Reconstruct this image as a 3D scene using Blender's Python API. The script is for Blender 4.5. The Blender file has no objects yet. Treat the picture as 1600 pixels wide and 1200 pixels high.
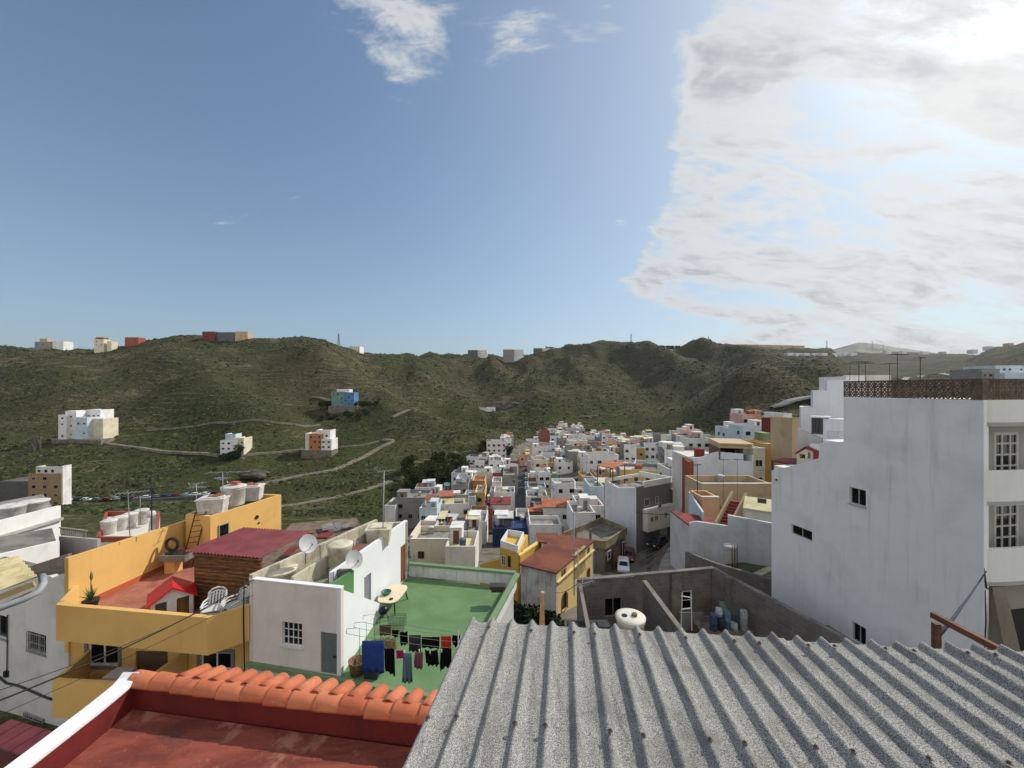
import bpy, bmesh, math, random
import numpy as np
from mathutils import Vector, Matrix, geometry
R = math.radians
random.seed(7); rng = np.random.default_rng(7)
scene = bpy.context.scene
COL = scene.collection

# ---------------------------------------------------------------- camera
F, CX, CY = 603.0, 800.0, 608.0          # focal length and principal point in photo pixels
cam = bpy.data.cameras.new('camera'); camo = bpy.data.objects.new('camera', cam); COL.objects.link(camo)
cam.sensor_width = 36; cam.lens = 36*F/1600; cam.shift_y = (CY-600)/1600
cam.clip_start = .1; cam.clip_end = 20000
camo.location = (0, 0, 0); camo.rotation_euler = (R(90), 0, 0)
scene.camera = camo

# ---------------------------------------------------------------- sun, sky, exposure
SUN_AZ, SUN_EL = R(58), R(40)             # azimuth measured from +Y towards +X
sd = Vector((math.sin(SUN_AZ)*math.cos(SUN_EL), math.cos(SUN_AZ)*math.cos(SUN_EL), math.sin(SUN_EL)))
sl = bpy.data.lights.new('sun', 'SUN'); sl.energy = 3.8; sl.angle = R(.6); sl.color = (1, .95, .87)
so = bpy.data.objects.new('sun', sl); COL.objects.link(so)
so.rotation_euler = sd.to_track_quat('Z', 'Y').to_euler()
scene.view_settings.view_transform = 'Standard'; scene.view_settings.look = 'None'
scene.view_settings.exposure = 0.0; scene.view_settings.gamma = 1
scene.cycles.max_bounces = 6; scene.cycles.diffuse_bounces = 3
scene.cycles.volume_bounces = 0

world = bpy.data.worlds.new('World'); scene.world = world; world.use_nodes = True
class NT:
    """tiny helper to write node trees as expressions"""
    def __init__(s, tree): s.t = tree; s.n = tree.nodes; s.l = tree.links
    def new(s, typ, **kw):
        nd = s.n.new(typ)
        for k, v in kw.items():
            if k.startswith('i_'):
                key = k[2:]; key = int(key) if key.isdigit() else key.replace('_', ' ')
                s.set(nd.inputs[key], v)
            else: setattr(nd, k, v)
        return nd
    def set(s, sock, v):
        if isinstance(v, bpy.types.NodeSocket): s.l.new(v, sock)
        else: sock.default_value = v
    def math(s, op, a, b=0.0, c=None, clamp=False):
        nd = s.n.new('ShaderNodeMath'); nd.operation = op; nd.use_clamp = clamp
        s.set(nd.inputs[0], a); s.set(nd.inputs[1], b)
        if c is not None: s.set(nd.inputs[2], c)
        return nd.outputs[0]
    def vmath(s, op, a, b=(0, 0, 0)):
        nd = s.n.new('ShaderNodeVectorMath'); nd.operation = op
        s.set(nd.inputs[0], a); s.set(nd.inputs[1], b)
        return nd.outputs['Value'] if op in ('DOT_PRODUCT', 'DISTANCE', 'LENGTH') else nd.outputs[0]
    def noise(s, vec, scale, detail=4, rough=.5, dist=0.0, out='Fac'):
        nd = s.n.new('ShaderNodeTexNoise')
        if vec is not None: s.l.new(vec, nd.inputs['Vector'])
        nd.inputs['Scale'].default_value = scale; nd.inputs['Detail'].default_value = detail
        nd.inputs['Roughness'].default_value = rough; nd.inputs['Distortion'].default_value = dist
        return nd.outputs[out]
    def step(s, v, a, b, lo=0.0, hi=1.0, smooth=True):
        nd = s.n.new('ShaderNodeMapRange'); nd.interpolation_type = 'SMOOTHSTEP' if smooth else 'LINEAR'
        s.set(nd.inputs[0], v); s.set(nd.inputs[1], a); s.set(nd.inputs[2], b)
        s.set(nd.inputs[3], lo); s.set(nd.inputs[4], hi)
        return nd.outputs[0]
    def mix(s, f, a, b, mode='MIX'):
        nd = s.n.new('ShaderNodeMix'); nd.data_type = 'RGBA'; nd.blend_type = mode
        s.set(nd.inputs[0], f); s.set(nd.inputs[6], a); s.set(nd.inputs[7], b)
        return nd.outputs[2]
    def ramp(s, f, stops, interp='LINEAR'):
        nd = s.n.new('ShaderNodeValToRGB'); s.set(nd.inputs[0], f)
        e = nd.color_ramp.elements; nd.color_ramp.interpolation = interp
        while len(e) < len(stops): e.new(.5)
        for q, (p, c) in zip(e, stops): q.position = p; q.color = c
        return nd.outputs[0]
def lin(r, g, b, a=1):
    f = lambda c: (c/255/12.92) if c/255 <= .04045 else ((c/255+.055)/1.055)**2.4
    return (f(r), f(g), f(b), a)

w = NT(world.node_tree); w.n.clear()
wout = w.new('ShaderNodeOutputWorld'); bg = w.new('ShaderNodeBackground'); bg.inputs[1].default_value = .135
w.l.new(bg.outputs[0], wout.inputs[0])
sky = w.new('ShaderNodeTexSky', sky_type='NISHITA'); sky.sun_disc = False
sky.sun_elevation = SUN_EL; sky.sun_rotation = SUN_AZ; sky.altitude = 200
sky.air_density = 1.0; sky.dust_density = 1.6; sky.ozone_density = 2.2
tc = w.new('ShaderNodeTexCoord'); D = w.vmath('NORMALIZE', tc.outputs['Generated'])
sx = w.new('ShaderNodeSeparateXYZ'); w.l.new(D, sx.inputs[0])
def pixdir(px, py):
    v = Vector(((px-CX)/F, 1, -(py-CY)/F)); v.normalize(); return tuple(v)
def cloud_layer():
    # clouds lie on a high horizontal layer: project the direction onto it
    den = w.math('ADD', w.math('MAXIMUM', sx.outputs[2], 0.0), .42)
    cx = w.math('DIVIDE', sx.outputs[0], den); cy = w.math('DIVIDE', sx.outputs[1], den)
    cb = w.new('ShaderNodeCombineXYZ'); w.l.new(cx, cb.inputs[0]); w.l.new(cy, cb.inputs[1])
    mp = w.new('ShaderNodeMapping'); w.l.new(cb.outputs[0], mp.inputs[0])
    mp.inputs['Rotation'].default_value = (0, 0, R(38)); mp.inputs['Scale'].default_value = (1.5, 3.6, 1)
    P = mp.outputs[0]
    n1 = w.noise(P, 1.5, 10, .6, .5); n2 = w.noise(P, 6.5, 7, .65, .4)
    dens = w.math('ADD', w.math('MULTIPLY', n1, .74), w.math('MULTIPLY', n2, .26)); dens = w.math('MULTIPLY_ADD', w.math('SUBTRACT', dens, .5), 2.7, .5)
    # where the cloud bank stands in the sky (directions, radius in radians, weight)
    blobs = [((1330, 130), .34, .30), ((1210, 330), .26, .30), ((1260, 60), .22, .22), ((1560, 40), .36, .34), ((1080, 415), .12, .20), ((1010, 440), .05, .16),
             ((1420, 330), .20, .24), ((1500, 500), .26, .34), ((1280, 500), .16, .30), ((1000, 150), .17, -.3), ((980, 290), .1, -.2), ((1700, 400), .40, .25), ((1180, 190), .14, .16),
             ((1620, 250), .14, -.26), ((1170, 455), .07, -.16), ((1075, 40), .10, -.10),
             ((700, 95), .13, .19), ((620, 10), .14, .17), ((900, 15), .09, .15), ((560, 40), .08, .08), ((835, 50), .09, .2), ((955, 35), .06, .17), ((790, 105), .05, .10), ((765, 225), .03, .05), ((966, 350), .022, .19)]
    m = None
    for (px, py), rad, wt in blobs:
        dd = w.vmath('DISTANCE', D, pixdir(px, py))
        v = w.math('MULTIPLY', w.step(dd, rad*1.75, 0.0), wt*1.75)
        m = v if m is None else w.math('ADD', m, v)
    m = w.math('MINIMUM', m, .62)
    # unseen bright cloud added behind the camera to fill the walls facing it
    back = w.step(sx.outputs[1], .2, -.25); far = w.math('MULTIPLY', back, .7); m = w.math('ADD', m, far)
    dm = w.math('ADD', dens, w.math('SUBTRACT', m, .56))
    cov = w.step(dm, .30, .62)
    thick = w.step(dm, .5, .85)
    n3 = w.noise(P, 2.6, 7, .6, .6); n4 = w.noise(P, 9, 5, .6, .2)
    shade = w.math('MULTIPLY', thick, w.step(w.math('ADD', w.math('MULTIPLY', n3, .7), w.math('MULTIPLY', n4, .3)), .38, .62))
    glow = w.step(w.vmath('DISTANCE', D, pixdir(1620, 60)), .62, .0)
    c_hi = w.mix(glow, (5.1, 5.3, 5.4, 1), (6.5, 6.5, 6.4, 1))
    c_lo = w.mix(glow, (3.1, 3.3, 3.5, 1), (4.6, 4.8, 5.0, 1))
    c_hi = w.mix(back, c_hi, (7.8, 7.7, 7.6, 1)); c_lo = w.mix(back, c_lo, (5.8, 5.8, 5.8, 1))  # added rear cloud made brighter than the visible bank, for neutral fill light
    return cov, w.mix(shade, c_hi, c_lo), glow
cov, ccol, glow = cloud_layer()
base = w.mix(1.0, sky.outputs[0], (.85, .98, 1.0, 1), 'MULTIPLY')
hsv = w.new('ShaderNodeHueSaturation'); hsv.inputs['Saturation'].default_value = .92; hsv.inputs['Value'].default_value = 1.0; w.l.new(base, hsv.inputs['Color'])
# pale haze low over the horizon and towards the sun
hz = w.math('POWER', w.math('SUBTRACT', 1.0, w.math('MAXIMUM', sx.outputs[2], 0.0)), 3.2)
base = w.mix(w.math('MULTIPLY', hz, .62), hsv.outputs[0], w.mix(w.step(sx.outputs[0], -.75, .45), (2.15, 2.7, 3.35, 1), (3.2, 3.75, 4.2, 1)))
base = w.mix(w.math('MULTIPLY', w.step(w.vmath('DISTANCE', D, pixdir(1560, 60)), 1.1, .1), .42), base, (3.5, 3.95, 4.35, 1))
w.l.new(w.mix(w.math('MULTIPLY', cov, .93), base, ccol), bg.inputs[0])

# ---------------------------------------------------------------- helpers: pixels to points
def W(px, py, Y): return Vector(((px-CX)/F*Y, Y, -(py-CY)/F*Y))
def G(px, py, z): return W(px, py, -z*F/(py-CY))

# ---------------------------------------------------------------- materials
MATS = {}
def new_mat(name):
    m = bpy.data.materials.new(name); m.use_nodes = True
    t = NT(m.node_tree); t.n.clear()
    o = t.new('ShaderNodeOutputMaterial'); b = t.new('ShaderNodeBsdfPrincipled'); t.l.new(b.outputs[0], o.inputs[0])
    b.inputs['Specular IOR Level'].default_value = .3
    g = t.new('ShaderNodeNewGeometry')
    return m, t, b, g.outputs['Position']
def plain(name, rgb, rough=.6, metal=0.0, var=.12, scale=3.0, spec=.3):
    key = ('plain', name)
    if key in MATS: return MATS[key]
    m, t, b, P = new_mat(name); c = lin(*rgb)
    n = t.noise(P, scale, 5, .6)
    k = t.step(n, .3, .7, 1-var, 1+var, False)
    mul = t.new('ShaderNodeVectorMath', operation='SCALE'); mul.inputs[0].default_value = c[:3]; t.l.new(k, mul.inputs['Scale'])
    t.l.new(mul.outputs[0], b.inputs['Base Color'])
    b.inputs['Roughness'].default_value = rough; b.inputs['Metallic'].default_value = metal
    b.inputs['Specular IOR Level'].default_value = spec
    MATS[key] = m; return m
def plaster(rgb, dirt=.35, scale=1.0, bump=.02, streak=.4):
    """painted render: blotches, rain streaks that run down the wall, fine grain"""
    key = ('plaster', rgb, dirt, scale, streak)
    if key in MATS: return MATS[key]
    m, t, b, P = new_mat('painted_render'); c = lin(*rgb); v = Vector(c[:3])
    dark = tuple(v*.55*Vector((1, .95, .88)) if False else (v[0]*.58, v[1]*.55, v[2]*.5)) + (1,)
    lite = (min(v[0]*1.06, .9), min(v[1]*1.06, .9), min(v[2]*1.06, .9), 1)
    n1 = t.noise(P, .55*scale, 7, .62, .3); n2 = t.noise(P, 6*scale, 5, .65)
    mp = t.new('ShaderNodeMapping'); t.l.new(P, mp.inputs[0]); mp.inputs['Scale'].default_value = (2.2*scale, 2.2*scale, .16*scale)
    n3 = t.noise(mp.outputs[0], 1.6, 6, .65)
    f = t.math('MULTIPLY', t.step(n1, .42, .72), dirt)
    f = t.math('ADD', f, t.math('MULTIPLY', t.step(n3, .52, .74), dirt*streak*1.4))
    f = t.math('ADD', f, t.math('MULTIPLY', t.step(n2, .5, .75), dirt*.25), clamp=True)
    t.l.new(t.mix(f, t.mix(n2, c, lite), dark), b.inputs['Base Color'])
    b.inputs['Roughness'].default_value = .85
    bp = t.new('ShaderNodeBump'); bp.inputs['Strength'].default_value = .35; bp.inputs['Distance'].default_value = bump
    t.l.new(t.noise(P, 9*scale, 6, .7), bp.inputs['Height']); t.l.new(bp.outputs[0], b.inputs['Normal'])
    MATS[key] = m; return m
def blockwork(rgb=(120, 112, 108), bw=.5, bh=.25):
    key = ('block', rgb, bw)
    if key in MATS: return MATS[key]
    m, t, b, P = new_mat('concrete_block'); c = lin(*rgb)
    s = t.new('ShaderNodeSeparateXYZ'); t.l.new(P, s.inputs[0])
    cb = t.new('ShaderNodeCombineXYZ'); t.l.new(t.math('ADD', s.outputs[0], t.math('MULTIPLY', s.outputs[1], .93)), cb.inputs[0]); t.l.new(s.outputs[2], cb.inputs[1])
    br = t.new('ShaderNodeTexBrick'); t.l.new(cb.outputs[0], br.inputs[0])
    br.inputs['Scale'].default_value = 1; br.inputs['Brick Width'].default_value = bw; br.inputs['Row Height'].default_value = bh
    br.inputs['Mortar Size'].default_value = .016; br.inputs['Mortar Smooth'].default_value = .4; br.inputs['Bias'].default_value = -.1
    br.inputs[1].default_value = (c[0]*1.1, c[1]*1.08, c[2]*1.05, 1); br.inputs[2].default_value = (c[0]*.72, c[1]*.7, c[2]*.7, 1)
    br.inputs[3].default_value = (c[0]*1.35, c[1]*1.3, c[2]*1.25, 1)
    n = t.noise(P, 1.3, 7, .65); n2 = t.noise(P, 14, 4, .7)
    f = t.math('MULTIPLY', t.step(n, .4, .7), .5)
    t.l.new(t.mix(t.math('MULTIPLY', n2, .3), t.mix(f, br.outputs[0], (c[0]*.5, c[1]*.47, c[2]*.45, 1)), (c[0]*1.3, c[1]*1.3, c[2]*1.3, 1)), b.inputs['Base Color'])
    b.inputs['Roughness'].default_value = .95
    bp = t.new('ShaderNodeBump'); bp.inputs['Strength'].default_value = .5; bp.inputs['Distance'].default_value = .02
    t.l.new(t.math('ADD', t.math('MULTIPLY', br.outputs['Fac'], -1.0), t.math('MULTIPLY', n2, .5)), bp.inputs['Height']); t.l.new(bp.outputs[0], b.inputs['Normal'])
    MATS[key] = m; return m
def glass(rgb=(14, 16, 18), rough=.12):
    key = ('glass', rgb)
    if key in MATS: return MATS[key]
    m, t, b, P = new_mat('dark_window_glass'); b.inputs['Base Color'].default_value = lin(*rgb)
    b.inputs['Roughness'].default_value = rough; b.inputs['Specular IOR Level'].default_value = .45
    MATS[key] = m; return m
def worn(name, rgb, rgb2, scale=1.0, lo=.42, hi=.62, rough=.8, bump=.01, spec=.3, streak=None, detail=8):
    """two colours worn into each other; streak=(sx,sy,sz) stretches the wear"""
    key = ('worn', name)
    if key in MATS: return MATS[key]
    m, t, b, P = new_mat(name)
    if streak:
        mp = t.new('ShaderNodeMapping'); t.l.new(P, mp.inputs[0]); mp.inputs['Scale'].default_value = streak; Q = mp.outputs[0]
    else: Q = P
    n = t.noise(Q, scale, detail, .66, .4); n2 = t.noise(P, scale*11, 4, .7)
    f = t.step(t.math('ADD', t.math('MULTIPLY', n, .8), t.math('MULTIPLY', n2, .2)), lo, hi)
    t.l.new(t.mix(f, lin(*rgb), lin(*rgb2)), b.inputs['Base Color'])
    b.inputs['Roughness'].default_value = rough; b.inputs['Specular IOR Level'].default_value = spec
    bp = t.new('ShaderNodeBump'); bp.inputs['Strength'].default_value = .5; bp.inputs['Distance'].default_value = bump
    t.l.new(t.math('ADD', n, n2), bp.inputs['Height']); t.l.new(bp.outputs[0], b.inputs['Normal'])
    MATS[key] = m; return m

# ---------------------------------------------------------------- mesh builder
class MB:
    def __init__(s): s.v = []; s.f = []; s.m = []; s.smooth = []
    def add(s, verts, faces, mi=0, smooth=False):
        o = len(s.v); s.v += [tuple(p) for p in verts]
        for f in faces: s.f.append(tuple(i+o for i in f)); s.m.append(mi); s.smooth.append(smooth)
        return s
    def box(s, x0, y0, z0, x1, y1, z1, mi=0):
        return s.hexa([(x0, y0, z0), (x1, y0, z0), (x1, y1, z0), (x0, y1, z0)], [(x0, y0, z1), (x1, y0, z1), (x1, y1, z1), (x0, y1, z1)], mi)
    def hexa(s, lo, hi, mi=0):
        n = len(lo); f = [tuple(range(n))[::-1], tuple(range(n, 2*n))]
        f += [(i, (i+1) % n, (i+1) % n+n, i+n) for i in range(n)]
        return s.add(list(lo)+list(hi), f, mi)
    def prism(s, poly, z0, z1, mi=0):
        return s.hexa([(p[0], p[1], z0) for p in poly], [(p[0], p[1], z1) for p in poly], mi)
    def wall(s, a, b, z0, z1, t=.2, side=0, mi=0, z0b=None, z1b=None):
        """upright wall from a to b (xy), bottom z0 / top z1 (z0b/z1b at the b end); side: 0 centred, +1 thickness to the left of a->b, -1 right"""
        a = Vector(a[:2]); b = Vector(b[:2]); d = (b-a).normalized(); n = Vector((-d.y, d.x))*t
        o0 = n*(-.5 if side == 0 else (0 if side > 0 else -1)); o1 = o0+n
        z0b = z0 if z0b is None else z0b; z1b = z1 if z1b is None else z1b
        q = [a+o0, b+o0, b+o1, a+o1]; zl = [z0, z0b, z0b, z0]; zh = [z1, z1b, z1b, z1]
        return s.hexa([(p.x, p.y, z) for p, z in zip(q, zl)], [(p.x, p.y, z) for p, z in zip(q, zh)], mi)
    def slab(s, pts, t, mi=0):
        """planar polygon given by its TOP corners, thickness t straight down"""
        return s.hexa([(p[0], p[1], p[2]-t) for p in pts], [tuple(p) for p in pts], mi)
    def tube(s, pts, r, n=8, mi=0, cap=True, smooth=True, r2=None):
        pts = [Vector(p) for p in pts]; o = len(s.v); N = len(pts)
        up = Vector((0, 0, 1)); prev = None
        for i, p in enumerate(pts):
            d = (pts[min(i+1, N-1)]-pts[max(i-1, 0)]).normalized()
            if prev is None:
                a = d.cross(up) if abs(d.z) < .95 else d.cross(Vector((1, 0, 0)))
            else: a = prev-d*prev.dot(d)
            a.normalize(); prev = a; b = d.cross(a)
            rr = r[i] if isinstance(r, (list, tuple)) else (r if r2 is None else r+(r2-r)*i/(N-1))
            for k in range(n):
                an = 2*math.pi*k/n; s.v.append(tuple(p+(a*math.cos(an)+b*math.sin(an))*rr))
        for i in range(N-1):
            for k in range(n):
                s.f.append((o+i*n+k, o+i*n+(k+1) % n, o+(i+1)*n+(k+1) % n, o+(i+1)*n+k)); s.m.append(mi); s.smooth.append(smooth)
        if cap:
            s.f.append(tuple(o+k for k in range(n))[::-1]); s.m.append(mi); s.smooth.append(False)
            s.f.append(tuple(o+(N-1)*n+k for k in range(n))); s.m.append(mi); s.smooth.append(False)
        return s
    def bar(s, a, b, w, h=None, mi=0):
        """square-section bar"""
        a = Vector(a); b = Vector(b); d = (b-a).normalized(); h = w if h is None else h
        u = d.cross(Vector((0, 0, 1))) if abs(d.z) < .95 else Vector((1, 0, 0)); u.normalize(); v = u.cross(d)
        q = [u*(-w/2)+v*(-h/2), u*(w/2)+v*(-h/2), u*(w/2)+v*(h/2), u*(-w/2)+v*(h/2)]
        return s.hexa([a+k for k in q], [b+k for k in q], mi)
    def lathe(s, prof, n=24, c=(0, 0, 0), mi=0, smooth=True, ax=None):
        """prof = [(r,z)...] from bottom to top round the vertical through c"""
        o = len(s.v)
        for r, z in prof:
            for k in range(n):
                an = 2*math.pi*k/n; s.v.append((c[0]+r*math.cos(an), c[1]+r*math.sin(an), c[2]+z))
        for i in range(len(prof)-1):
            for k in range(n):
                s.f.append((o+i*n+k, o+i*n+(k+1) % n, o+(i+1)*n+(k+1) % n, o+(i+1)*n+k)); s.m.append(mi); s.smooth.append(smooth)
        s.f.append(tuple(o+k for k in range(n))[::-1]); s.m.append(mi); s.smooth.append(False)
        e = o+(len(prof)-1)*n; s.f.append(tuple(e+k for k in range(n))); s.m.append(mi); s.smooth.append(False)
        return s
    def xf(s, mat, start=0):
        for i in range(start, len(s.v)): s.v[i] = tuple(mat @ Vector(s.v[i]))
        return s
    def plate(s, outline, holes, origin, ux, uy, t, mi=0):
        """upright plate with cut openings: 2D outline and holes (lists of (u,v)); t = thickness along ux x uy, backwards"""
        ux = Vector(ux).normalized(); uy = Vector(uy).normalized(); nn = ux.cross(uy); o = Vector(origin)
        loops = [list(outline)]+[list(h) for h in holes]
        bm = bmesh.new(); edges = []
        for lp in loops:
            vs = [bm.verts.new((p[0], p[1], 0)) for p in lp]
            edges += [bm.edges.new((vs[i], vs[(i+1) % len(vs)])) for i in range(len(vs))]
        bmesh.ops.triangle_fill(bm, use_beauty=True, use_dissolve=False, edges=edges, normal=(0, 0, 1))
        bm.verts.ensure_lookup_table(); bm.verts.index_update(); bm.faces.ensure_lookup_table()
        V = [v.co.copy() for v in bm.verts]; FF = [[v.index for v in f.verts] for f in bm.faces]; bm.free()
        n = len(V); P = [o+ux*v.x+uy*v.y for v in V]; Q = [p-nn*t for p in P]
        faces = [tuple(f) for f in FF]+[tuple(n+i for i in f[::-1]) for f in FF]
        k = 0
        for lp in loops:
            m = len(lp)
            faces += [(k+i, k+i+n, k+(i+1) % m+n, k+(i+1) % m) for i in range(m)]; k += m
        return s.add(P+Q, faces, mi)
    def mesh(s, name, mats):
        me = bpy.data.meshes.new(name); me.from_pydata(s.v, [], s.f)
        for m in (mats if isinstance(mats, (list, tuple)) else [mats]): me.materials.append(m)
        me.polygons.foreach_set('material_index', s.m); me.polygons.foreach_set('use_smooth', s.smooth)
        bm = bmesh.new(); bm.from_mesh(me); bmesh.ops.recalc_face_normals(bm, faces=bm.faces); bm.to_mesh(me); bm.free()
        me.update(); return me
    def build(s, name, mats, parent=None, local=False, **kw):
        if parent is not None and not local:
            inv = (Matrix.Translation(parent.location) @ Matrix.Rotation(parent.rotation_euler.z, 4, 'Z')).inverted() if parent.type == 'EMPTY' else None
            if inv is None:
                g = parent
                inv = wm(g).inverted()
            s.xf(inv)
        o = bpy.data.objects.new(name, s.mesh(name, mats)); COL.objects.link(o)
        if parent is not None: o.parent = parent
        tag(o, **kw); return o
def wm(o):
    m = Matrix.Translation(o.location) @ o.rotation_euler.to_matrix().to_4x4()
    return (wm(o.parent) @ m) if o.parent else m
USED = {}
def tag(o, label=None, cat=None, group=None, kind=None):
    if label:
        o['label'] = label; USED[label] = USED.get(label, 0)+1
    if cat: o['category'] = cat
    if group: o['group'] = group
    if kind: o['kind'] = kind
    return o
def thing(name, label, cat, loc=(0, 0, 0), rot=0.0, group=None):
    o = bpy.data.objects.new(name, None); COL.objects.link(o); o.empty_display_size = .2
    o.location = loc; o.rotation_euler = (0, 0, rot); tag(o, label, cat, group); return o
def copy_thing(root, loc, rot=0.0, label=None, group=None, scale=1.0):
    r = root.copy(); COL.objects.link(r); r.location = loc; r.rotation_euler = (0, 0, rot); r.scale = (scale,)*3
    for k in ('group',):
        if k in r: del r[k]
    if group: r['group'] = group
    if label: r['label'] = label; USED[label] = USED.get(label, 0)+1
    for ch in list(root.children):
        c = ch.copy(); COL.objects.link(c); c.parent = r
        for g in list(ch.children):
            d = g.copy(); COL.objects.link(d); d.parent = c
    return r
# ---------------------------------------------------------------- terrain
def vnoise(x, y, seed=0):
    x = np.asarray(x, float); y = np.asarray(y, float)
    xi = np.floor(x).astype(np.int64); yi = np.floor(y).astype(np.int64); fx = x-xi; fy = y-yi
    fx = fx*fx*(3-2*fx); fy = fy*fy*(3-2*fy)
    def h(a, b):
        n = (a*374761393+b*668265263+seed*1442695041) & 0x7fffffff
        n = ((n ^ (n >> 13))*1274126177) & 0x7fffffff
        return ((n ^ (n >> 16)) & 0xffff)/65535.0
    return (h(xi, yi)*(1-fx)+h(xi+1, yi)*fx)*(1-fy)+(h(xi, yi+1)*(1-fx)+h(xi+1, yi+1)*fx)*fy
def fbm(x, y, o=5, seed=0):
    s = 0; a = .5; t = 0
    for i in range(o): s = s+a*vnoise(x*2**i, y*2**i, seed+i); t += a; a *= .5
    return s/t-.5
NEAR = [(0, -14), (12, -15), (20, -17), (30, -19.5), (45, -24), (60, -28)]
def prof(pairs, near=NEAR):
    P = [p for p in near if p[0] < pairs[0][1]-8]
    P += [(Y, -(py-CY)/F*Y) for py, Y in pairs]
    Y, z = P[-1]; P += [(Y*1.25, z+2), (Y*2.2, z-10), (9000, z-10)]
    return P
COLS = {
 -1200: prof([(787, 150), (740, 178), (700, 210), (640, 265), (600, 310), (570, 360), (545, 430)]),
 -200: prof([(787, 155), (770, 172), (735, 192), (688, 232), (640, 275), (600, 320), (570, 370), (541, 440)]),
 0: prof([(787, 155), (774, 172), (740, 190), (690, 228), (640, 270), (600, 315), (570, 365), (540, 435)]),
 80: prof([(787, 155), (776, 172), (740, 188), (687, 228), (645, 268), (600, 315), (570, 365), (542, 440)]),
 160: prof([(789, 155), (778, 172), (745, 188), (688, 228), (650, 268), (600, 320), (570, 370), (542, 445)]),
 230: prof([(792, 150), (780, 168), (745, 186), (698, 222), (655, 262), (600, 320), (565, 380), (533, 450)]),
 310: prof([(795, 150), (783, 165), (748, 184), (710, 215), (660, 258), (600, 320), (560, 385), (525, 455)]),
 380: prof([(797, 150), (770, 172), (740, 188), (713, 213), (665, 255), (610, 315), (560, 385), (524, 455)]),
 440: prof([(795, 150), (770, 170), (740, 190), (706, 222), (660, 262), (610, 320), (570, 380), (525, 455)]),
 500: prof([(795, 150), (765, 172), (730, 196), (703, 225), (660, 268), (630, 295), (580, 370), (528, 460)]),
 540: prof([(795, 150), (760, 175), (720, 205), (690, 235), (655, 275), (630, 300), (590, 370), (542, 470)]),
 590: prof([(800, 145), (755, 178), (712, 212), (688, 240), (655, 290), (620, 350), (585, 430), (549, 540)]),
 640: prof([(815, 135), (765, 168), (715, 210), (690, 245), (660, 300), (630, 380), (590, 480), (550, 620)]),
 700: prof([(830, 122), (780, 155), (730, 200), (700, 240), (670, 310), (645, 410), (600, 530), (552, 700)]),
 760: prof([(830, 118), (790, 140), (740, 185), (705, 232), (680, 290), (655, 390), (600, 560), (556, 740)]),
 820: prof([(835, 110), (790, 135), (740, 180), (700, 245), (680, 295), (655, 400), (610, 540), (556, 770)]),
 880: prof([(850, 95), (800, 122), (740, 168), (695, 245), (672, 310), (650, 410), (600, 580), (540, 790)]),
 960: prof([(893, 60), (850, 76), (780, 110), (730, 155), (690, 230), (672, 310), (650, 400), (600, 560), (519, 800)]),
 1010: prof([(880, 61), (830, 78), (770, 108), (720, 150), (688, 225), (670, 310), (650, 400), (600, 560), (537, 860)]),
 1060: prof([(850, 64), (800, 85), (740, 125), (708, 170), (684, 250), (660, 350), (600, 550), (547, 880)]),
 1110: prof([(890, 36), (832, 66), (765, 84), (720, 120), (688, 200), (660, 320), (600, 540), (541, 900)], NEAR[:3]),
 1170: prof([(885, 37), (800, 60), (740, 88), (700, 125), (672, 180), (650, 260), (630, 340), (595, 520), (541, 1000)], NEAR[:3]),
 1230: prof([(880, 36), (790, 55), (720, 90), (685, 130), (652, 190), (632, 260), (622, 340), (590, 600), (543, 1200)], NEAR[:3]),
 1295: prof([(770, 40), (695, 88), (660, 145), (638, 220), (622, 340), (595, 560), (544, 1180)], NEAR[:2]),
 1335: prof([(760, 40), (690, 90), (655, 150), (635, 250), (622, 400), (600, 800), (575, 1400), (549, 2200)], NEAR[:2]),
 1400: prof([(740, 40), (680, 90), (640, 160), (620, 300), (605, 700), (585, 1400), (549, 2600)], NEAR[:2]),
 1500: prof([(740, 40), (680, 90), (640, 160), (615, 300), (600, 600), (580, 1200), (552, 2200)], NEAR[:2]),
 1560: prof([(740, 40), (680, 90), (640, 160), (612, 300), (595, 600), (570, 1000), (541, 1500)], NEAR[:2]),
 1620: prof([(740, 40), (680, 90), (635, 160), (608, 300), (585, 600), (560, 900), (530, 1300)], NEAR[:2]),
 2600: prof([(740, 40), (680, 90), (635, 160), (600, 300), (560, 600), (520, 900), (500, 1300)], NEAR[:2]),
}
UC = np.array([(k-CX)/F for k in COLS]); LY = np.linspace(math.log(4), math.log(9000), 420)
ZC = np.array([np.interp(np.exp(LY), [p[0] for p in c], [p[1] for p in c]) for c in COLS.values()])
for i in range(len(ZC)):                                   # soften the kinks along each column
    k = np.array([1, 2, 3, 2, 1.])/9; ZC[i, 2:-2] = np.convolve(ZC[i], k, 'valid')
SPURS = [  # (polyline of (px, Y), height, half width in metres)
 ([(500, 400), (590, 330), (660, 290), (740, 250)], 9, 30),
 ([(900, 640), (930, 520), (960, 430)], 16, 45), ([(1010, 700), (1090, 560), (1150, 430), (1170, 330)], 26, 50),
 ([(1110, 800), (1200, 640), (1260, 480)], 24, 55), ([(780, 640), (830, 520), (850, 420)], 14, 40),
 ([(660, 520), (700, 430)], 10, 35), ([(250, 390), (330, 300), (400, 250)], 8, 26), ([(60, 360), (120, 290)], 6, 24)]
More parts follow.
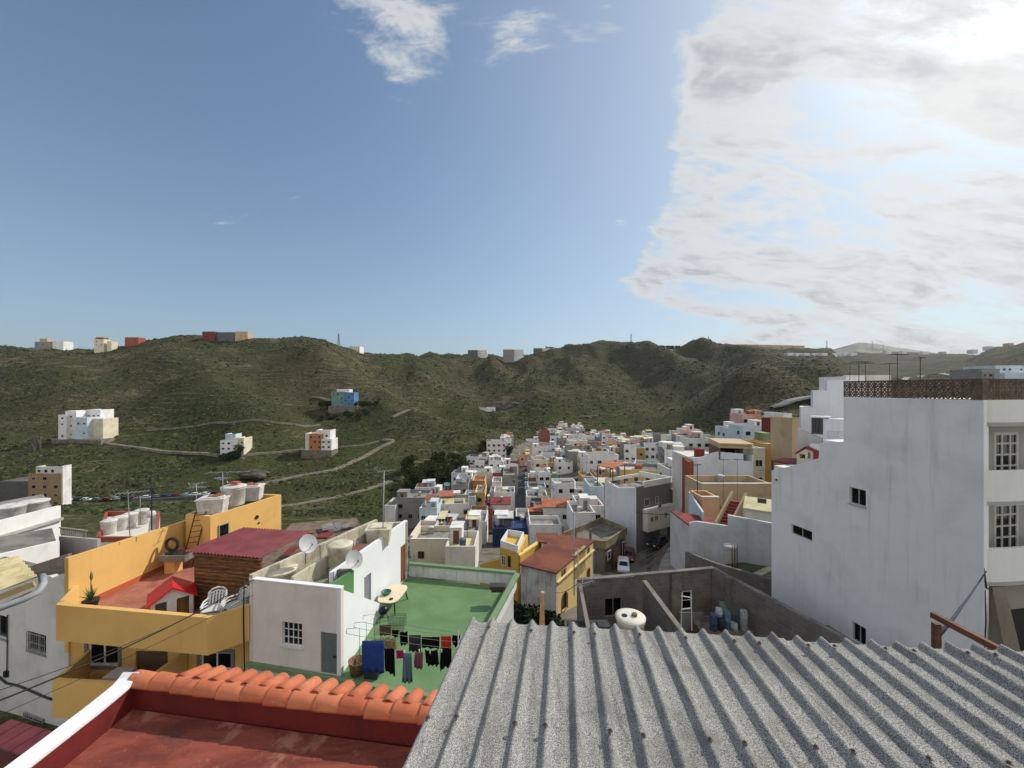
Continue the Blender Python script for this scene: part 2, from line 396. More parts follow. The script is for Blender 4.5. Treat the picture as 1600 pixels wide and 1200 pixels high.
def terrain(x, Y):
    x = np.atleast_1d(np.asarray(x, float)); Y = np.atleast_1d(np.asarray(Y, float))
    Yc = np.maximum(Y, 4.0); u = np.clip(x/Yc, UC[0], UC[-1]-1e-6)
    i = np.clip(np.searchsorted(UC, u, side='right')-1, 0, len(UC)-2)
    f = (u-UC[i])/(UC[i+1]-UC[i]); f = f*f*(3-2*f)*.6+f*.4
    g = (np.log(Yc)-LY[0])/(LY[1]-LY[0]); j = np.clip(g.astype(int), 0, len(LY)-2); h = np.clip(g-j, 0, 1)
    z = (ZC[i, j]*(1-h)+ZC[i, j+1]*h)*(1-f)+(ZC[i+1, j]*(1-h)+ZC[i+1, j+1]*h)*f
    for pl, hh, wd in SPURS:
        P = np.array([((p-CX)/F*q, q) for p, q in pl]); best = np.full(x.shape, 1e9)
        for a, b in zip(P[:-1], P[1:]):
            d = b-a; t = np.clip(((x-a[0])*d[0]+(Y-a[1])*d[1])/(d@d), 0, 1)
            best = np.minimum(best, np.hypot(x-a[0]-t*d[0], Y-a[1]-t*d[1]))
        hh = hh*1.35; z = z+hh*np.exp(-(best/wd)**2)-hh*.25*np.exp(-((best-wd*1.9)/wd)**2)
    amp = np.clip((Y-170)/200, 0, 1)
    amp = np.where(x/Yc > .55, amp*.6, amp)
    rid = 1-np.abs(fbm(x/95, Y/150, 4, 3))*5
    big = np.clip((Y-230)/300, .35, 2.0); rid2 = 1-np.abs(fbm(x/60, Y/210, 3, 41))*6; z = z+amp*((rid-.45)*5.5*big+(rid2-.4)*3.6*big+fbm(x/40, Y/40, 5, 9)*6.5+fbm(x/9, Y/9, 3, 5)*1.6)
    z = z+np.clip((Y-100)/100, 0, 1)*fbm(x/14, Y/14, 3, 31)*1.2
    return z
def tz(x, y): return float(terrain(x, y)[0])
_YS = np.exp(np.linspace(math.log(20), math.log(4000), 2600))
def hit(px, py, ymin=20):
    """where the view ray through a photo pixel meets the ground"""
    z = terrain((px-CX)/F*_YS, _YS); r = -(py-CY)/F*_YS
    ok = np.nonzero((z >= r) & (_YS >= ymin))[0]
    Y = _YS[ok[0]] if len(ok) else 1200.
    return Vector(((px-CX)/F*Y, Y, tz((px-CX)/F*Y, Y)))

def build_ground():
    nu, ny = 640, 560
    us = np.sort(np.concatenate([np.linspace(-1.6, 1.6, nu-80), np.linspace(-4.2, -1.62, 40), np.linspace(1.62, 4.2, 40)]))
    ys = np.exp(np.linspace(math.log(5), math.log(4200), ny))
    U, YY = np.meshgrid(us, ys); X = U*YY; Z = terrain(X.ravel(), YY.ravel()).reshape(X.shape)
    # a row behind the camera closes the sheet
    X = np.vstack([us*60, us*12, X]); Yv = np.vstack([np.full(nu, -400.), np.full(nu, -20.), YY]); Z = np.vstack([np.full(nu, -8.), np.full(nu, -12.), Z])
    n = Yv.shape[0]; V = np.stack([X.ravel(), Yv.ravel(), Z.ravel()], 1)
    a = (np.arange(n-1)[:, None]*nu+np.arange(nu-1)[None]).ravel(); FQ = np.stack([a, a+1, a+nu+1, a+nu], 1)
    me = bpy.data.meshes.new('hillside_ground'); me.vertices.add(len(V)); me.vertices.foreach_set('co', V.ravel())
    me.loops.add(FQ.size); me.loops.foreach_set('vertex_index', FQ.ravel()); me.polygons.add(len(FQ))
    me.polygons.foreach_set('loop_start', np.arange(0, FQ.size, 4)); me.polygons.foreach_set('loop_total', np.full(len(FQ), 4))
    me.polygons.foreach_set('use_smooth', np.ones(len(FQ), bool)); me.update(); me.validate()
    m, t, b, P = new_mat('scrub_and_soil')
    s = t.new('ShaderNodeSeparateXYZ'); t.l.new(P, s.inputs[0])
    big = t.noise(P, .008, 6, .6, .4); mid = t.noise(P, .045, 7, .65, .3); fine = t.noise(P, .55, 5, .7); spot = t.noise(P, 1.6, 3, .6)
    green = t.mix(mid, lin(46, 50, 32), lin(80, 80, 54)); olive = t.mix(fine, lin(52, 51, 38), lin(98, 92, 70))
    c = t.mix(t.step(big, .42, .6), green, olive)
    c = t.mix(t.math('MULTIPLY', t.step(mid, .55, .68), .8), c, lin(112, 100, 80))              # bare soil
    lush = t.math('MULTIPLY', t.step(s.outputs[2], -10, -34), t.step(mid, .35, .6))
    c = t.mix(t.math('MULTIPLY', lush, .5), c, lin(70, 80, 40))                                # greener floor of the valley
    # old farming terraces: thin level lines of stone
    wv = t.math('FRACT', t.math('ADD', t.math('MULTIPLY', s.outputs[2], .30), t.math('MULTIPLY', t.noise(P, .02, 4, .6), 5.0)))
    line = t.math('MULTIPLY', t.step(t.math('ABSOLUTE', t.math('SUBTRACT', wv, .5)), .13, .03), t.step(t.noise(P, .018, 4, .6), .42, .6))
    c = t.mix(t.math('MULTIPLY', line, .6), c, lin(120, 116, 90))
    c = t.mix(t.math('MULTIPLY', t.step(fine, .56, .42), .55), c, lin(28, 34, 18))
    c = t.mix(t.math('MULTIPLY', t.step(spot, .6, .7), .25), c, lin(128, 122, 96))
    t.l.new(c, b.inputs['Base Color']); b.inputs['Roughness'].default_value = 1; b.inputs['Specular IOR Level'].default_value = .05
    bp = t.new('ShaderNodeBump'); bp.inputs['Strength'].default_value = .9; bp.inputs['Distance'].default_value = 1.3
    t.l.new(t.math('ADD', t.math('MULTIPLY', fine, .8), t.math('ADD', mid, t.math('MULTIPLY', line, .4))), bp.inputs['Height']); t.l.new(bp.outputs[0], b.inputs['Normal'])
    me.materials.append(m)
    o = bpy.data.objects.new('hillside_ground', me); COL.objects.link(o); tag(o, kind='structure')
build_ground()

def island_mat(name, cols, rough=.9):
    m, t, b, P = new_mat(name); g = t.new('ShaderNodeNewGeometry')
    k = len(cols); t.l.new(t.ramp(g.outputs['Random Per Island'], [((i+.5)/k, lin(*c)) for i, c in enumerate(cols)]), b.inputs['Base Color'])
    b.inputs['Roughness'].default_value = rough; b.inputs['Specular IOR Level'].default_value = .1
    return m
SHRUB = island_mat('scrub_leaves', [(30, 36, 20), (44, 50, 30), (66, 72, 44), (48, 50, 32), (84, 88, 58), (36, 44, 26)])
def blob_mesh(name, C, S, mat, squash=.7, seg=0):
    """many small rough clumps in one mesh (octahedra with jitter)"""
    base = np.array([(1, 0, 0), (.31, .95, 0), (-.81, .59, 0), (-.81, -.59, 0), (.31, -.95, 0), (0, 0, 1), (.5, .3, .75), (-.4, .4, .7), (0, -.6, .7)], float)
    base = np.array([(math.cos(a), math.sin(a), 0) for a in np.arange(6)*math.pi/3]+[(.6*math.cos(a+.5), .6*math.sin(a+.5), .72) for a in np.arange(6)*math.pi/3]+[(0, 0, 1)], float)
    fc = []
    for i in range(6): j = (i+1) % 6; fc += [(i, j, 6+i), (j, 6+j, 6+i), (6+i, 6+j, 12)]
    fc = np.array(fc); n = len(C); k = len(base)
    jit = rng.uniform(.6, 1.25, (n, k, 1)); ang = rng.uniform(0, 6.28, n); ca, sa = np.cos(ang), np.sin(ang)
    V = base[None]*jit; Vx = V[..., 0]*ca[:, None]-V[..., 1]*sa[:, None]; Vy = V[..., 0]*sa[:, None]+V[..., 1]*ca[:, None]
    V = np.stack([Vx, Vy, V[..., 2]*squash*rng.uniform(.7, 1.3, (n, 1))], -1)*S[:, None, None]+C[:, None]
    FT = (fc[None]+np.arange(n)[:, None, None]*k).reshape(-1, 3)
    me = bpy.data.meshes.new(name); V = V.reshape(-1, 3); me.vertices.add(len(V)); me.vertices.foreach_set('co', V.ravel())
    me.loops.add(FT.size); me.loops.foreach_set('vertex_index', FT.ravel().astype(np.int32)); me.polygons.add(len(FT))
    me.polygons.foreach_set('loop_start', np.arange(0, FT.size, 3)); me.polygons.foreach_set('loop_total', np.full(len(FT), 3)); me.update()
    me.materials.append(mat); o = bpy.data.objects.new(name, me); COL.objects.link(o); return o
def scatter_scrub():
    n = 270000; u = rng.uniform(-1.5, 1.5, n); Y = 125*np.exp(rng.uniform(0, 1, n)**.85*math.log(8.2))
    x = u*Y; dens = fbm(x/30, Y/30, 4, 77)+.5+.15*fbm(x/6, Y/6, 2, 12)
    zz = terrain(x, Y); wv = (zz*.24+fbm(x/70, Y/70, 3, 55)*5) % 1.0; ter = np.where((np.abs(wv-.5) < .2) & (fbm(x/90, Y/90, 3, 66) > -.06), .22, 1.0)
    keep = rng.uniform(0, 1, n) < np.clip((dens-.28)*2.6, .06, 1)*ter
    # the built-up valley floor stays clear
    pxs = u*F+CX; yb = np.interp(pxs, [-300, 600, 640, 700, 780, 860, 900, 1000, 1100, 1180, 1210, 1300], [0, 0, 150, 165, 262, 300, 318, 312, 262, 190, 160, 0])
    keep &= Y > yb
    keep &= ~((pxs > 1300) & (Y < 250))
    x, Y = x[keep], Y[keep]; z = terrain(x, Y)
    s = np.clip(rng.lognormal(-.42, .45, len(x)), .25, 2.0)*np.clip(Y/400, .75, 1.7)
    o = blob_mesh('hillside_scrub', np.stack([x, Y, z-.1*s], 1), s, SHRUB); tag(o, kind='stuff', label='low green and olive scrub covering the hillsides', cat='scrub')
scatter_scrub()

# ---------------------------------------------------------------- roads and tracks draped on the ground
def drape(name, pts, width, mat, lift=.25, n=60, mats2=None, kerb=False):
    """pts: ground points (x,y); a strip that follows the ground"""
    P = [Vector(p[:2]) for p in pts]
    Q = []
    for i in range(len(P)-1):
        p0 = P[max(i-1, 0)]; p1 = P[i]; p2 = P[i+1]; p3 = P[min(i+2, len(P)-1)]
        for k in range(n):
            t = k/n; Q.append(.5*((2*p1)+(p2-p0)*t+(2*p0-5*p1+4*p2-p3)*t*t+(3*p1-p0-3*p2+p3)*t**3))
    Q.append(P[-1]); mb = MB(); vs = []; fs = []
    for i, q in enumerate(Q):
        d = (Q[min(i+1, len(Q)-1)]-Q[max(i-1, 0)]).normalized(); nn = Vector((-d.y, d.x))
        wd = width if not callable(width) else width(i/(len(Q)-1))
        zs = [tz(*(q+nn*wd*s)) for s in (-.5, 0, .5)]; z = max(zs)+lift
        for s in (-.5, -.17, .17, .5): vs.append((q.x+nn.x*wd*s, q.y+nn.y*wd*s, z))
        vs.append((q.x-nn.x*wd*.62, q.y-nn.y*wd*.62, z-1.2)); vs.append((q.x+nn.x*wd*.62, q.y+nn.y*wd*.62, z-1.2))
    for i in range(len(Q)-1):
        a = i*6; b = a+6
        fs += [(a, a+1, b+1, b), (a+1, a+2, b+2, b+1), (a+2, a+3, b+3, b+2), (a+4, a, b, b+4), (a+3, a+5, b+5, b+3)]
    mb.add(vs, fs); return mb.build(name, mat, kind='structure')
def hp(*pxs): return [hit(*p) for p in pxs]
dirt = worn('pale_dirt_track', (124, 118, 104), (92, 88, 74), .5, spec=.1)
asph = worn('asphalt', (62, 64, 66), (80, 82, 82), .6, spec=.2)
drape('dirt_track', hp((84, 686), (130, 689), (200, 698), (280, 708), (345, 713)), 2.6, dirt)
drape('dirt_track', hp((375, 714), (420, 709), (480, 704), (530, 700), (560, 697), (592, 690)), 2.4, dirt)
drape('hill_road', hp((395, 762), (430, 752), (470, 744), (520, 735), (560, 718), (590, 702), (612, 690), (600, 688)), 3.4, dirt)
drape('hill_road', hp((437, 792), (480, 786), (530, 776), (570, 766), (610, 752)), 3.0, dirt)
drape('dirt_track', hp((230, 672), (290, 668), (330, 662), (370, 660), (440, 662), (500, 664)), 1.8, dirt)
drape('dirt_track', hp((490, 622), (515, 626), (545, 630)), 3, dirt)
drape('dirt_track', hp((612, 652), (625, 646), (640, 640)), 3, dirt)
drape('valley_road', hp((-60, 786), (40, 785), (100, 784), (160, 783), (240, 780), (300, 777), (345, 774)), 5, asph, lift=.3)
drape('valley_road', hp((688, 778), (704, 766), (722, 753), (736, 741)), 5, worn('pale_asphalt', (116, 118, 118), (98, 100, 100), .5))
drape('valley_road', hp((738, 738), (742, 724), (756, 713), (785, 706)), 7, asph)
drape('mountain_road', hp((1205, 640), (1222, 634), (1250, 628), (1275, 624)), 7, worn('pale_asphalt', (116, 118, 118), (98, 100, 100), .5), lift=.5)
drape('mountain_road', hp((1400, 592), (1440, 588), (1500, 585), (1560, 584)), 12, worn('pale_asphalt', (116, 118, 118), (98, 100, 100), .5), lift=.5)

def town_ground():
    poly = [(520, 900), (640, 812), (720, 760), (770, 722), (815, 692), (850, 680), (880, 672), (960, 692), (1100, 704), (1215, 692), (1330, 650), (1700, 640), (1700, 1300), (520, 1300)]
    us = np.linspace(-.5, 1.4, 240); ys = np.exp(np.linspace(math.log(14), math.log(330), 260)); U, YY = np.meshgrid(us, ys); X = U*YY; Z = terrain(X.ravel(), YY.ravel()).reshape(X.shape)
    PX = U*F+CX; PY = CY-Z/YY*F; ins = np.zeros(PX.shape, bool)
    for i in range(len(poly)):
        x1, y1 = poly[i]; x2, y2 = poly[i-1]
        with np.errstate(divide='ignore', invalid='ignore'):
            ins ^= ((y1 > PY) != (y2 > PY)) & (PX < (x2-x1)*(PY-y1)/((y2-y1) or 1e-9)+x1)
    n, nu = X.shape; V = np.stack([X.ravel(), YY.ravel(), Z.ravel()+.12], 1); a = (np.arange(n-1)[:, None]*nu+np.arange(nu-1)[None]); a = a[ins[:-1, :-1] & ins[1:, 1:]]
    m = worn('town_ground_concrete', (118, 112, 102), (84, 80, 70), .25, spec=.1)
    me = bpy.data.meshes.new('town_ground'); me.from_pydata(V.tolist(), [], [(k, k+1, k+nu+1, k+nu) for k in a.tolist()]); me.materials.append(m)
    me.polygons.foreach_set('use_smooth', [True]*len(me.polygons)); o = bpy.data.objects.new('town_ground', me); COL.objects.link(o); tag(o, kind='structure')
town_ground()
# ================================================================ near buildings
class Plane:
    """upright plane through two ground points; photo pixels land on it at real distance"""
    def __init__(s, a, b): s.a = Vector(a[:2]); s.b = Vector(b[:2]); s.d = (s.b-s.a).normalized(); s.n = Vector((s.d.y, -s.d.x))
    def st(s, px, py):
        u = (px-CX)/F   # a.x + t d.x = u (a.y + t d.y)
        t = (u*s.a.y-s.a.x)/(s.d.x-u*s.d.y); Y = s.a.y+t*s.d.y
        return t, -(py-CY)/F*Y
    def p3(s, t, z, off=0.0):
        q = s.a+s.d*t+s.n*off; return Vector((q.x, q.y, z))
    def rect(s, px0, py0, px1, py1):
        a = s.st(px0, py0); b = s.st(px1, py1); return (min(a[0], b[0]), min(a[1], b[1]), max(a[0], b[0]), max(a[1], b[1]))
    def plate(s, mb, outline, holes=(), t=.2, mi=0, zb=None):
        """outline in pixels; (px, None) means the base height zb. s.n points to the camera side"""
        o = [s.st(p[0], p[1]) if p[1] is not None else (s.st(p[0], 700)[0], zb) for p in outline]
        h = [[(r[0], r[1]), (r[2], r[1]), (r[2], r[3]), (r[0], r[3])] for r in holes]
        return mb.plate(o, h, (s.a.x, s.a.y, 0), (s.d.x, s.d.y, 0), (0, 0, 1), t, mi)
def pbox(mb, P, t0, z0, t1, z1, o0, o1, mi=0):
    """box on a plane: along t, up z, offset o0..o1 towards the viewer side"""
    q = [P.p3(t0, 0, o0), P.p3(t1, 0, o0), P.p3(t1, 0, o1), P.p3(t0, 0, o1)]
    return mb.hexa([(p.x, p.y, z0) for p in q], [(p.x, p.y, z1) for p in q], mi)
WHITE = lambda: plain('white_frame', (206, 208, 206), .5)
GLS = glass()
def window(root, P, r, depth=.12, cols=2, rows=1, fw=.05, frame=None, sill=True, grille=None, name='window', label=None, out=0.0):
    """window (frame) > pane, sill, grille; r=(t0,z0,t1,z1) on plane P; depth = set back"""
    t0, z0, t1, z1 = r; fr = frame or WHITE(); o = -depth+out
    mb = MB(); D0, D1 = o-.03, o+.03
    pbox(mb, P, t0, z0, t0+fw, z1, D0, D1); pbox(mb, P, t1-fw, z0, t1, z1, D0, D1)
    pbox(mb, P, t0+fw, z0, t1-fw, z0+fw, D0, D1); pbox(mb, P, t0+fw, z1-fw, t1-fw, z1, D0, D1)
    for i in range(1, cols):
        c = t0+(t1-t0)*i/cols; pbox(mb, P, c-fw*.4, z0+fw, c+fw*.4, z1-fw, D0+.005, D1-.005)
    for i in range(1, rows):
        c = z0+(z1-z0)*i/rows; pbox(mb, P, t0+fw, c-fw*.3, t1-fw, c+fw*.3, D0+.008, D1-.008)
    f = mb.build(name, fr, root, label=label)
    g = MB(); pbox(g, P, t0+.01, z0+.01, t1-.01, z1-.01, o-.025, o-.01); child(g, 'pane', GLS, f)
    if sill:
        g = MB(); pbox(g, P, t0-.05, z0-.07, t1+.05, z0-.001, -.05 if out == 0 else 0, out+.06); child(g, 'sill', fr, f)
    if grille:
        g = MB(); n = max(3, int((t1-t0)/grille))
        for i in range(n+1):
            c = t0+.02+(t1-t0-.04)*i/n; a = P.p3(c, z0, .05+out); b = P.p3(c, z1, .05+out); g.bar(a, b, .018)
        for z in (z0+.06, (z0+z1)/2, z1-.06): g.bar(P.p3(t0, z, .05+out), P.p3(t1, z, .05+out), .022)
        child(g, 'grille', plain('painted_iron', (150, 150, 148), .5), f)
    return f
def child(mb, name, mat, parent, label=None):
    # parent objects built with build() sit at their root's frame: walk up to the root transform
    r = parent
    M = wm(parent).inverted(); mb.xf(M)
    o = bpy.data.objects.new(name, mb.mesh(name, mat)); COL.objects.link(o); o.parent = parent
    if label: o['label'] = label
    return o

white = plaster((214, 216, 220), .22); whited = plaster((206, 208, 214), .45); whitew = plaster((220, 222, 222), .12)
cream = plaster((206, 196, 172), .35); oldcream = plaster((196, 188, 168), .85, 1.4, .03, .9); grey = plaster((128, 128, 126), .4)
yellow = plaster((214, 172, 102), .28, .8, .015, .35); ochre = plaster((200, 164, 84), .35)
greenp = worn('green_roof_paint', (88, 120, 78), (102, 132, 90), .7, .36, .66, .7, .004)
greenk = plaster((112, 136, 104), .5)
terrac = worn('terracotta_floor', (164, 108, 90), (142, 88, 72), .8, .42, .6, .75, .004)
block = blockwork((110, 105, 101)); block_b = blockwork((104, 98, 94), .4, .2)
concrete = worn('raw_concrete', (128, 124, 116), (92, 88, 82), .7, .4, .62, .9, .01)
redpaint = worn('red_wall_paint', (108, 38, 34), (88, 32, 30), 1.6, .42, .6, .6, .004)
wood = worn('old_timber', (122, 84, 60), (84, 58, 42), 2.2, .4, .6, .8, .01, streak=(1, 1, 8))
ironm = plain('dark_iron', (52, 50, 50), .55, .3); galv = plain('galvanised_tube', (150, 152, 154), .45, .5)

# ---------------------------------------------------------------- corrugated roof we look over
def corrugated_roof():
    root = thing('corrugated_roof', 'grey speckled fibre cement corrugated roof filling the lower right foreground', 'roof', (0, 3, -1.8))
    e = Vector((1, -.133, .0275)).normalized(); r = Vector((.133, 1, -.07)); r = (r-e*r.dot(e)).normalized(); n = e.cross(r); n = n if n.z > 0 else -n
    O = Vector((-.299, 3.0, -1.786)); pitch = .153; amp = .021
    m, t, b, P = new_mat('weathered_fibre_cement')
    sp = t.noise(P, 170, 3, .75); sp2 = t.noise(P, 420, 2, .8); md = t.noise(P, 7, 6, .65); lg = t.noise(P, 1.3, 5, .6)
    mp = t.new('ShaderNodeMapping'); t.l.new(P, mp.inputs[0]); mp.inputs['Scale'].default_value = (9, .8, 1); st = t.noise(mp.outputs[0], 1.5, 5, .6)
    c = t.mix(t.step(t.math('ADD', t.math('MULTIPLY', sp, .6), t.math('MULTIPLY', sp2, .4)), .42, .60), lin(76, 76, 76), lin(190, 188, 183))
    c = t.mix(t.math('MULTIPLY', t.step(md, .48, .66), .35), c, lin(116, 114, 108))
    c = t.mix(t.math('MULTIPLY', t.step(lg, .5, .62), .38), c, lin(84, 82, 80)); c = t.mix(t.math('MULTIPLY', t.step(st, .52, .68), .42), c, lin(74, 70, 66)); c = t.mix(t.step(t.noise(P, 3.1, 8, .72), .62, .68, 0, .4), c, lin(168, 160, 128))
    t.l.new(c, b.inputs['Base Color']); b.inputs['Roughness'].default_value = .95; b.inputs['Specular IOR Level'].default_value = .15
    bp = t.new('ShaderNodeBump'); bp.inputs['Strength'].default_value = .6; bp.inputs['Distance'].default_value = .003; t.l.new(sp, bp.inputs['Height']); t.l.new(bp.outputs[0], b.inputs['Normal'])
    def prof_(q):   # narrow crowns, wider troughs
        c = .5+.5*math.cos(2*math.pi*q); return amp*(c**4.2*2-1)
    nsheet = 6; wcor = 7; L0, L1 = -2.6, 0
    for k in range(nsheet):
        s0 = k*wcor*pitch-.02; s1 = s0+(wcor+.62)*pitch; n_ = 110; mb = MB(); lift = .0075*(k % 2)+.004*random.random(); skew = random.uniform(-.008, .012)
        rows = [L0, -2.0, -1.4, -.9, -.5, -.2, -.05, L1+random.uniform(-.03, .01)]
        for top in (1, 0):
            base = len(mb.v)
            for j, l in enumerate(rows):
                for i in range(n_+1):
                    s = s0+(s1-s0)*i/n_; z = prof_(s/pitch+skew*l)+lift+(0 if top else -.007)
                    mb.v.append(tuple(O+e*s+r*l+n*z))
            for j in range(len(rows)-1):
                for i in range(n_):
                    a = base+j*(n_+1)+i; mb.f.append((a, a+1, a+n_+2, a+n_+1)); mb.m.append(0); mb.smooth.append(True)
        N = (n_+1)*len(rows)
        for i in range(n_):
            a = (len(rows)-1)*(n_+1)+i; mb.f.append((a, a+1, a+1+N, a+N)); mb.m.append(0); mb.smooth.append(False)
        for j in range(len(rows)-1):
            for i in (0, n_):
                a = j*(n_+1)+i; mb.f.append((a, a+n_+1, a+n_+1+N, a+N)); mb.m.append(0); mb.smooth.append(False)
        mb.build('roof_sheet', m, root)
    rust = plain('rusted_bolt', (92, 66, 56), .8, .2, .4, 40); wash = plain('bolt_washer', (98, 90, 84), .7, .3, .3, 60)
    for l, spots in ((-.16, (1, 3, 5, 6, 8, 10, 12, 13, 15, 16, 18, 19, 21, 22, 24, 26)), (-1.02, (0, 1, 3, 4, 6, 7, 9, 10, 12, 13, 15, 17, 18, 20))):
        for q in spots:
            s = (q+random.uniform(-.04, .04))*pitch; ll = l+random.uniform(-.015, .015); c = O+e*s+r*ll+n*(prof_(s/pitch)+.009)
            mb = MB(); mb.lathe([(.012, 0), (.013, .003), (.009, .005)], 12, (0, 0, 0), 0); mb.lathe([(.007, .004), (.007, .010), (.004, .012)], 6, (0, 0, 0), 1)
            mb.xf(Matrix.Translation(c) @ Vector((0, 0, 1)).rotation_difference(n).to_matrix().to_4x4()); mb.build('roof_bolt', [wash, rust], root)
    for l in (-.16, -1.02, -1.9):
        mb = MB(); a = O+e*.05+r*l-n*.085; mb.bar(a, a+e*6.3, .06, .1); mb.build('purlin', wood, root)
corrugated_roof()
tm = thing('post_and_rail', 'weathered brown timber post and rail rising behind the corrugated roof on the right', 'timber frame', (3.4, 3.1, -2))
a = W(1457, 962, 3.15); b = W(1560, 1012, 2.72)
mb = MB(); mb.bar(W(1456, 960, 3.15), W(1575, 1022, 2.72), .035, .045); mb.build('rail', wood, tm)
mb = MB(); mb.bar(W(1463, 974, 3.18), W(1463, 1080, 3.18), .045, .04); mb.build('post', wood, tm)
mb = MB(); mb.tube([W(1466, 992, 3.2), W(1485, 972, 5), W(1512, 935, 9), W(1541, 893, 15.3)], .02, 6)
tag(mb.build('rope', plain('dark_blue_rope', (28, 34, 58), .8)), 'dark blue rope stretched from the timber frame up to the white balcony building', 'rope')
mb = MB(); mb.bar(W(845, 1000, 4.2), W(848, 925, 4.2), .045, .02); mb.bar(W(850.5, 1000, 4.22), W(848, 925, 4.205), .02, .05)
tag(mb.build('timber_plank', plain('raw_pine', (190, 150, 108), .8, 0, .3, 30)), 'raw pine plank standing upright behind the left part of the corrugated roof', 'plank')

# ---------------------------------------------------------------- red roof terrace with orange ridge tiles
def red_floor():
    m, t, b, P = new_mat('worn_red_floor'); mp = t.new('ShaderNodeMapping'); t.l.new(P, mp.inputs[0]); mp.inputs['Rotation'].default_value = (0, 0, R(-35)); mp.inputs['Scale'].default_value = (.7, 2.6, 1)
    n = t.noise(mp.outputs[0], 1.6, 9, .7, .5); n2 = t.noise(P, 2.2, 7, .6, .4); n3 = t.noise(P, 26, 5, .75)
    c = t.mix(t.step(n, .36, .64), lin(108, 52, 43), lin(142, 74, 58)); c = t.mix(t.math('MULTIPLY', t.step(n2, .56, .68), .65), c, lin(176, 128, 108)); c = t.mix(t.math('MULTIPLY', t.step(n2, .44, .3), .6), c, lin(84, 52, 46)); c = t.mix(t.step(n3, .6, .7, 0, .35), c, lin(190, 150, 130))
    t.l.new(c, b.inputs['Base Color']); b.inputs['Roughness'].default_value = .75; bp = t.new('ShaderNodeBump'); bp.inputs['Distance'].default_value = .006; bp.inputs['Strength'].default_value = .5; t.l.new(n3, bp.inputs['Height']); t.l.new(bp.outputs[0], b.inputs['Normal']); return m
def red_terrace():
    root = thing('red_terrace_house', 'house below us with worn red roof terrace edged by orange barrel tiles', 'house', (-3, 3.5, -4))
    A = Vector((-4.76, 4.83)); B = Vector((-.55, 4.23)); d = (B-A).normalized(); nb = Vector((-d.y, d.x))  # nb points away from us
    zf = -3.97; flo = red_floor()
    m = flo; t = NT(m.node_tree)
    mb = MB(); mb.slab([(-4.72, 4.79, zf), (-.4, 4.17, zf), (-.1, 1.2, zf), (-4.72, 1.2, zf)], .2); mb.build('terrace_floor', flo, root)
    mb = MB(); mb.wall(A+Vector((-.14, 0)), B, zf-8, -3.68, .22, 1); mb.build('tiled_wall', redpaint, root)
    tile, t, b, Pp = new_mat('orange_clay_tile'); oi = t.new('ShaderNodeObjectInfo'); n1 = t.noise(Pp, 5, 8, .7, .4); n2 = t.noise(Pp, 60, 4, .75)
    c = t.mix(oi.outputs['Random'], lin(176, 94, 62), lin(200, 122, 86)); c = t.mix(t.step(n1, .5, .68, 0, .55), c, lin(150, 84, 62)); c = t.mix(t.step(n2, .58, .7, 0, .4), c, lin(214, 168, 136)); c = t.mix(t.step(n1, .42, .3, 0, .35), c, lin(206, 150, 118))
    t.l.new(c, b.inputs['Base Color']); b.inputs['Roughness'].default_value = .75; bp = t.new('ShaderNodeBump'); bp.inputs['Distance'].default_value = .003; t.l.new(n2, bp.inputs['Height']); t.l.new(bp.outputs[0], b.inputs['Normal'])
    L = (B-A).length; z0 = -3.675
    k = 0; s = -.02
    while s < L-.1:                                   # ridge tiles laid along the wall, each lapping over the next
        mb = MB(); n = 14; l = .40; rj = random.uniform(-.006, .006); a0 = s
        for i, (q, rad) in enumerate(((0, .114), (.02, .114), (.2, .107), (l, .098))):
            for side in (0, 1):
                for j in range(n+1):
                    an = math.pi*(-.06+1.12*j/n); rr = rad-(0 if side == 0 else .013)
                    c = A+d*(a0+q)+nb*(.06+rj); mb.v.append((c.x-nb.x*math.cos(an)*rr, c.y-nb.y*math.cos(an)*rr, z0-.005+math.sin(an)*rr*.98+rj))
        m1 = n+1
        for i in range(3):
            for j in range(n):
                a = (i*2)*m1+j; b_ = ((i+1)*2)*m1+j; mb.f.append((a, a+1, b_+1, b_)); mb.m.append(0); mb.smooth.append(True)
                a = (i*2+1)*m1+j; b_ = ((i+1)*2+1)*m1+j; mb.f.append((a, a+1, b_+1, b_)); mb.m.append(0); mb.smooth.append(True)
        for i in (0, 3):
            for j in range(n):
                a = i*2*m1+j; mb.f.append((a, a+1, a+1+m1, a+m1)); mb.m.append(0); mb.smooth.append(False)
        for i in range(3):
            for j in (0, n):
                a = i*2*m1+j; mb.f.append((a, a+2*m1, a+3*m1, a+m1)); mb.m.append(0); mb.smooth.append(False)
        mb.build('ridge_tile', tile, root); s += .315; k += 1
    s = .62
    while s < L-.05:                                  # barrel tiles running down the far side
        mb = MB(); n = 12
        for q, rad, dz in ((.0, .092, .02), (.18, .086, -.035), (.36, .08, -.09)):
            for side in (0, 1):
                for j in range(n+1):
                    an = math.pi*j/n; rr = rad-(0 if side == 0 else .012); c = A+d*(s+math.cos(an)*rr)+nb*(.07+q); mb.v.append((c.x, c.y, z0+.02+dz+math.sin(an)*rr*.9))
        m1 = n+1
        for i in range(2):
            for j in range(n):
                for sd_ in (0, 1):
                    a = (i*2+sd_)*m1+j; b_ = ((i+1)*2+sd_)*m1+j; mb.f.append((a, a+1, b_+1, b_)); mb.m.append(0); mb.smooth.append(True)
        for i in (0, 2):
            for j in range(n):
                a = i*2*m1+j; mb.f.append((a, a+1, a+1+m1, a+m1)); mb.m.append(0); mb.smooth.append(False)
        mb.build('barrel_tile', tile, root); s += .228
    # side wall with white coping, curling up at its far end
    mb = MB(); mb.wall((-4.90, 1.2), (-4.90, 4.83), zf-8, -3.68, .2, -1); mb.build('side_wall', redpaint, root)
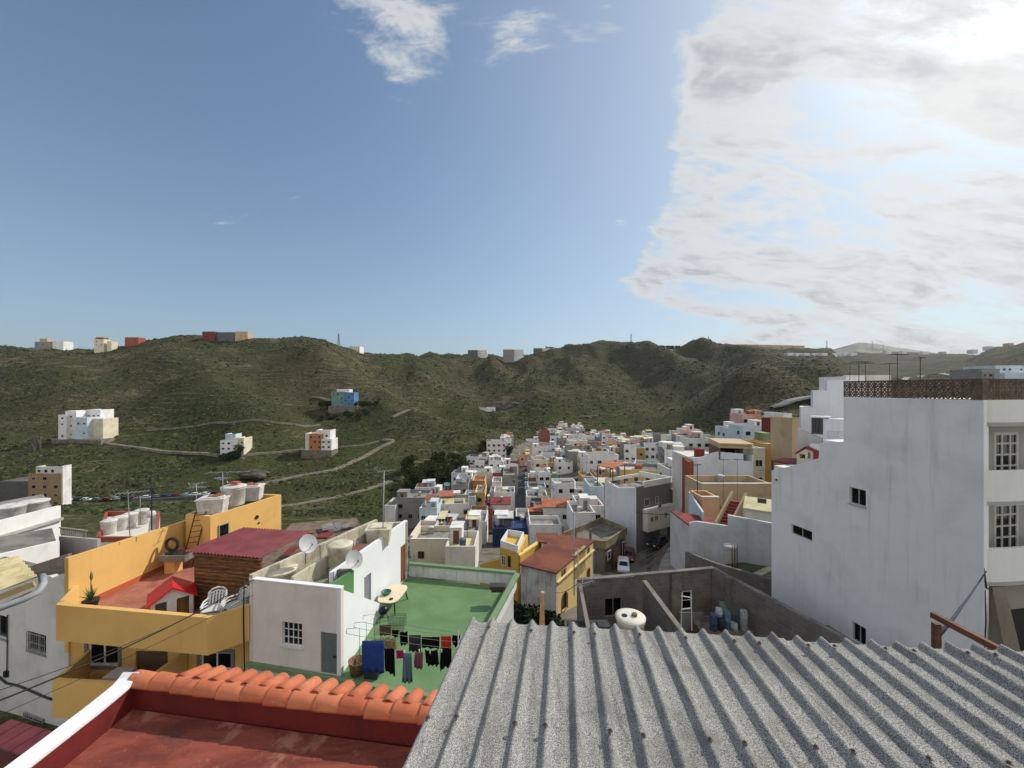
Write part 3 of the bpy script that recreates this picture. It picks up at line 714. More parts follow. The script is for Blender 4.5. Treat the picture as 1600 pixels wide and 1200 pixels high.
    mb = MB(); pts = [(1.2, -3.66), (3, -3.66), (4.4, -3.66), (4.62, -3.65), (4.74, -3.64), (4.82, -3.61), (4.87, -3.57)]
    for (y0, a0), (y1, a1) in zip(pts[:-1], pts[1:]):
        mb.hexa([(-4.91, y0, a0-.04), (-4.70, y0, a0-.04), (-4.70, y1, a1-.04), (-4.91, y1, a1-.04)], [(-4.91, y0, a0), (-4.70, y0, a0), (-4.70, y1, a1), (-4.91, y1, a1)])
    mb.build('coping', plaster((226, 228, 232), .1), root)
    mb = MB(); mb.box(-4.86, 1.2, -14, -.5, 4.1, zf-.21); mb.build('body', redpaint, root)
red_terrace()
bt = thing('burgundy_wall', 'burgundy wall with glazed tile coping in the lower left corner', 'wall', (-10, 7.6, -9))
Pb = Plane(W(-40, 1150, 7.9), W(100, 1150, 7.3)); capm = worn('burgundy_tile', (104, 48, 46), (84, 36, 38), 2, .4, .6, .35, .003)
mb = MB(); a, b = Pb.a, Pb.b; mb.wall(a, b, -16, -7.22, .3, 1); mb.build('wall_body', block_b if False else worn('brown_tile_wall', (96, 52, 46), (74, 42, 38), 3), bt)
for i in range(7):
    f0, f1 = i/7, (i+1)/7; p = a+(b-a)*f0; q = a+(b-a)*(f1-.012); mb = MB(); mb.wall(p, q, -7.215, -7.17, .5, 1); mb.build('coping_tile', capm, bt)

# ---------------------------------------------------------------- yellow house
def poly_wall(mb, pts, z0, z1, t=.18, inside=1, mi=0):
    for p, q in zip(pts[:-1], pts[1:]): mb.wall(p, q, z0, z1, t, inside, mi)
def yellow_house():
    root = thing('yellow_house', 'yellow house with terracotta terrace and angled front parapet at the left', 'house', (-16.5, 20, -20))
    zp, zf = -9.84, -11.1
    pl = [(-20.8, 17.6), (-13.1, 16.6), (-11.97, 17.6)]
    mb = MB(); mb.hexa([(-20.8, 17.6, -11.46), (-13.1, 16.6, -11.46), (-13.02, 16.8, -11.46), (-20.65, 17.8, -11.46)], [(-20.8, 17.6, zp), (-13.1, 16.6, zp), (-13.02, 16.8, zp), (-20.65, 17.8, zp)])
    mb.hexa([(-13.1, 16.6, -11.46), (-11.97, 17.6, -11.46), (-12.1, 17.75, -11.46), (-13.02, 16.8, -11.46)], [(-13.1, 16.6, zp), (-11.97, 17.6, zp), (-12.1, 17.75, zp), (-13.02, 16.8, zp)])
    mb.hexa([(-21.9, 19.3, -11.46), (-20.8, 17.6, -11.46), (-20.65, 17.8, -11.46), (-21.75, 19.4, -11.46)], [(-21.9, 19.3, zp), (-20.8, 17.6, zp), (-20.65, 17.8, zp), (-21.75, 19.4, zp)])
    mb.build('front_parapet', yellow, root)
    mb = MB(); mb.prism([(-20.63, 17.82), (-13.02, 16.82), (-12.1, 17.77), (-12.1, 19.6), (-15.4, 22.3), (-17.0, 29.5), (-21.4, 29.5), (-21.74, 19.4)], -11.4, zf); mb.build('terrace_floor', terrac, root)
    P = Plane((-21.85, 18.9), (-21.3, 25.2)); mb = MB()
    o = [P.st(107, 872), P.st(190, 846), P.st(275, 819)]; zz = -13
    mb.plate([(o[0][0], zz), (o[2][0]+3, zz), (o[2][0]+3, o[2][1]-.05), (o[2][0], o[2][1]), (o[1][0], o[1][1]), (o[0][0], o[0][1])], [], (P.a.x, P.a.y, 0), (P.d.x, P.d.y, 0), (0, 0, 1), .22)
    mb.build('party_wall', yellow, root)
    mb = MB(); pbox(mb, P, .1, zf, 9.2, zf+.3, 0, .015); mb.build('skirting', plaster((176, 88, 54), .3), root)
    # raised room at the back with the tanks on it
    q = [(-21.1, 24.95), (-19.15, 24.5), (-17.7, 29.6), (-20.6, 30)]; mb = MB(); zt = -8.09
    inn = [(-20.9, 25.12), (-19.3, 24.75), (-17.95, 29.4), (-20.4, 29.8)]
    for i in range(4):
        j = (i+1) % 4; mb.hexa([(*q[i], zf), (*q[j], zf), (*inn[j], zf), (*inn[i], zf)], [(*q[i], zt), (*q[j], zt), (*inn[j], zt), (*inn[i], zt)])
    mb.build('upper_room', yellow, root)
    mb = MB(); mb.prism(inn, zt-.5, zt-.3); mb.build('upper_roof', concrete, root)
    P2 = Plane(q[1], q[2]); r = P2.rect(341, 821, 357, 838); window(root, P2, r, 0, 1, 1, .05, plain('grey_frame', (140, 142, 140)), False, out=.04)
    for px, py, rr in ((401, 808, .14), (404, 817, .07)):
        t_, z_ = P2.st(px, py); mb = MB(); c = P2.p3(t_, z_, .03); mb.tube([P2.p3(t_, z_, .0), P2.p3(t_, z_, .05)], rr, 12); mb.build('vent_hole', plain('vent_dark', (40, 34, 30)), root)
    # lower facade under the terrace
    P3 = Plane((-22.1, 19.1), (-12.0, 18.9)); mb = MB(); ry = []
    wins = [P3.rect(137, 1004, 185, 1041), P3.rect(313, 1019, 362, 1048), P3.rect(212, 1017, 262, 1062)]
    h = [[(r[0], r[1]), (r[2], r[1]), (r[2], r[3]), (r[0], r[3])] for r in wins]
    T = (P3.b-P3.a).length; mb.plate([(0, -20), (T, -20), (T, -11.47), (0, -11.47)], h, (P3.a.x, P3.a.y, 0), (P3.d.x, P3.d.y, 0), (0, 0, 1), .25); mb.build('facade', yellow, root)
    for i, r in enumerate(wins):
        if i < 2:
            f = window(root, P3, r, .1, 2, 1, .09, WHITE(), False)
            mb = MB(); sr = .16
            for (a0, b0, a1, b1) in ((r[0]-sr, r[1]-sr, r[0], r[3]+sr), (r[2], r[1]-sr, r[2]+sr, r[3]+sr), (r[0], r[1]-sr, r[2], r[1]), (r[0], r[3], r[2], r[3]+sr)): pbox(mb, P3, a0, b0, a1, b1, 0, .03)
            child(mb, 'surround', plaster((112, 112, 116), .3), f)
        else:
            mb = MB(); pbox(mb, P3, r[0], r[1], r[2], r[3], -.15, -.08); d_ = mb.build('roller_shutter', worn('brown_shutter', (106, 84, 62), (84, 64, 48), 3, streak=(.3, .3, 30)), root)
    mb = MB(); mb.prism([(-20.9, 19.12), (-12.0, 18.92), (-12, 27), (-21.6, 27)], -20, -11.42); mb.build('body', yellow, root) if False else None
    # lower balcony
    lo = [(-20.3, 17.05), (-16.2, 16.8), (-15.9, 18.9), (-20.9, 19.0)]; mb = MB(); i2 = [(-20.15, 17.2), (-16.35, 16.95), (-16.1, 18.9), (-20.75, 19.0)]
    for i in (0, 1, 3):
        j = (i+1) % 4; mb.hexa([(*lo[i], -14.5), (*lo[j], -14.5), (*i2[j], -14.5), (*i2[i], -14.5)], [(*lo[i], -12.86), (*lo[j], -12.86), (*i2[j], -12.86), (*i2[i], -12.86)])
    mb.prism(i2, -14.5, -14.2); mb.build('lower_balcony', yellow, root)
    mb = MB(); mb.box(-18.6, 17.5, -14.2, -17.7, 18.2, -13.1); mb.box(-17.9, 17.45, -14.2, -16.9, 17.9, -13.5, 0)
    tag(mb.build('storage_box', plain('pale_plastic', (176, 170, 160))), 'pale storage boxes on the lower balcony of the yellow house', 'box')
    # counter with sink in front of the shed
    mb = MB(); mb.prism([(-17.4, 18.9), (-16.1, 18.75), (-16.1, 19.5), (-17.4, 19.7)], zf, -9.95); mb.build('counter', yellow, root)
    mb = MB(); mb.prism([(-17.45, 18.85), (-16.05, 18.7), (-16.05, 19.55), (-17.45, 19.75)], -9.95, -9.88); mb.build('counter_top', plain('tile_top', (196, 186, 168)), root)
    return root
YH = yellow_house()
def shed():
    root = thing('timber_shed', 'timber shed with burgundy corrugated metal roof on the yellow house terrace', 'shed', (-14.5, 19.8, -11.1))
    m, t, b, P = new_mat('dark_log_boards'); s = t.new('ShaderNodeSeparateXYZ'); t.l.new(P, s.inputs[0])
    f = t.math('FRACT', t.math('MULTIPLY', s.outputs[2], 5.2)); g = t.math('ABSOLUTE', t.math('SUBTRACT', f, .5))
    mp = t.new('ShaderNodeMapping'); t.l.new(P, mp.inputs[0]); mp.inputs['Scale'].default_value = (1.2, 1.2, 9); n = t.noise(mp.outputs[0], 2, 6, .65)
    mp2 = t.new('ShaderNodeMapping'); t.l.new(P, mp2.inputs[0]); mp2.inputs['Scale'].default_value = (.15, .15, 5.2); n2 = t.noise(mp2.outputs[0], 1, 2, .5)
    c = t.mix(t.step(n, .35, .65), lin(84, 56, 32), lin(150, 102, 58)); c = t.mix(t.step(n2, .4, .6, 0, .5), c, lin(56, 36, 24)); c = t.mix(t.step(g, .42, .5, 0, .85), c, lin(20, 14, 10))
    t.l.new(c, b.inputs['Base Color']); b.inputs['Roughness'].default_value = .8
    bp = t.new('ShaderNodeBump'); bp.inputs['Distance'].default_value = .04; t.l.new(t.math('MULTIPLY', g, -1.0), bp.inputs['Height']); t.l.new(bp.outputs[0], b.inputs['Normal'])
    z1 = -8.36
    mb = MB(); mb.wall((-16.1, 19.55), (-12.35, 18.95), -11.1, z1, .12, 1); mb.build('front_wall', m, root)
    mb = MB(); mb.wall((-16.1, 22), (-16.1, 19.55), -11.1, z1, .12, 1); mb.build('side_wall', m, root)
    red = worn('burgundy_metal_sheet', (128, 58, 64), (104, 46, 52), 1.5, .4, .65, .5, .002)
    c = [Vector((-16.65, 19.55, -8.24)), Vector((-12.3, 18.75, -8.22)), Vector((-11.15, 21.3, -7.9)), Vector((-15.3, 21.95, -7.9))]
    mb = MB(); n = 264; 
    for top in (1, 0):
        for k in range(2):
            for i in range(n+1):
                f = i/n; p = c[0].lerp(c[1], f) if k == 0 else c[3].lerp(c[2], f); q = (i % 12); h = .06 if q in (4, 5, 6, 7) else (0 if q in (0, 1, 2, 10, 11) else .03)
                mb.v.append((p.x, p.y, p.z+h-(0 if top else .012)))
    N = n+1
    for i in range(n): mb.f += [(i, i+1, N+i+1, N+i), (2*N+i, 2*N+i+1, 3*N+i+1, 3*N+i), (i, i+1, 2*N+i+1, 2*N+i)]; mb.m += [0]*3; mb.smooth += [False]*3
    mb.build('roof', red, root)
    mb = MB(); mb.bar((-16.1, 19.5, -8.33), (-12.3, 18.85, -8.31), .1, .08); mb.build('roof_beam', wood, root)
shed()

# ---------------------------------------------------------------- white house with the green roof terrace
def white_house():
    root = thing('white_green_house', 'white house with green painted roof terrace in the centre left', 'house', (-6, 19, -20))
    zf, zt = -12.5, -8.7
    C = Vector((-7.45, 16.8)); Lf = Vector((-12.0, 17.65))
    mb = MB(); fl = [(-12.05, 17.5), (-7.5, 16.65), (-2.45, 15.45), (-1.75, 17.5), (.1, 24.45), (-6.9, 25.8), (-12, 25)]
    mb.prism(fl, -22, zf-.16); mb.build('body', plaster((188, 186, 182), .5), root)
    mb = MB(); mb.prism([(-11.98, 17.55), (-7.5, 16.7), (-2.6, 15.6), (-1.95, 17.6), (-.1, 24.3), (-6.85, 25.6), (-11.9, 24.9)], zf-.155, zf); mb.build('terrace_floor', greenp, root)
    mb = MB(); mb.hexa([(-12.05, 17.47, zf-.1), (-2.4, 15.40, zf-.1), (-2.45, 15.60, zf-.1), (-12.0, 17.67, zf-.1)][:4], [(-12.05, 17.47, zf+.07), (-2.4, 15.40, zf+.07), (-2.45, 15.60, zf+.07), (-12.0, 17.67, zf+.07)]); mb.build('front_kerb', greenk, root)
    mb = MB(); h = -11.6
    mb.wall((-6.9, 25.8), (.12, 24.5), zf, h-.16, .2, 1); mb.wall((.1, 24.45), (-1.77, 17.5), zf-.1, h-.16, .2, 1); mb.build('terrace_parapet', plaster((206, 208, 204), .65, 1.2, .02, 1.0), root)
    mb = MB(); mb.wall((-6.92, 25.72), (.2, 24.42), h-.158, h-.02, .3, 1); mb.wall((.2, 24.40), (-1.73, 17.45), h-.158, h, .3, 1); mb.build('parapet_cap', greenk, root)
    # front room
    P = Plane(Lf, C); mb = MB(); w1 = P.rect(441, 971, 472, 1012); d1 = P.rect(501, 987, 527, 1052); d1 = (d1[0], zf+.02, d1[2], d1[3])
    T = (C-Lf).length; mb.plate([(0, zf), (T, zf), (T, zt), (0, zt)], [[(r[0], r[1]), (r[2], r[1]), (r[2], r[3]), (r[0], r[3])] for r in (w1, d1)], (Lf.x, Lf.y, 0), (P.d.x, P.d.y, 0), (0, 0, 1), .2)
    mb.build('front_wall', plaster((216, 206, 198), .3), root)
    window(root, P, w1, .1, 4, 3, .05, WHITE(), True)
    mb = MB(); pbox(mb, P, d1[0]+.02, d1[1], d1[2]-.02, d1[3]-.02, -.1, -.05); d_ = mb.build('door', plain('grey_door', (104, 108, 110), .5), root)
    mb = MB(); pbox(mb, P, d1[2]-.22, -11.75, d1[2]-.08, -11.68, -.05, 0); child(mb, 'handle', ironm, d_)
    # front room top edge
    mb = MB(); pbox(mb, P, -.02, zt, T+.02, zt+.05, -.2, .03); mb.build('front_cap', whitew, root)
    # sloping stair wall on the right of the front room
    P2 = Plane(C, (-7.25, 22.2)); mb = MB(); o = [P2.st(535, 922), P2.st(602, 966)]
    mb.plate([(0.0, zf), (o[1][0], zf), (o[1][0], zf+.12), (0.0, zt)], [], (P2.a.x, P2.a.y, 0), (P2.d.x, P2.d.y, 0), (0, 0, 1), .18); mb.build('stair_wall', whitew, root)
    # long wall of the upper part
    P3 = Plane((-8.5, 18.3), (-6.95, 25.6)); T3 = (P3.b-P3.a).length; mb = MB(); dd = P3.rect(569, 903, 580, 950); br = P3.rect(626, 855, 634, 905)
    mb.plate([(0, zf), (T3, zf), (T3, zt), (0, zt)], [[(dd[0], zf+.01), (dd[2], zf+.01), (dd[2], dd[3]), (dd[0], dd[3])], [(br[0], zf+.01), (br[2], zf+.01), (br[2], br[3]), (br[0], br[3])]], (P3.a.x, P3.a.y, 0), (P3.d.x, P3.d.y, 0), (0, 0, 1), .2); mb.build('long_wall', whitew, root)
    mb = MB(); pbox(mb, P3, dd[0]+.01, zf+.02, dd[2]-.01, dd[3]-.01, -.12, -.07); mb.build('door', plain('grey_metal_door', (124, 128, 132)), root, label='pale grey metal door')
    mb = MB(); pbox(mb, P3, br[0]+.01, zf+.02, br[2]-.01, br[3]-.01, -.1, -.03); mb.build('door', plain('brown_door', (120, 72, 48)), root, label='brown wooden door')
    # green faced stair parapet
    mb = MB(); mb.wall((-8.05, 17.05), (-7.6, 18.55), zf+1.2, zt, .15, 1); mb.build('stair_parapet', plaster((84, 128, 78), .2), root)
    mb = MB(); mb.wall((-8.85, 18.6), (-7.75, 18.6), zf+1.2, zt-.02, .15, 1); mb.build('stair_parapet', concrete, root)
    # roof behind
    mb = MB(); mb.prism([(-11.8, 17.85), (-7.65, 17.05), (-8.55, 18.3), (-7.15, 25.4), (-9, 25.1)], -9.75, -9.55); mb.build('upper_roof', worn('mossy_roof', (104, 122, 96), (140, 136, 118), .9), root)
    mb = MB(); mb.wall((-12.05, 17.7), (-8.95, 25.2), -14, -8.5, .22, -1); mb.wall((-9.0, 25.2), (-6.93, 25.6), -12, -8.75, .2, -1); mb.build('old_parapet', oldcream, root)
    mb = MB(); mb.wall((-10.3, 18.0), (-8.7, 23.5), -9.55, -8.75, .14, -1, z1b=-8.55); mb.build('inner_parapet', oldcream, root)
    mb = MB(); mb.tube([(-12.1, 17.45, -8.6), (-12.12, 17.42, -10), (-12.1, 17.45, -12.6), (-12.14, 17.42, -13.4)], .025, 6); mb.build('drain_pipe', plain('black_cable', (30, 30, 32)), root)
white_house()

# ---------------------------------------------------------------- white balcony block on the right
def right_block():
    root = thing('white_apartment_block', 'tall white apartment block with breeze block roof parapet at the right edge', 'apartment block', (20, 20, -20))
    a = Vector((19, 15.6)); b = Vector((17.3, 25.8)); P = Plane(b, a); zb = -20   # from far to near so the outside faces left/camera
    ww = [P.rect(1327, 760, 1353, 793), P.rect(1236, 818, 1269, 847), P.rect(1331, 970, 1353, 1012), P.rect(1211, 746, 1217, 754)]
    wm_ = plaster((222, 221, 220), .3, .9, .012, .8)
    mb = MB(); P.plate(mb, [(1205.5, None), (1538, None), (1537, 625), (1318, 621), (1318, 690), (1281, 692), (1279, 716), (1242, 727), (1205.5, 735)], ww, .25, zb=zb)
    mb.build('side_wall', wm_, root)
    for i, r in enumerate(ww): window(root, P, r, .12 if i < 3 else .03, 2 if i < 3 else 1, 1, .05 if i < 3 else .07, plain('alu_frame', (168, 170, 172), .4) if i < 3 else WHITE(), i == 0, out=0 if i < 3 else .05)
    d = Vector((1, .166)).normalized(); dA = P.d; nb = Vector((-P.n.x, -P.n.y))  # into the building
    def quad(t0, t1, w_, i0=.26): p = P.a+P.d*t0; q = P.a+P.d*t1; return [tuple(p+nb*i0), tuple(q+nb*i0), tuple(q+nb*w_), tuple(p+nb*w_)]
    tf = P.st(1318, 650)[0]; ts = P.st(1280, 700)[0]; T = (a-b).length
    mb = MB(); mb.prism(quad(tf, T-1.3, 10), zb, -.5); mb.prism(quad(ts, tf-.01, 7), zb, -2.95); mb.prism(quad(.02, ts-.01, 6), zb, -5.1); mb.build('body', wm_, root)
    # facade with recessed balconies
    B = Plane(a, a+d*10); mw = plaster((214, 214, 208), .2)
    B2 = Plane(a-B.n*1.25, a-B.n*1.25+d*10); floors = [(-3.29, -4.7, -1.5), (-6.44, -7.94, -4.7)]
    holes = []
    for zp, zs, zc in floors: holes += [B2.rect(1553, 0, 1591, 1)[:1]+(zs+.25,)+B2.rect(1553, 0, 1591, 1)[2:3]+(zc-.45,)]
    for k in (1,): holes += [(h[0]+4.2, h[1], h[2]+4.2, h[3]) for h in list(holes)]
    mb = MB(); mb.plate([(.02, -8.2), (9, -8.2), (9, -.5), (.02, -.5)], [[(r[0], r[1]), (r[2], r[1]), (r[2], r[3]), (r[0], r[3])] for r in holes], (B2.a.x, B2.a.y, 0), (B2.d.x, B2.d.y, 0), (0, 0, 1), .05); mb.build('balcony_back_wall', plaster((168, 166, 156), .2), root)
    for r in holes: window(root, B2, r, .02, 3, 5, .12, plain('white_door_frame', (196, 194, 186), .5), False, name='balcony_door')
    def bow(z0, z1, name, sag=.22):
        mb = MB(); n = 14; L = 4.1
        for base in (0.02, 4.2):
            o = []; ii = []
            for i in range(n+1):
                t = base+L*i/n; f = math.sin(math.pi*min(1, max(0, i/n)))**.5*sag; o.append(B.p3(t, 0, f)); ii.append(B.p3(t, 0, f-.14))
            for i in range(n): mb.hexa([(o[i].x, o[i].y, z0), (o[i+1].x, o[i+1].y, z0), (ii[i+1].x, ii[i+1].y, z0), (ii[i].x, ii[i].y, z0)], [(o[i].x, o[i].y, z1), (o[i+1].x, o[i+1].y, z1), (ii[i+1].x, ii[i+1].y, z1), (ii[i].x, ii[i].y, z1)])
            poly = [(p.x, p.y) for p in o]+[tuple(B.p3(base+L, 0, -1.24).xy), tuple(B.p3(base, 0, -1.24).xy)]
            mb.prism(poly, z0-.001, z0+.16)
        return mb.build(name, mw, root)
    bow(-4.7, -3.29, 'balcony'); bow(-7.94, -6.44, 'balcony'); bow(-1.5, -.44, 'balcony')
    mb = MB(); mb.wall(B2.p3(0, 0, 1.24), B2.p3(0, 0, 0), zb, -.46, .24, -1); mb.build('balcony_side', mw, root)
    mb = MB(); mb.prism([tuple(B.p3(.3, 0, -.2).xy), tuple(B.p3(9, 0, -.2).xy), tuple(B.p3(9, 0, -1.1).xy), tuple(B.p3(.3, 0, -1.1).xy)], zb, -8.1); mb.build('lower_wall', plaster((140, 134, 122), .6), root)
    mb = MB(); q0 = B.p3(.35, -8.0, .1); q1 = B.p3(1.0, -8.0, .1); lo0 = B.p3(-.1, -14, 1.3); lo1 = B.p3(.9, -14, 1.3)
    mb.hexa([lo0, lo1, B.p3(.9, -14, -.1), B.p3(-.1, -14, -.1)], [q0, q1, B.p3(1.0, -8, -.1), B.p3(.35, -8, -.1)]); mb.build('buttress', plaster((120, 112, 100), .6), root)
    mb = MB(); pbox(mb, B, 1.15, -11.4, 3.2, -9.2, -.19, -.12); mb.build('dark_opening', plain('unlit_opening', (18, 18, 18)), root)
    mb = MB(); mb.tube([B.p3(.03, -7.2, .03), B.p3(.06, -8.0, .1), B.p3(.3, -8.05, .1)], .03, 6); mb.tube([B.p3(.05, -8.1, .06), B.p3(.07, -9.3, .08), B.p3(.03, -10.4, .06)], .022, 6); mb.build('bracket', ironm, root)
    # breeze block parapet: square frame, ring and four petals per block
    bm_ = worn('breeze_block', (112, 98, 82), (88, 76, 64), 3, .4, .6, .95, .008)
    z0, z1 = -.44, .38
    def blocks(Pl, t0, t1, off):
        mb = MB(); n = max(1, round((t1-t0)/.31)); w_ = (t1-t0)/n; hh = (z1-z0)/2
        for i in range(n):
            for j in range(2):
                x0 = t0+i*w_; y0 = z0+j*hh; f = .026; o0, o1 = off-.055, off
                pbox(mb, Pl, x0, y0, x0+f, y0+hh, o0, o1); pbox(mb, Pl, x0+w_-f, y0, x0+w_, y0+hh, o0, o1)
                pbox(mb, Pl, x0+f, y0, x0+w_-f, y0+f, o0, o1); pbox(mb, Pl, x0+f, y0+hh-f, x0+w_-f, y0+hh, o0, o1)
                cx, cz = x0+w_/2, y0+hh/2; rx, rz = w_/2-f, hh/2-f; N = 12; o1 -= .006; o0 += .006
                for k in range(N):
                    if True:
                        a0, a1 = 2*math.pi*k/N, 2*math.pi*(k+1)/N
                        for ro, ri in (((1.0), .70),):
                            pts = [(cx+math.cos(a0)*rx*ri, cz+math.sin(a0)*rz*ri), (cx+math.cos(a0)*rx*ro, cz+math.sin(a0)*rz*ro), (cx+math.cos(a1)*rx*ro, cz+math.sin(a1)*rz*ro), (cx+math.cos(a1)*rx*ri, cz+math.sin(a1)*rz*ri)]
                            mb.hexa([Pl.p3(p[0], p[1], o0) for p in pts], [Pl.p3(p[0], p[1], o1) for p in pts])
                for k in range(4):
                    an = math.pi/4+k*math.pi/2; c_, s_ = math.cos(an), math.sin(an)
                    for wd in (.15,):
                        pts = [(cx+c_*rx*.05-s_*rx*wd, cz+s_*rz*.05+c_*rz*wd), (cx+c_*rx*.05+s_*rx*wd, cz+s_*rz*.05-c_*rz*wd), (cx+c_*rx*.82+s_*rx*wd*.5, cz+s_*rz*.82-c_*rz*wd*.5), (cx+c_*rx*.82-s_*rx*wd*.5, cz+s_*rz*.82+c_*rz*wd*.5)]
                        mb.hexa([Pl.p3(p[0], p[1], o0) for p in pts], [Pl.p3(p[0], p[1], o1) for p in pts])
        return mb
    blocks(P, tf, T-.02, 0).build('breeze_block_parapet', bm_, root); blocks(B, .30, 3.9, .02).build('breeze_block_parapet', bm_, root)
    mb = MB(); pbox(mb, B, -.02, z0, .28, z1+.03, -.3, .03); mb.build('parapet_pillar', bm_, root)
    mb = MB(); mb.wall(P.p3(tf, 0, .03), P.p3(T, 0, .03), z1, z1+.05, .18, 1); mb.wall(B.p3(.28, 0, .05), B.p3(9, 0, .05), z1, z1+.05, .18, 1); mb.build('parapet_cap', bm_, root)
right_block()

# ---------------------------------------------------------------- concrete block compound
def compound():
    root = thing('block_compound', 'unfinished roofless compound of bare grey concrete block walls beyond the corrugated roof', 'compound', (10, 21, -15))
    zt, zf = -11.9, -15
    A = Vector((4.1, 24)); B = Vector((13.4, 25.6)); C = Vector((16.2, 18.1)); P = Plane(A, B)
    op = [P.rect(1063, 924, 1081, 952), P.rect(945, 936, 972, 962)]
    T = (B-A).length; mb = MB(); mb.plate([(0, zf), (T, zf), (T, zt), (T*.9, zt+.03), (T*.42, zt-.02), (T*.4, zt-.12), (0, zt-.05)], [[(r[0], r[1]), (r[2], r[1]), (r[2], r[3]), (r[0], r[3])] for r in op], (A.x, A.y, 0), (P.d.x, P.d.y, 0), (0, 0, 1), .2); mb.build('back_wall', block, root)
    window(root, P, op[0], .05, 1, 2, .07, WHITE(), False); window(root, P, op[1], .1, 2, 1, .05, plain('grey_frame', (140, 142, 140)), False)
    mb = MB(); mb.wall(B, C, zf, zt, .2, -1, z1b=zt-.1); mb.build('right_wall', block, root)
    mb = MB(); mb.wall((8.2, 23.9), (8.45, 15.5), zf, zt, .2, 0); mb.build('dividing_wall', block, root)
    mb = MB(); mb.wall(A+Vector((0, -.0)), (3.4, 15), zf, zt-.1, .2, 1); mb.build('left_wall', block, root)
    cap = concrete
    mb = MB(); mb.wall((8.2, 23.9), (8.45, 15.5), zt+.003, zt+.06, .26, 0); mb.wall(A, B, zt+.04, zt+.09, .28, 0); mb.wall(B, C, zt+.004, zt+.06, .28, 0, z1b=zt-.04, z0b=zt-.096); mb.build('wall_cap', cap, root)
    t0 = P.st(1047, 900)[0]; t1 = P.st(1062, 900)[0]; mb = MB(); pbox(mb, P, t0, zf, t1, zt-.1, .005, .25); mb.build('pillar', concrete, root)
    mb = MB(); pbox(mb, Plane(B, C), .8, zf, 1.15, zt+.1, -.03, .3) if False else mb.wall(B.lerp(C, .14), B.lerp(C, .19), zf, zt+.08, .34, -1); mb.build('pillar', concrete, root)
    mb = MB(); mb.prism([(3.4, 15), (16.2, 15), (16.2, 18), (13.4, 25.5), (4.1, 23.95)], zf-.2, zf); mb.build('yard_floor', worn('yard_rubble', (116, 106, 92), (84, 78, 70), 2), root)
    # low wall pier bottom left
    mb = MB(); mb.wall((3.35, 17.2), (3.35, 16.5), zf, -10.9, .3, 0); mb.build('pillar', concrete, root)
compound()

# ---------------------------------------------------------------- cream house with red-brown roof
def cream_house():
    root = thing('cream_house', 'cream house with flat reddish brown roof and arched side windows', 'house', (4, 40, -24))
    z = -17.07; fr = G(869, 895, z); lf = G(811, 881, z); rb = G(929, 844, z-.6*0); bl = G(875, 834, z)
    rb.z = bl.z = z
    rm = worn('red_brown_roof', (122, 70, 50), (98, 54, 42), .5, .4, .62, .8, .006)
    mb = MB(); mb.slab([lf, fr, rb, bl], .14); mb.build('roof', rm, root)
    cc = (fr+lf+rb+bl)/4; sh = lambda p, k=.955: Vector((cc.x+(p.x-cc.x)*k, cc.y+(p.y-cc.y)*k))
    a, b, c, d = sh(lf), sh(fr), sh(rb), sh(bl)
    mb = MB(); mb.wall(a, b, -27, z-.15, .2, 1); mb.wall(c, d, -27, z-.15, .2, 1); mb.wall(d, a, -27, z-.15, .2, 1); mb.build('front_wall', plaster((190, 192, 194), .9, 1.3, .02, 1.3), root)
    P = Plane(b, c); cr = plaster((212, 188, 130), .35)
    r1 = P.rect(877, 893, 885, 904); r2 = P.rect(897, 868, 915, 890); r3 = P.rect(917, 858, 922, 870)
    arch = []
    for (x0, y0, x1, y1) in ((877.5, 930, 886.5, 948), (917, 890, 921.5, 903)):
        r = P.rect(x0, y0, x1, y1); cx = (r[0]+r[2])/2; w2 = (r[2]-r[0])/2; zc = r[3]-w2*.9
        arch.append((r, [(r[0], r[1]), (r[2], r[1])]+[(cx+math.cos(k*math.pi/8)*w2, zc+math.sin(k*math.pi/8)*w2) for k in range(9)]))
    T = (c-b).length; mb = MB()
    mb.plate([(.2, -27), (T, -27), (T, z-.15), (.2, z-.15)], [[(r[0], r[1]), (r[2], r[1]), (r[2], r[3]), (r[0], r[3])] for r in (r1, r2, r3)]+[h for _, h in arch], (P.a.x, P.a.y, 0), (P.d.x, P.d.y, 0), (0, 0, 1), .2); mb.build('side_wall', cr, root)
    for r in (r1, r2, r3): window(root, P, r, .1, 2, 1, .05, WHITE(), False)
    for r, h in arch:
        mb = MB(); cx = (r[0]+r[2])/2; w2 = (r[2]-r[0])/2
        for sgn in range(len(h)):
            p, q = h[sgn], h[(sgn+1) % len(h)]; mb.bar(P.p3(p[0], p[1], .02), P.p3(q[0], q[1], .02), .09, .06)
        f = mb.build('arched_window', plaster((150, 120, 84), .3), root); g = MB(); g.plate(h, [], P.p3(0, 0, -.12), (P.d.x, P.d.y, 0), (0, 0, 1), .03); child(g, 'pane', GLS, f)
    mb = MB(); zc = P.st(868, 912)[1]; pbox(mb, P, 0, zc, T, zc+.12, 0, .22); mb.build('ledge', cr, root)
    # second roof behind
    mb = MB(); mb.slab([G(842, 846, z-.1), G(862, 849, z-.1), G(872, 833, z-.1), G(838, 833, z-.1)], .15); mb.build('rear_roof', rm, root)
    mb = MB(); q = [G(846, 846, z-.1), G(862, 848, z-.1), G(868, 835, z-.1), G(842, 835, z-.1)]; mb.prism([(p.x, p.y) for p in q], -27, z-.26); mb.build('rear_wall', white, root)
cream_house()
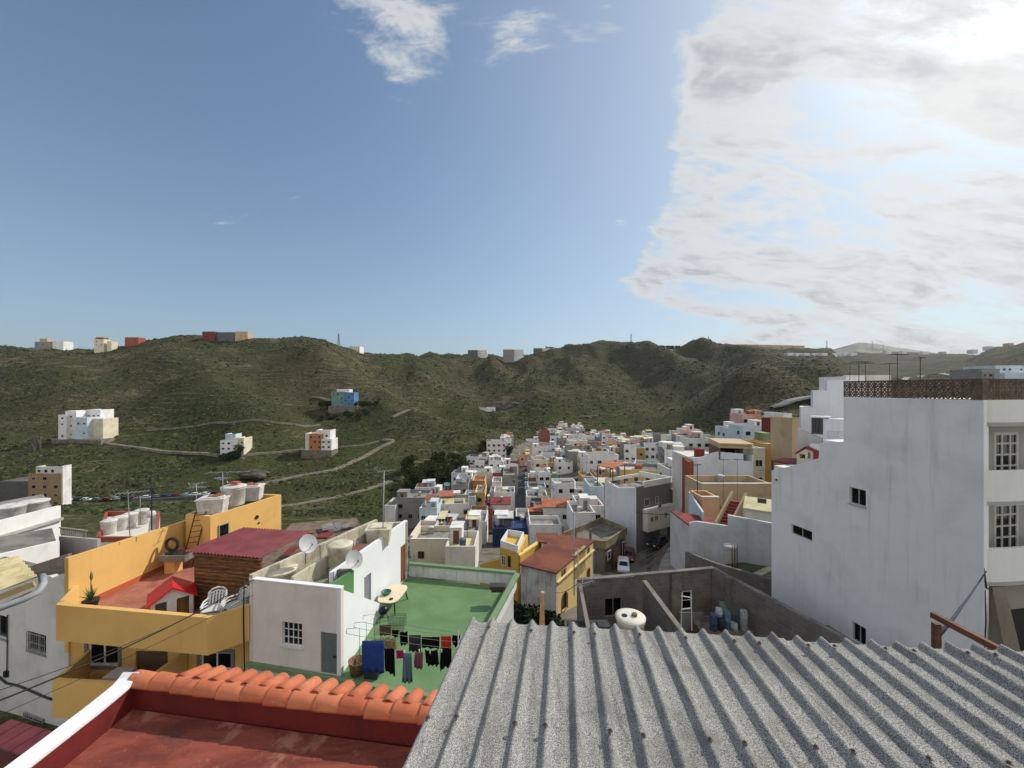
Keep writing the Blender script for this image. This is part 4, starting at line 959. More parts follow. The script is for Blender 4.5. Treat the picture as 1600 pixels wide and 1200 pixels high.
def ochre_house():
    root = thing('ochre_house', 'ochre yellow house with white tank enclosure on its roof left of the red roofed house', 'house', (0, 42, -26))
    z = -17.3
    a = W(781, 858, 41.5); b = W(810, 862, 40.0); 
    mb = MB(); q = [(a.x, a.y), (b.x, b.y), (b.x+1.2, 45), (a.x+.8, 46)]; mb.prism(q, -27, -17.0); mb.build('wall', ochre, root)
    mb = MB(); q2 = [(a.x+.05, a.y+.2), (b.x-.1, b.y+.2), (b.x+.7, 44.2), (a.x+.8, 45)]
    for i in range(4): mb.wall(q2[i], q2[(i+1) % 4], -17.0, -16.35, .12, 1)
    mb.build('roof_enclosure', white, root)
    c = W(809, 862, 40.2); d = W(853, 846, 46); mb = MB(); mb.wall((c.x+.05, c.y), (d.x, d.y), -27, -17.4, .25, -1, z1b=-17.6); mb.build('side_wall', ochre, root)
    mb = MB(); mb.wall((c.x-.1, c.y), (d.x, d.y), -17.39, -17.2, .4, -1, z0b=-17.59, z1b=-17.4); mb.build('cornice', plaster((226, 190, 110), .2), root)
    P = Plane((a.x, a.y), (b.x, b.y)); r = P.rect(784, 867, 790, 884); window(root, P, r, 0, 2, 3, .05, WHITE(), False, out=.04)
    r = P.rect(794, 868, 798, 886); window(root, P, r, 0, 1, 5, .04, plain('brown_frame', (90, 60, 40)), False, out=.04)
    P2 = Plane((c.x, c.y), (d.x, d.y)); r = P2.rect(814, 862, 817, 873); window(root, P2, r, 0, 1, 1, .03, plain('brown_frame', (90, 60, 40)), False, out=.04)
    mb = MB(); e = W(750, 880, 41); mb.wall((e.x, e.y), (a.x, a.y), -27, -18.6, .2, 1, z1b=-18.3); mb.build('front_parapet', ochre, root)
ochre_house()
# ================================================================ the town in the valley
CLR = dict(white=(222, 221, 219), offwhite=(212, 209, 201), cream=(212, 204, 180), beige=(184, 162, 132), grey=(136, 134, 130), darkgrey=(98, 96, 94), tan=(160, 134, 104),
           blue=(84, 124, 166), paleblue=(190, 202, 210), ochre=(180, 152, 92), yellow=(210, 182, 118), orange=(180, 118, 76), peach=(204, 160, 124), pink=(198, 160, 148),
           red=(120, 52, 46), brick=(150, 80, 64), green=(130, 142, 96), teal=(104, 140, 134), brown=(110, 84, 66), navy=(38, 56, 92), mauve=(170, 156, 164))
def hm(c): return plaster(CLR[c], .5, .55, .03, .55)
ROOF = dict(grey=worn('town_roof_grey', (142, 138, 130), (104, 100, 94), .8), red=worn('town_roof_red', (144, 84, 66), (112, 64, 54), .8), white=worn('town_roof_white', (196, 194, 188), (160, 156, 148), .8),
            green=worn('town_roof_green', (96, 124, 96), (80, 100, 80), .8), orange=worn('town_roof_orange', (172, 106, 72), (140, 82, 58), .8), brown=worn('town_roof_brown', (116, 88, 68), (88, 66, 52), .8),
            crimson=worn('town_roof_crimson', (130, 56, 54), (104, 44, 44), .8), cream=worn('town_roof_cream', (206, 198, 156), (184, 172, 130), .8), blue=worn('town_roof_blue', (44, 66, 110), (34, 48, 82), .8))
dkglass = glass((20, 22, 26)); frm = plain('pale_frame', (196, 196, 190)); brn = plain('brown_frame', (92, 62, 44)); shut = plain('shutter_grey', (120, 118, 112))
def win_mesh(fm, gm, name='window'):
    mb = MB(); mb.box(-.5, -.06, 0, .5, .0, 1, 0)          # unit window: x -.5..5, z 0..1, facing -y
    mb.box(-.43, -.075, .07, -.03, -.0601, .93, 1); mb.box(.03, -.075, .07, .43, -.0601, .93, 1)
    return mb.mesh(name, [fm, gm])
WM = [win_mesh(frm, dkglass), win_mesh(brn, dkglass), win_mesh(shut, dkglass), win_mesh(dkglass, dkglass)]
_dm = MB(); _dm.box(-.5, -.06, 0, .5, 0, 1, 0); DOORM = [_dm.mesh('door', plain('door_brown', (104, 66, 42))), _dm.mesh('door', plain('door_grey', (130, 130, 128)))]
def put(mesh, name, root, loc, scale, rz=0):
    o = bpy.data.objects.new(name, mesh); COL.objects.link(o); o.parent = root; o.location = loc; o.scale = scale; o.rotation_euler = (0, 0, rz); return o
HOUSES = []     # (x, y, radius, short name, px, py)
def house_at(x, y, zb, w, h, d, col, label, rot=0.0, roof='grey', side=None, wins=True, tower=None, pitched=None, group=None, balcony=False, seed=0, cat='house', below=3.0, par=.85, wt=None, awn=None, rows=None, cols=None, name='town_house', ww=None):
    rr = random.Random(seed*7919+int(x*10)+int(y*3)); root = thing(name, label, cat, (x, y, zb), rot, group)
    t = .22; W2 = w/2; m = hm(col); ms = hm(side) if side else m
    z0 = -below
    def ring(zlo, zhi, mi):
        pass
    a = MB(); a.box(-W2, 0, z0, W2, t, h); fr = a.build('front_wall' if side else 'wall', m, root, local=True) if side else None
    b = MB() if side else a
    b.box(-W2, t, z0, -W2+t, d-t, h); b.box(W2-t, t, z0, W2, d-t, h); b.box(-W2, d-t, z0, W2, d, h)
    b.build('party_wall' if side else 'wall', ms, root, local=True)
    if pitched:
        q = MB(); e = .25; q.hexa([(-W2-e, -e, h), (W2+e, -e, h), (W2+e, d+e, h), (-W2-e, d+e, h)], [(-W2-e, -e, h+.15), (W2+e, -e, h+.15), (W2+e, d+e, h+pitched), (-W2-e, d+e, h+pitched)]); q.build('roof', ROOF[roof], root, local=True)
    else:
        q = MB(); q.box(-W2+t, t, h-par-.2, W2-t, d-t, h-par); q.build('roof', ROOF[roof], root, local=True)
        if rr.random() < .55: q = MB(); q.box(-W2-.06, -.06, h, W2+.06, t+.04, h+.09); q.build('cornice', hm('white') if rr.random() < .6 else m, root, local=True)
    if tower is None: tower = (not pitched) and rr.random() < .6
    if tower and w > 4:
        tw = min(w*.4, 3.0); tx = rr.choice((-1, 1))*(W2-t-tw/2-.01); td = min(3.2, d*.45); ty = d-t-td-.02 if rr.random() < .7 else t+.5; q = MB()
        q.box(tx-tw/2, ty, h-par, tx+tw/2, ty+td, h-par+2.3); q.box(tx-tw/2-.12, ty-.12, h-par+2.3, tx+tw/2+.12, ty+td+.12, h-par+2.42)
        q.build('stair_tower', m if rr.random() < .5 else hm('white'), root, local=True)
        put(rr.choice(DOORM), 'door', root, (tx, ty, h-par+.02), (.85, 1, 1.9))
    if not pitched and w > 4.5 and rr.random() < .6:
        lw = rr.uniform(1.6, min(3.2, w*.4)); lx = rr.uniform(-W2+t+lw/2+.05, W2-t-lw/2-.05); ly = rr.uniform(t+.1, max(t+.2, d-t-2.4)); lh = rr.uniform(.9, 1.9); q = MB(); q.hexa([(lx-lw/2, ly, h-par+.01), (lx+lw/2, ly, h-par+.01), (lx+lw/2, ly+1.7, h-par+.01), (lx-lw/2, ly+1.7, h-par+.01)], [(lx-lw/2, ly, h-par+lh), (lx+lw/2, ly, h-par+lh), (lx+lw/2, ly+1.7, h-par+lh+.25), (lx-lw/2, ly+1.7, h-par+lh+.25)])
        q.build('lean_to', hm(rr.choice(('white', 'offwhite', 'grey', 'beige', 'darkgrey', 'brick', 'teal', 'cream', 'brown'))), root, local=True)
    if awn:
        q = MB(); aw = min(w*.5, 4); ax = rr.uniform(-W2+aw/2, W2-aw/2); q.hexa([(ax-aw/2, d*.35, h+1.2), (ax+aw/2, d*.35, h+1.2), (ax+aw/2, d*.9, h+1.5), (ax-aw/2, d*.9, h+1.5)], [(ax-aw/2, d*.35, h+1.26), (ax+aw/2, d*.35, h+1.26), (ax+aw/2, d*.9, h+1.56), (ax-aw/2, d*.9, h+1.56)]); q.build('awning', ROOF[awn], root, local=True)
        q = MB()
        for sx_ in (-1, 1):
            for yy, zz in ((.38, 1.2), (.88, 1.48)): q.bar((ax+sx_*(aw/2-.1), d*yy, h-par), (ax+sx_*(aw/2-.1), d*yy, h+zz), .08)
        q.bar((ax-aw/2, d*.38, h+1.17), (ax+aw/2, d*.38, h+1.17), .08); q.bar((ax-aw/2, d*.88, h+1.45), (ax+aw/2, d*.88, h+1.45), .08)
        for sx_ in (-1, 1): q.bar((ax+sx_*(aw/2-.1), d*.38, h+1.17), (ax+sx_*(aw/2-.1), d*.88, h+1.45), .08)
        q.build('awning_frame', frm, root, local=True)
    if wins:
        R_ = rows or max(1, int((h-par+.4)/2.8)); C_ = cols or max(1, round(w/3.0)); wmsh = WM[wt if wt is not None else rr.choice((0, 0, 1, 2, 3))]
        for r in range(R_):
            zz = h-par-2.15-r*2.9
            if zz < -below+.5: break
            for c in range(C_):
                if rr.random() < .12: continue
                sc = ww or rr.choice((1.0, 1.2, 1.4)); put(wmsh, 'window', root, (-W2+w*(c+.5)/C_+rr.uniform(-.15, .15), -.001, zz), (sc, 1, 1.15))
        # on the side that turns to the camera
        sgn = 1 if x < 0 else -1
        if abs(x/y) > .06 and rr.random() < .75:
            for r in range(R_):
                for yy in (d*.3, d*.7):
                    if rr.random() < .3: continue
                    put(wmsh, 'window', root, (sgn*(W2+.001), yy, h-par-2.15-r*2.9), (1.1, 1, 1.1), R(90)*sgn)
    if balcony:
        for r in range(max(1, int((h-par)/2.9)-0)):
            zz = h-par-3.0-r*2.9
            if zz < .5: break
            q = MB(); bw = w*.8; q.box(-bw/2, -.95, zz, bw/2, -.002, zz+.16); q.box(-bw/2, -.95, zz+.16, bw/2, -.85, zz+1.0); q.box(-bw/2, -.85, zz+.16, -bw/2+.1, -.002, zz+1.0); q.box(bw/2-.1, -.85, zz+.16, bw/2, -.002, zz+1.0); q.build('balcony', hm('white'), root, local=True)
    return root
def house(px0, px1, pyt, pyb, col, label, short=None, d=8, Y=None, rot=0.0, **kw):
    pm = (px0+px1)/2
    if Y is None: g = hit(pm, pyb); 
    else: g = W(pm, pyb, Y)
    Yd = g.y; w = (px1-px0)*Yd/F; h = (pyb-pyt)*Yd/F
    r = house_at(g.x, Yd, g.z, w, h, d, col, label, rot=R(rot), seed=len(HOUSES), **kw)
    HOUSES.append((g.x, Yd+d/2, max(w, d)/2, short, pm, pyb)); r['_h'] = 0; del r['_h']; return r
def z5(l): return [600+l[0]/5.333, 600+l[1]/5.333, 640+l[2]/5.333, 640+l[3]/5.333]
def z6(l): return [850+l[0]/5.333, 850+l[1]/5.333, 640+l[2]/5.333, 640+l[3]/5.333]
def z8(l): return [1050+l[0]/5.333, 1050+l[1]/5.333, 560+l[2]/5.333, 560+l[3]/5.333]
H5 = [
 ((95, 350, 735, 905), 'grey', 'unpainted grey three storey house with dark windows above the white terrace wall', 'grey three storey house', dict(Y=112, tower=True, wt=1, rows=3, d=9)),
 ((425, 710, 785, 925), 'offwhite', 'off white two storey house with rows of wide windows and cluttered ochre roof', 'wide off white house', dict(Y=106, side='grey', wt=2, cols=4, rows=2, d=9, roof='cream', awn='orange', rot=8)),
 ((575, 700, 622, 725), 'grey', 'brownish grey house with four small dark windows below the wooded slope', 'brownish grey house', dict(Y=140, wt=3, rows=2, cols=2)),
 ((650, 900, 520, 600), 'offwhite', 'long low white house with rows of roof walls beside the valley grove', 'long low white house', dict(Y=165, d=16, wins=False)),
 ((735, 840, 590, 680), 'orange', 'bright orange house with open roof terrace beside the narrow lane', 'orange terrace house', dict(Y=145, side='yellow', roof='red', d=9)),
 ((660, 760, 725, 850), 'paleblue', 'pale blue house with blank wall between the off white and mustard houses', 'pale blue blank house', dict(Y=122, wins=False)),
 ((755, 840, 690, 860), 'ochre', 'mustard yellow house standing on the narrow lane', 'mustard house', dict(Y=124, side='yellow', d=10, wt=3)),
 ((890, 1050, 790, 935), 'offwhite', 'white house with crimson striped roof beside the straight street', 'crimson roofed house', dict(Y=110, pitched=.5, roof='crimson', d=6, wt=2)),
 ((915, 1090, 690, 770), 'white', 'white house with skylight roof terrace behind the crimson roof', 'skylight house', dict(Y=124, roof='grey', wins=False)),
 ((990, 1115, 545, 650), 'grey', 'raw concrete house with a few windows on the left of the street', 'raw concrete house', dict(Y=148, d=12)),
 ((1000, 1120, 455, 505), 'white', 'white house with deep red gable at the far bend of the street', 'red gabled house', dict(Y=185, side='red', tower=True)),
 ((1130, 1220, 375, 465), 'peach', 'peach coloured house where the street ends', 'peach street end house', dict(Y=205)),
 ((1000, 1075, 325, 390), 'white', 'small white house on the upper left edge of the town', 'upper left white house', dict(Y=235, wt=3)),
 ((1185, 1290, 255, 340), 'white', 'tall white house with stepped roof at the far left end of the town', 'tall far white house', dict(Y=268, wt=3, tower=True)),
 ((940, 1000, 335, 390), 'beige', 'beige house beside the road at the foot of the hill', 'beige roadside house', dict(Y=232)),
 ((1335, 1430, 300, 400), 'paleblue', 'pale blue and white house right of the far street end', 'pale blue far house', dict(Y=225)),
 ((1350, 1490, 365, 445), 'grey', 'grey house with washing and pots on its roof terrace', 'grey house with roof pots', dict(Y=200, wins=False)),
 ((1200, 1330, 430, 520), 'mauve', 'mauve house with cluttered roof right of the street', 'mauve house', dict(Y=178)),
 ((1440, 1570, 455, 525), 'white', 'white house with small blue pool terrace in mid town', 'blue pool house', dict(Y=180, roof='blue')),
 ((1350, 1450, 545, 625), 'teal', 'teal green roofed house right of the street', 'teal house', dict(Y=155, roof='green')),
 ((1205, 1350, 565, 640), 'brick', 'brick red walled house facing the street', 'brick red house', dict(Y=150, side='offwhite')),
 ((1200, 1350, 645, 715), 'paleblue', 'bluish white house with flat roof right of the street', 'bluish flat house', dict(Y=136, wins=False)),
 ((1410, 1530, 645, 745), 'grey', 'grey house with white balcony panel near the dark tree', 'white panel house', dict(Y=138, balcony=True)),
 ((1190, 1365, 725, 805), 'white', 'white walled empty roof terrace at the lower end of the street', 'empty white terrace', dict(Y=122, wins=False, tower=False)),
 ((1360, 1550, 745, 800), 'ochre', 'ochre house with long plain wall right of the white terrace', 'long ochre house', dict(Y=124, wins=False)),
 ((1330, 1565, 815, 930), 'white', 'white house with bright orange tiled roofs and small windows', 'orange tiled house', dict(Y=100, roof='orange', pitched=.9, d=5, wt=2)),
 ((1215, 1345, 850, 930), 'brown', 'dark timber shack with faded orange roof', 'timber shack', dict(Y=102, roof='orange', pitched=.3, wins=False, d=5)),
 ((1215, 1480, 960, 1070), 'white', 'low bluish white terrace wall house below the orange tiled roofs', 'low terrace house', dict(Y=80, wins=False, tower=False, d=6)),
 ((905, 1200, 990, 1100), 'navy', 'navy blue walled roof terrace with white awning', 'navy blue terrace house', dict(Y=84, roof='blue', awn='white', wins=False, side='navy', tower=True)),
 ((735, 850, 930, 1060), 'white', 'narrow white house between rusty roofs and the navy terrace', 'narrow white house', dict(Y=88)),
 ((555, 790, 1010, 1140), 'grey', 'windowless grey block house with satellite dish on its roof', 'windowless grey block', dict(Y=74, wins=False, roof='grey', awn='cream', side='grey')),
 ((385, 520, 1000, 1080), 'brown', 'dark house with cream corrugated awning', 'cream awning house', dict(Y=78, awn='cream', wins=False)),
 ((215, 385, 1050, 1100), 'offwhite', 'house with terracotta roof terrace behind the white green house', 'terracotta terrace', dict(Y=70, roof='red', tower=True)),
 ((225, 565, 1080, 1200), 'cream', 'long pale house with blue pots along its roof edge', 'long pale house', dict(Y=60, d=6, wt=2)),
 ((350, 430, 770, 880), 'peach', 'pale peach house squeezed beside the grey three storey house', 'squeezed peach house', dict(Y=112)),
 ((5, 95, 800, 885), 'white', 'white house with two windows left of the grey three storey house', 'white house on the left edge', dict(Y=110, wt=1)),
 ((510, 760, 1140, 1230), 'offwhite', 'pinkish house with yellow and pink patio behind the green terrace', 'pink patio house', dict(Y=54, d=6, roof='cream', wins=False)),
 ((820, 900, 820, 920), 'brick', 'low rusty red house at the foot of the narrow lane', 'rusty red house', dict(Y=108)),
 ((700, 850, 880, 950), 'tan', 'tan house under rusty roofing with satellite dish', 'rusty roofed tan house', dict(Y=96, roof='brown')),
 ((1100, 1215, 905, 990), 'offwhite', 'off white house with cluttered roof at the lower end of the straight street', 'street foot house', dict(Y=96)),
 ((900, 980, 600, 680), 'offwhite', 'off white house with red planted roof left of the street', 'planted roof house', dict(Y=140)),
 ((880, 960, 690, 760), 'mauve', 'pale mauve house between lane and street', 'lane mauve house', dict(Y=127)),
 ((940, 1010, 510, 560), 'beige', 'beige flat house in the block left of the street', 'left block beige house', dict(Y=165)),
 ((1230, 1330, 800, 850), 'darkgrey', 'dark unpainted wall house under the white terrace', 'dark wall house', dict(Y=112, wins=False)),
]
H6 = [
 ((185, 340, 160, 225), 'mauve', 'large brownish house topmost of the town against the green slope', 'topmost brown house', dict(Y=285, wt=3, tower=True)),
 ((110, 215, 200, 270), 'cream', 'cream windowless house at the far end of the town', 'cream windowless house', dict(Y=262, wins=False)),
 ((230, 440, 215, 275), 'white', 'white roof rooms above the tan house', 'white roof rooms', dict(Y=262, wins=False, tower=True)),
 ((270, 440, 265, 370), 'tan', 'tan two storey house with dark square windows', 'tan two storey house', dict(Y=240, wt=3, rows=2, cols=3, tower=False)),
 ((445, 550, 230, 330), 'blue', 'bright blue house beside the tan one', 'bright blue house', dict(Y=245, side='blue', tower=True)),
 ((570, 690, 220, 270), 'peach', 'peach house on the far right edge of the upper town', 'far peach house', dict(Y=255)),
 ((205, 350, 350, 510), 'grey', 'tall grey side wall house with pale flat roof', 'tall grey side house', dict(Y=175, roof='white', wins=False, side='grey', d=14)),
 ((305, 460, 400, 560), 'cream', 'cream apartment house with round tower room', 'cream apartment house', dict(Y=165, wt=3)),
 ((420, 620, 425, 560), 'white', 'tall white house behind the dark grey box', 'tall mid white house', dict(Y=160, wt=3)),
 ((510, 670, 475, 600), 'darkgrey', 'dark grey windowless box house', 'dark grey box', dict(Y=140, wins=False, tower=False)),
 ((520, 750, 345, 410), 'offwhite', 'long off white house with three tiny windows', 'long off white house', dict(Y=195, wt=3)),
 ((745, 825, 350, 450), 'brick', 'brick red house with white patches on its wall', 'patchy red house', dict(Y=175)),
 ((620, 830, 415, 500), 'cream', 'cream house with a band of four roof windows', 'banded cream house', dict(Y=165, wt=3, cols=4)),
 ((825, 870, 300, 450), 'white', 'narrow white house left of the mustard facade', 'narrow tall white house', dict(Y=170)),
 ((872, 928, 315, 440), 'ochre', 'mustard brown facade house with four windows', 'mustard facade house', dict(Y=168, wt=1, side='white', rows=3, cols=2)),
 ((930, 1070, 300, 430), 'paleblue', 'pale blue white stepped house right of the mustard facade', 'stepped pale house', dict(Y=172, tower=True)),
 ((990, 1110, 375, 490), 'paleblue', 'pale grey house descending the slope behind the white balcony block', 'descending pale house', dict(Y=155)),
 ((900, 1040, 425, 475), 'brick', 'low house with red roof awnings in mid town', 'red awning house', dict(Y=155, awn='red')),
 ((750, 1045, 470, 610), 'paleblue', 'long white balcony building with ribbon windows across the slope', 'ribbon window building', dict(Y=112, wt=3, cols=6, rows=2, rot=-22, d=9)),
 ((1055, 1120, 250, 320), 'cream', 'cream house beside the dark red gable wall', 'cream house by red wall', dict(Y=185)),
 ((1118, 1160, 245, 350), 'red', 'narrow deep red house', 'deep red house', dict(Y=180, wins=False)),
 ((1165, 1285, 225, 350), 'paleblue', 'pale blue house with three dark windows and white tower', 'pale blue tower house', dict(Y=165, tower=True, wt=3, rows=1, cols=3)),
 ((1285, 1450, 225, 345), 'beige', 'beige house with two small windows beside the dark open terrace', 'beige two window house', dict(Y=150, wt=3)),
 ((385, 500, 640, 790), 'paleblue', 'pale bluish white house joined to the left of the tall corner building', 'joined bluish house', dict(Y=86, wins=False, tower=False)),
 ((285, 500, 800, 890), 'white', 'low white house with red and orange roof corners below the dark tree', 'low red cornered house', dict(Y=80, roof='red')),
 ((240, 430, 860, 940), 'white', 'low white house with grey roof terrace below the dark tree', 'grey roof terrace house', dict(Y=74, wins=False)),
 ((320, 420, 560, 640), 'ochre', 'low ochre house behind the dark tree', 'low ochre house', dict(Y=120)),
 ((610, 690, 260, 300), 'paleblue', 'pale low house near the right end of the upper town', 'pale low far house', dict(Y=245)),
 ((690, 790, 255, 310), 'white', 'white low house with pink awning near the far slope', 'pink awning house', dict(Y=235, awn='crimson')),
 ((790, 900, 265, 330), 'mauve', 'pinkish low house at the foot of the dark slope', 'pinkish slope house', dict(Y=225)),
 ((1070, 1180, 345, 460), 'offwhite', 'house with brown roof and pots beside the dark tree clump', 'brown roof pot house', dict(Y=130, roof='brown')),
 ((1050, 1200, 500, 640), 'offwhite', 'white house with dark curved balcony behind the corner building', 'curved balcony house', dict(Y=92, balcony=True)),
 ((10, 120, 440, 540), 'beige', 'beige house right of the far street', 'beige far street house', dict(Y=178)),
 ((100, 240, 440, 540), 'white', 'white house with teal roof garden in mid town', 'teal garden house', dict(Y=170, roof='green')),
 ((560, 690, 540, 600), 'ochre', 'ochre low roofed house behind the orange pergola', 'ochre roof house', dict(Y=112)),
]
H8 = [
 ((585, 760, 465, 620), 'pink', 'salmon pink house with tower on the right hand slope', 'salmon pink house', dict(Y=140, tower=True, d=8, wt=3)),
 ((755, 890, 475, 620), 'peach', 'salmon house with white balustrade balcony', 'salmon balcony house', dict(Y=136, balcony=True)),
 ((465, 590, 580, 680), 'paleblue', 'small pale blue house stepping up to the salmon house', 'small stepping blue house', dict(Y=128)),
 ((590, 775, 560, 700), 'paleblue', 'pale blue house with open porch below the salmon house', 'porch blue house', dict(Y=120, wt=3)),
 ((928, 1000, 460, 530), 'white', 'white roof room above the dark red house', 'white roof room', dict(Y=105, wins=False)),
 ((915, 1000, 510, 700), 'red', 'dark red house with big windows behind the beige tower', 'dark red big window house', dict(Y=98, wt=3)),
 ((845, 1005, 700, 870), 'green', 'olive green house beside the orange facade', 'olive green house', dict(Y=82, wt=3, side='orange', d=7)),
 ((775, 846, 712, 1085), 'ochre', 'tall narrow orange facade right of the cream wall', 'tall orange facade', dict(Y=66, wt=1, d=6, tower=False)),
 ((675, 775, 750, 1080), 'cream', 'tall cream side wall with two small windows', 'tall cream wall', dict(Y=64, wt=0, cols=1, rows=2, d=6, tower=False)),
 ((1000, 1072, 500, 830), 'beige', 'slim beige tower house with windowed top room', 'slim beige tower', dict(Y=60, wins=False, d=5)),
]
def tag_fix(root): return root
for conv, L in ((z5, H5), (z6, H6), (z8, H8)):
    for box, col, lab, short, kw in L:
        house(*conv(box), col, lab, short, **kw)

# ---- streets: pale ground of the town and the straight street
def street(name, pxl, pxr, mat, lift=.5, thick=1.0, kerb=None):
    L_ = [hit(*p) for p in pxl]; R_ = [hit(*p) for p in pxr]; mb = MB()
    for i in range(len(L_)-1):
        for k in range(8):
            f, g = k/8, (k+1)/8; a = L_[i].lerp(L_[i+1], f); b = L_[i].lerp(L_[i+1], g); c = R_[i].lerp(R_[i+1], g); d = R_[i].lerp(R_[i+1], f)
            for q in range(6):
                u, v = q/6, (q+1)/6; P4 = [a.lerp(d, u), a.lerp(d, v), b.lerp(c, v), b.lerp(c, u)]
                mb.add([(p.x, p.y, tz(p.x, p.y)+lift) for p in P4], [(0, 1, 2, 3)])
    return mb.build(name, mat, kind='structure')
street('town_street', [(802, 815), (806, 780), (810, 745), (814, 722), (817, 707)], [(825, 815), (824, 780), (823, 745), (824, 722), (823, 707)], asph)
street('narrow_lane', [(746, 800), (754, 770), (762, 745)], [(756, 800), (762, 770), (766, 745)], asph)
street('corner_street', [(962, 905), (966, 885), (985, 872), (1010, 862), (1050, 845), (1100, 822)], [(1030, 905), (1034, 885), (1045, 870), (1068, 850), (1090, 838), (1120, 826)], asph, .1)
mb = MB()
street('stone_pavement', [(1028, 905), (1032, 885), (1044, 864), (1062, 850), (1076, 843)], [(1070, 905), (1068, 885), (1067, 866), (1070, 853), (1080, 845)], worn('grey_paving', (156, 146, 134), (118, 110, 102), .8), .75)
# terraces of dug ground between the houses: small infill houses
def infill():
    rr = random.Random(11); cols = ['white']*12+['offwhite']*6+['cream']*2+['grey']*3+['beige', 'mauve', 'paleblue', 'paleblue', 'pink', 'tan', 'ochre', 'peach', 'brick', 'yellow']
    names = dict(white='white', offwhite='off white', cream='cream', grey='grey', beige='beige', mauve='mauve', paleblue='pale blue', pink='pink', tan='tan', ochre='ochre', peach='peach', brick='brick red', yellow='yellow')
    poly = [(640, 820), (720, 760), (745, 722), (800, 692), (838, 682), (880, 668), (960, 690), (1060, 692), (1100, 705), (1080, 770), (1045, 745), (1040, 820), (940, 835), (900, 830), (870, 850), (780, 870), (640, 880)]
    def inside(x, y):
        c = False
        for i in range(len(poly)):
            x1, y1 = poly[i]; x2, y2 = poly[i-1]
            if (y1 > y) != (y2 > y) and x < (x2-x1)*(y-y1)/(y2-y1)+x1: c = not c
        return c
    named = list(HOUSES); n = 0
    for it in range(5000):
        if n > 92: break
        px = rr.uniform(625, 1110); py = rr.uniform(668, 880)
        if not inside(px, py): continue
        if abs(px-(814+(py-760)*-.02)) < 13+max(0, (py-760)*.1) and py < 822: continue        # keep the street open
        if 700 < py < 805 and abs(px-np.interp(py, [700, 745, 800], [768, 764, 751])) < 6: continue
        if px > 940 and py > 800: continue
        if 886 < px < 932 and 738 < py < 830: continue
        if py > 812 and 690 < px < 900: continue
        g = hit(px, py); wv = rr.choice((4.5, 6, 7, 8.5, 11))
        if py < 825 and abs(px-(816-(py-760)*.03)) < 12+wv*.5*F/g.y+(py-700)*.07: continue
        if any((g.x-h[0])**2+(g.y+3.5-h[1])**2 < (h[2]*.75+wv*.42)**2 for h in HOUSES): continue
        col = rr.choice(cols); hgt = rr.choice((3.6, 4.5, 6.5, 7.5, 8.0, 9.6)); near = sorted(named, key=lambda h: (h[4]-px)**2+(h[5]-py)**2)
        lab = None
        for sz in (('small', 'low', 'compact') if hgt < 6 else ('two storey', 'plain', 'flat roofed')):
            for h in near[:4]:
                dx, dy = px-h[4], py-h[5]; rel = ('right of' if dx > 0 else 'left of') if abs(dx) > abs(dy) else ('in front of' if dy > 0 else 'behind')
                c = f'{sz} {names[col]} house {rel} the {h[3]}'
                if c not in USED: lab = c; break
            if lab: break
        if not lab: continue
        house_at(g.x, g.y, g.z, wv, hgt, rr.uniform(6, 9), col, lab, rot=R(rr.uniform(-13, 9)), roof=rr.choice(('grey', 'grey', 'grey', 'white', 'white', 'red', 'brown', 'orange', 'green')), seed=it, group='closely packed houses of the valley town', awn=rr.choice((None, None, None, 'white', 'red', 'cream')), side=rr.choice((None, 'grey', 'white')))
        HOUSES.append((g.x, g.y+4, wv/2+.5, None, px, py)); n += 1
infill()
# ---- houses on the opposite hillside
def hill_house(parts, label, Y, name='hill_house', cat='house', drop=6):
    """parts: (px0,px1,pyt,pyb,colour,windows rows,cols, depth, dy)"""
    x0 = min(p[0] for p in parts); x1 = max(p[1] for p in parts); yb = max(p[3] for p in parts); g = W((x0+x1)/2, yb, Y)
    root = thing(name, label, cat, g)
    if Y < 300 and Y > 160:
        p = W(x0-3, yb, Y); q = W(x1+3, yb, Y); mb = MB(); mb.box(p.x, Y-2.2, g.z-drop-3, q.x, Y-1.2, g.z-.7); mb.box(p.x, Y-1.199, g.z-drop-3, q.x, Y+6, g.z-.5); mb.build('retaining_wall', worn('retaining_stone', (126, 118, 102), (92, 86, 74), .5), root)
    for (a, b, t, o, col, r, c, d, dy) in parts:
        p = W(a, o, Y+dy); q = W(b, t, Y+dy); mb = MB(); mb.box(p.x, Y+dy, p.z-drop, q.x, Y+dy+d, q.z-.6)
        mb.box(p.x, Y+dy, q.z-.6, q.x, Y+dy+.25, q.z); mb.box(p.x, Y+dy+.25, q.z-.6, p.x+.25, Y+dy+d, q.z); mb.box(q.x-.25, Y+dy+.25, q.z-.6, q.x, Y+dy+d, q.z)
        mb.build('volume', hm(col), root)
        w_, h_ = q.x-p.x, q.z-p.z
        for i in range(r):
            for j in range(c):
                if (i*7+j*3+int(a)) % 5 == 0: continue
                o_ = put(WM[(int(a)+i+j) % 4], 'window', root, Vector((p.x+w_*(j+.5)/c, Y+dy-.001, q.z-h_*(i+.75)/r))-g, (min(1.3, w_/c*.42), 1, min(1.05, h_/r*.36)))
    return root
hill_house([(91, 104, 648, 685, 'white', 4, 1, 9, 0), (102, 119, 642, 684, 'white', 3, 1, 10, 2), (118, 136, 652, 682, 'paleblue', 2, 2, 9, 0), (134, 161, 654, 676, 'cream', 1, 0, 9, 3), (136, 157, 640, 655, 'white', 1, 3, 8, 8)], 'large white stepped villa with garage arch above the dirt track on the left hillside', 228, 'hillside_villa', 'villa')
hill_house([(344, 371, 688, 713, 'white', 3, 3, 7, 0), (352, 368, 678, 690, 'paleblue', 0, 0, 5, 1.5), (369, 381, 684, 708, 'cream', 2, 2, 7, 1)], 'white three storey house standing alone above a dark bush on the hillside', 214, drop=3)
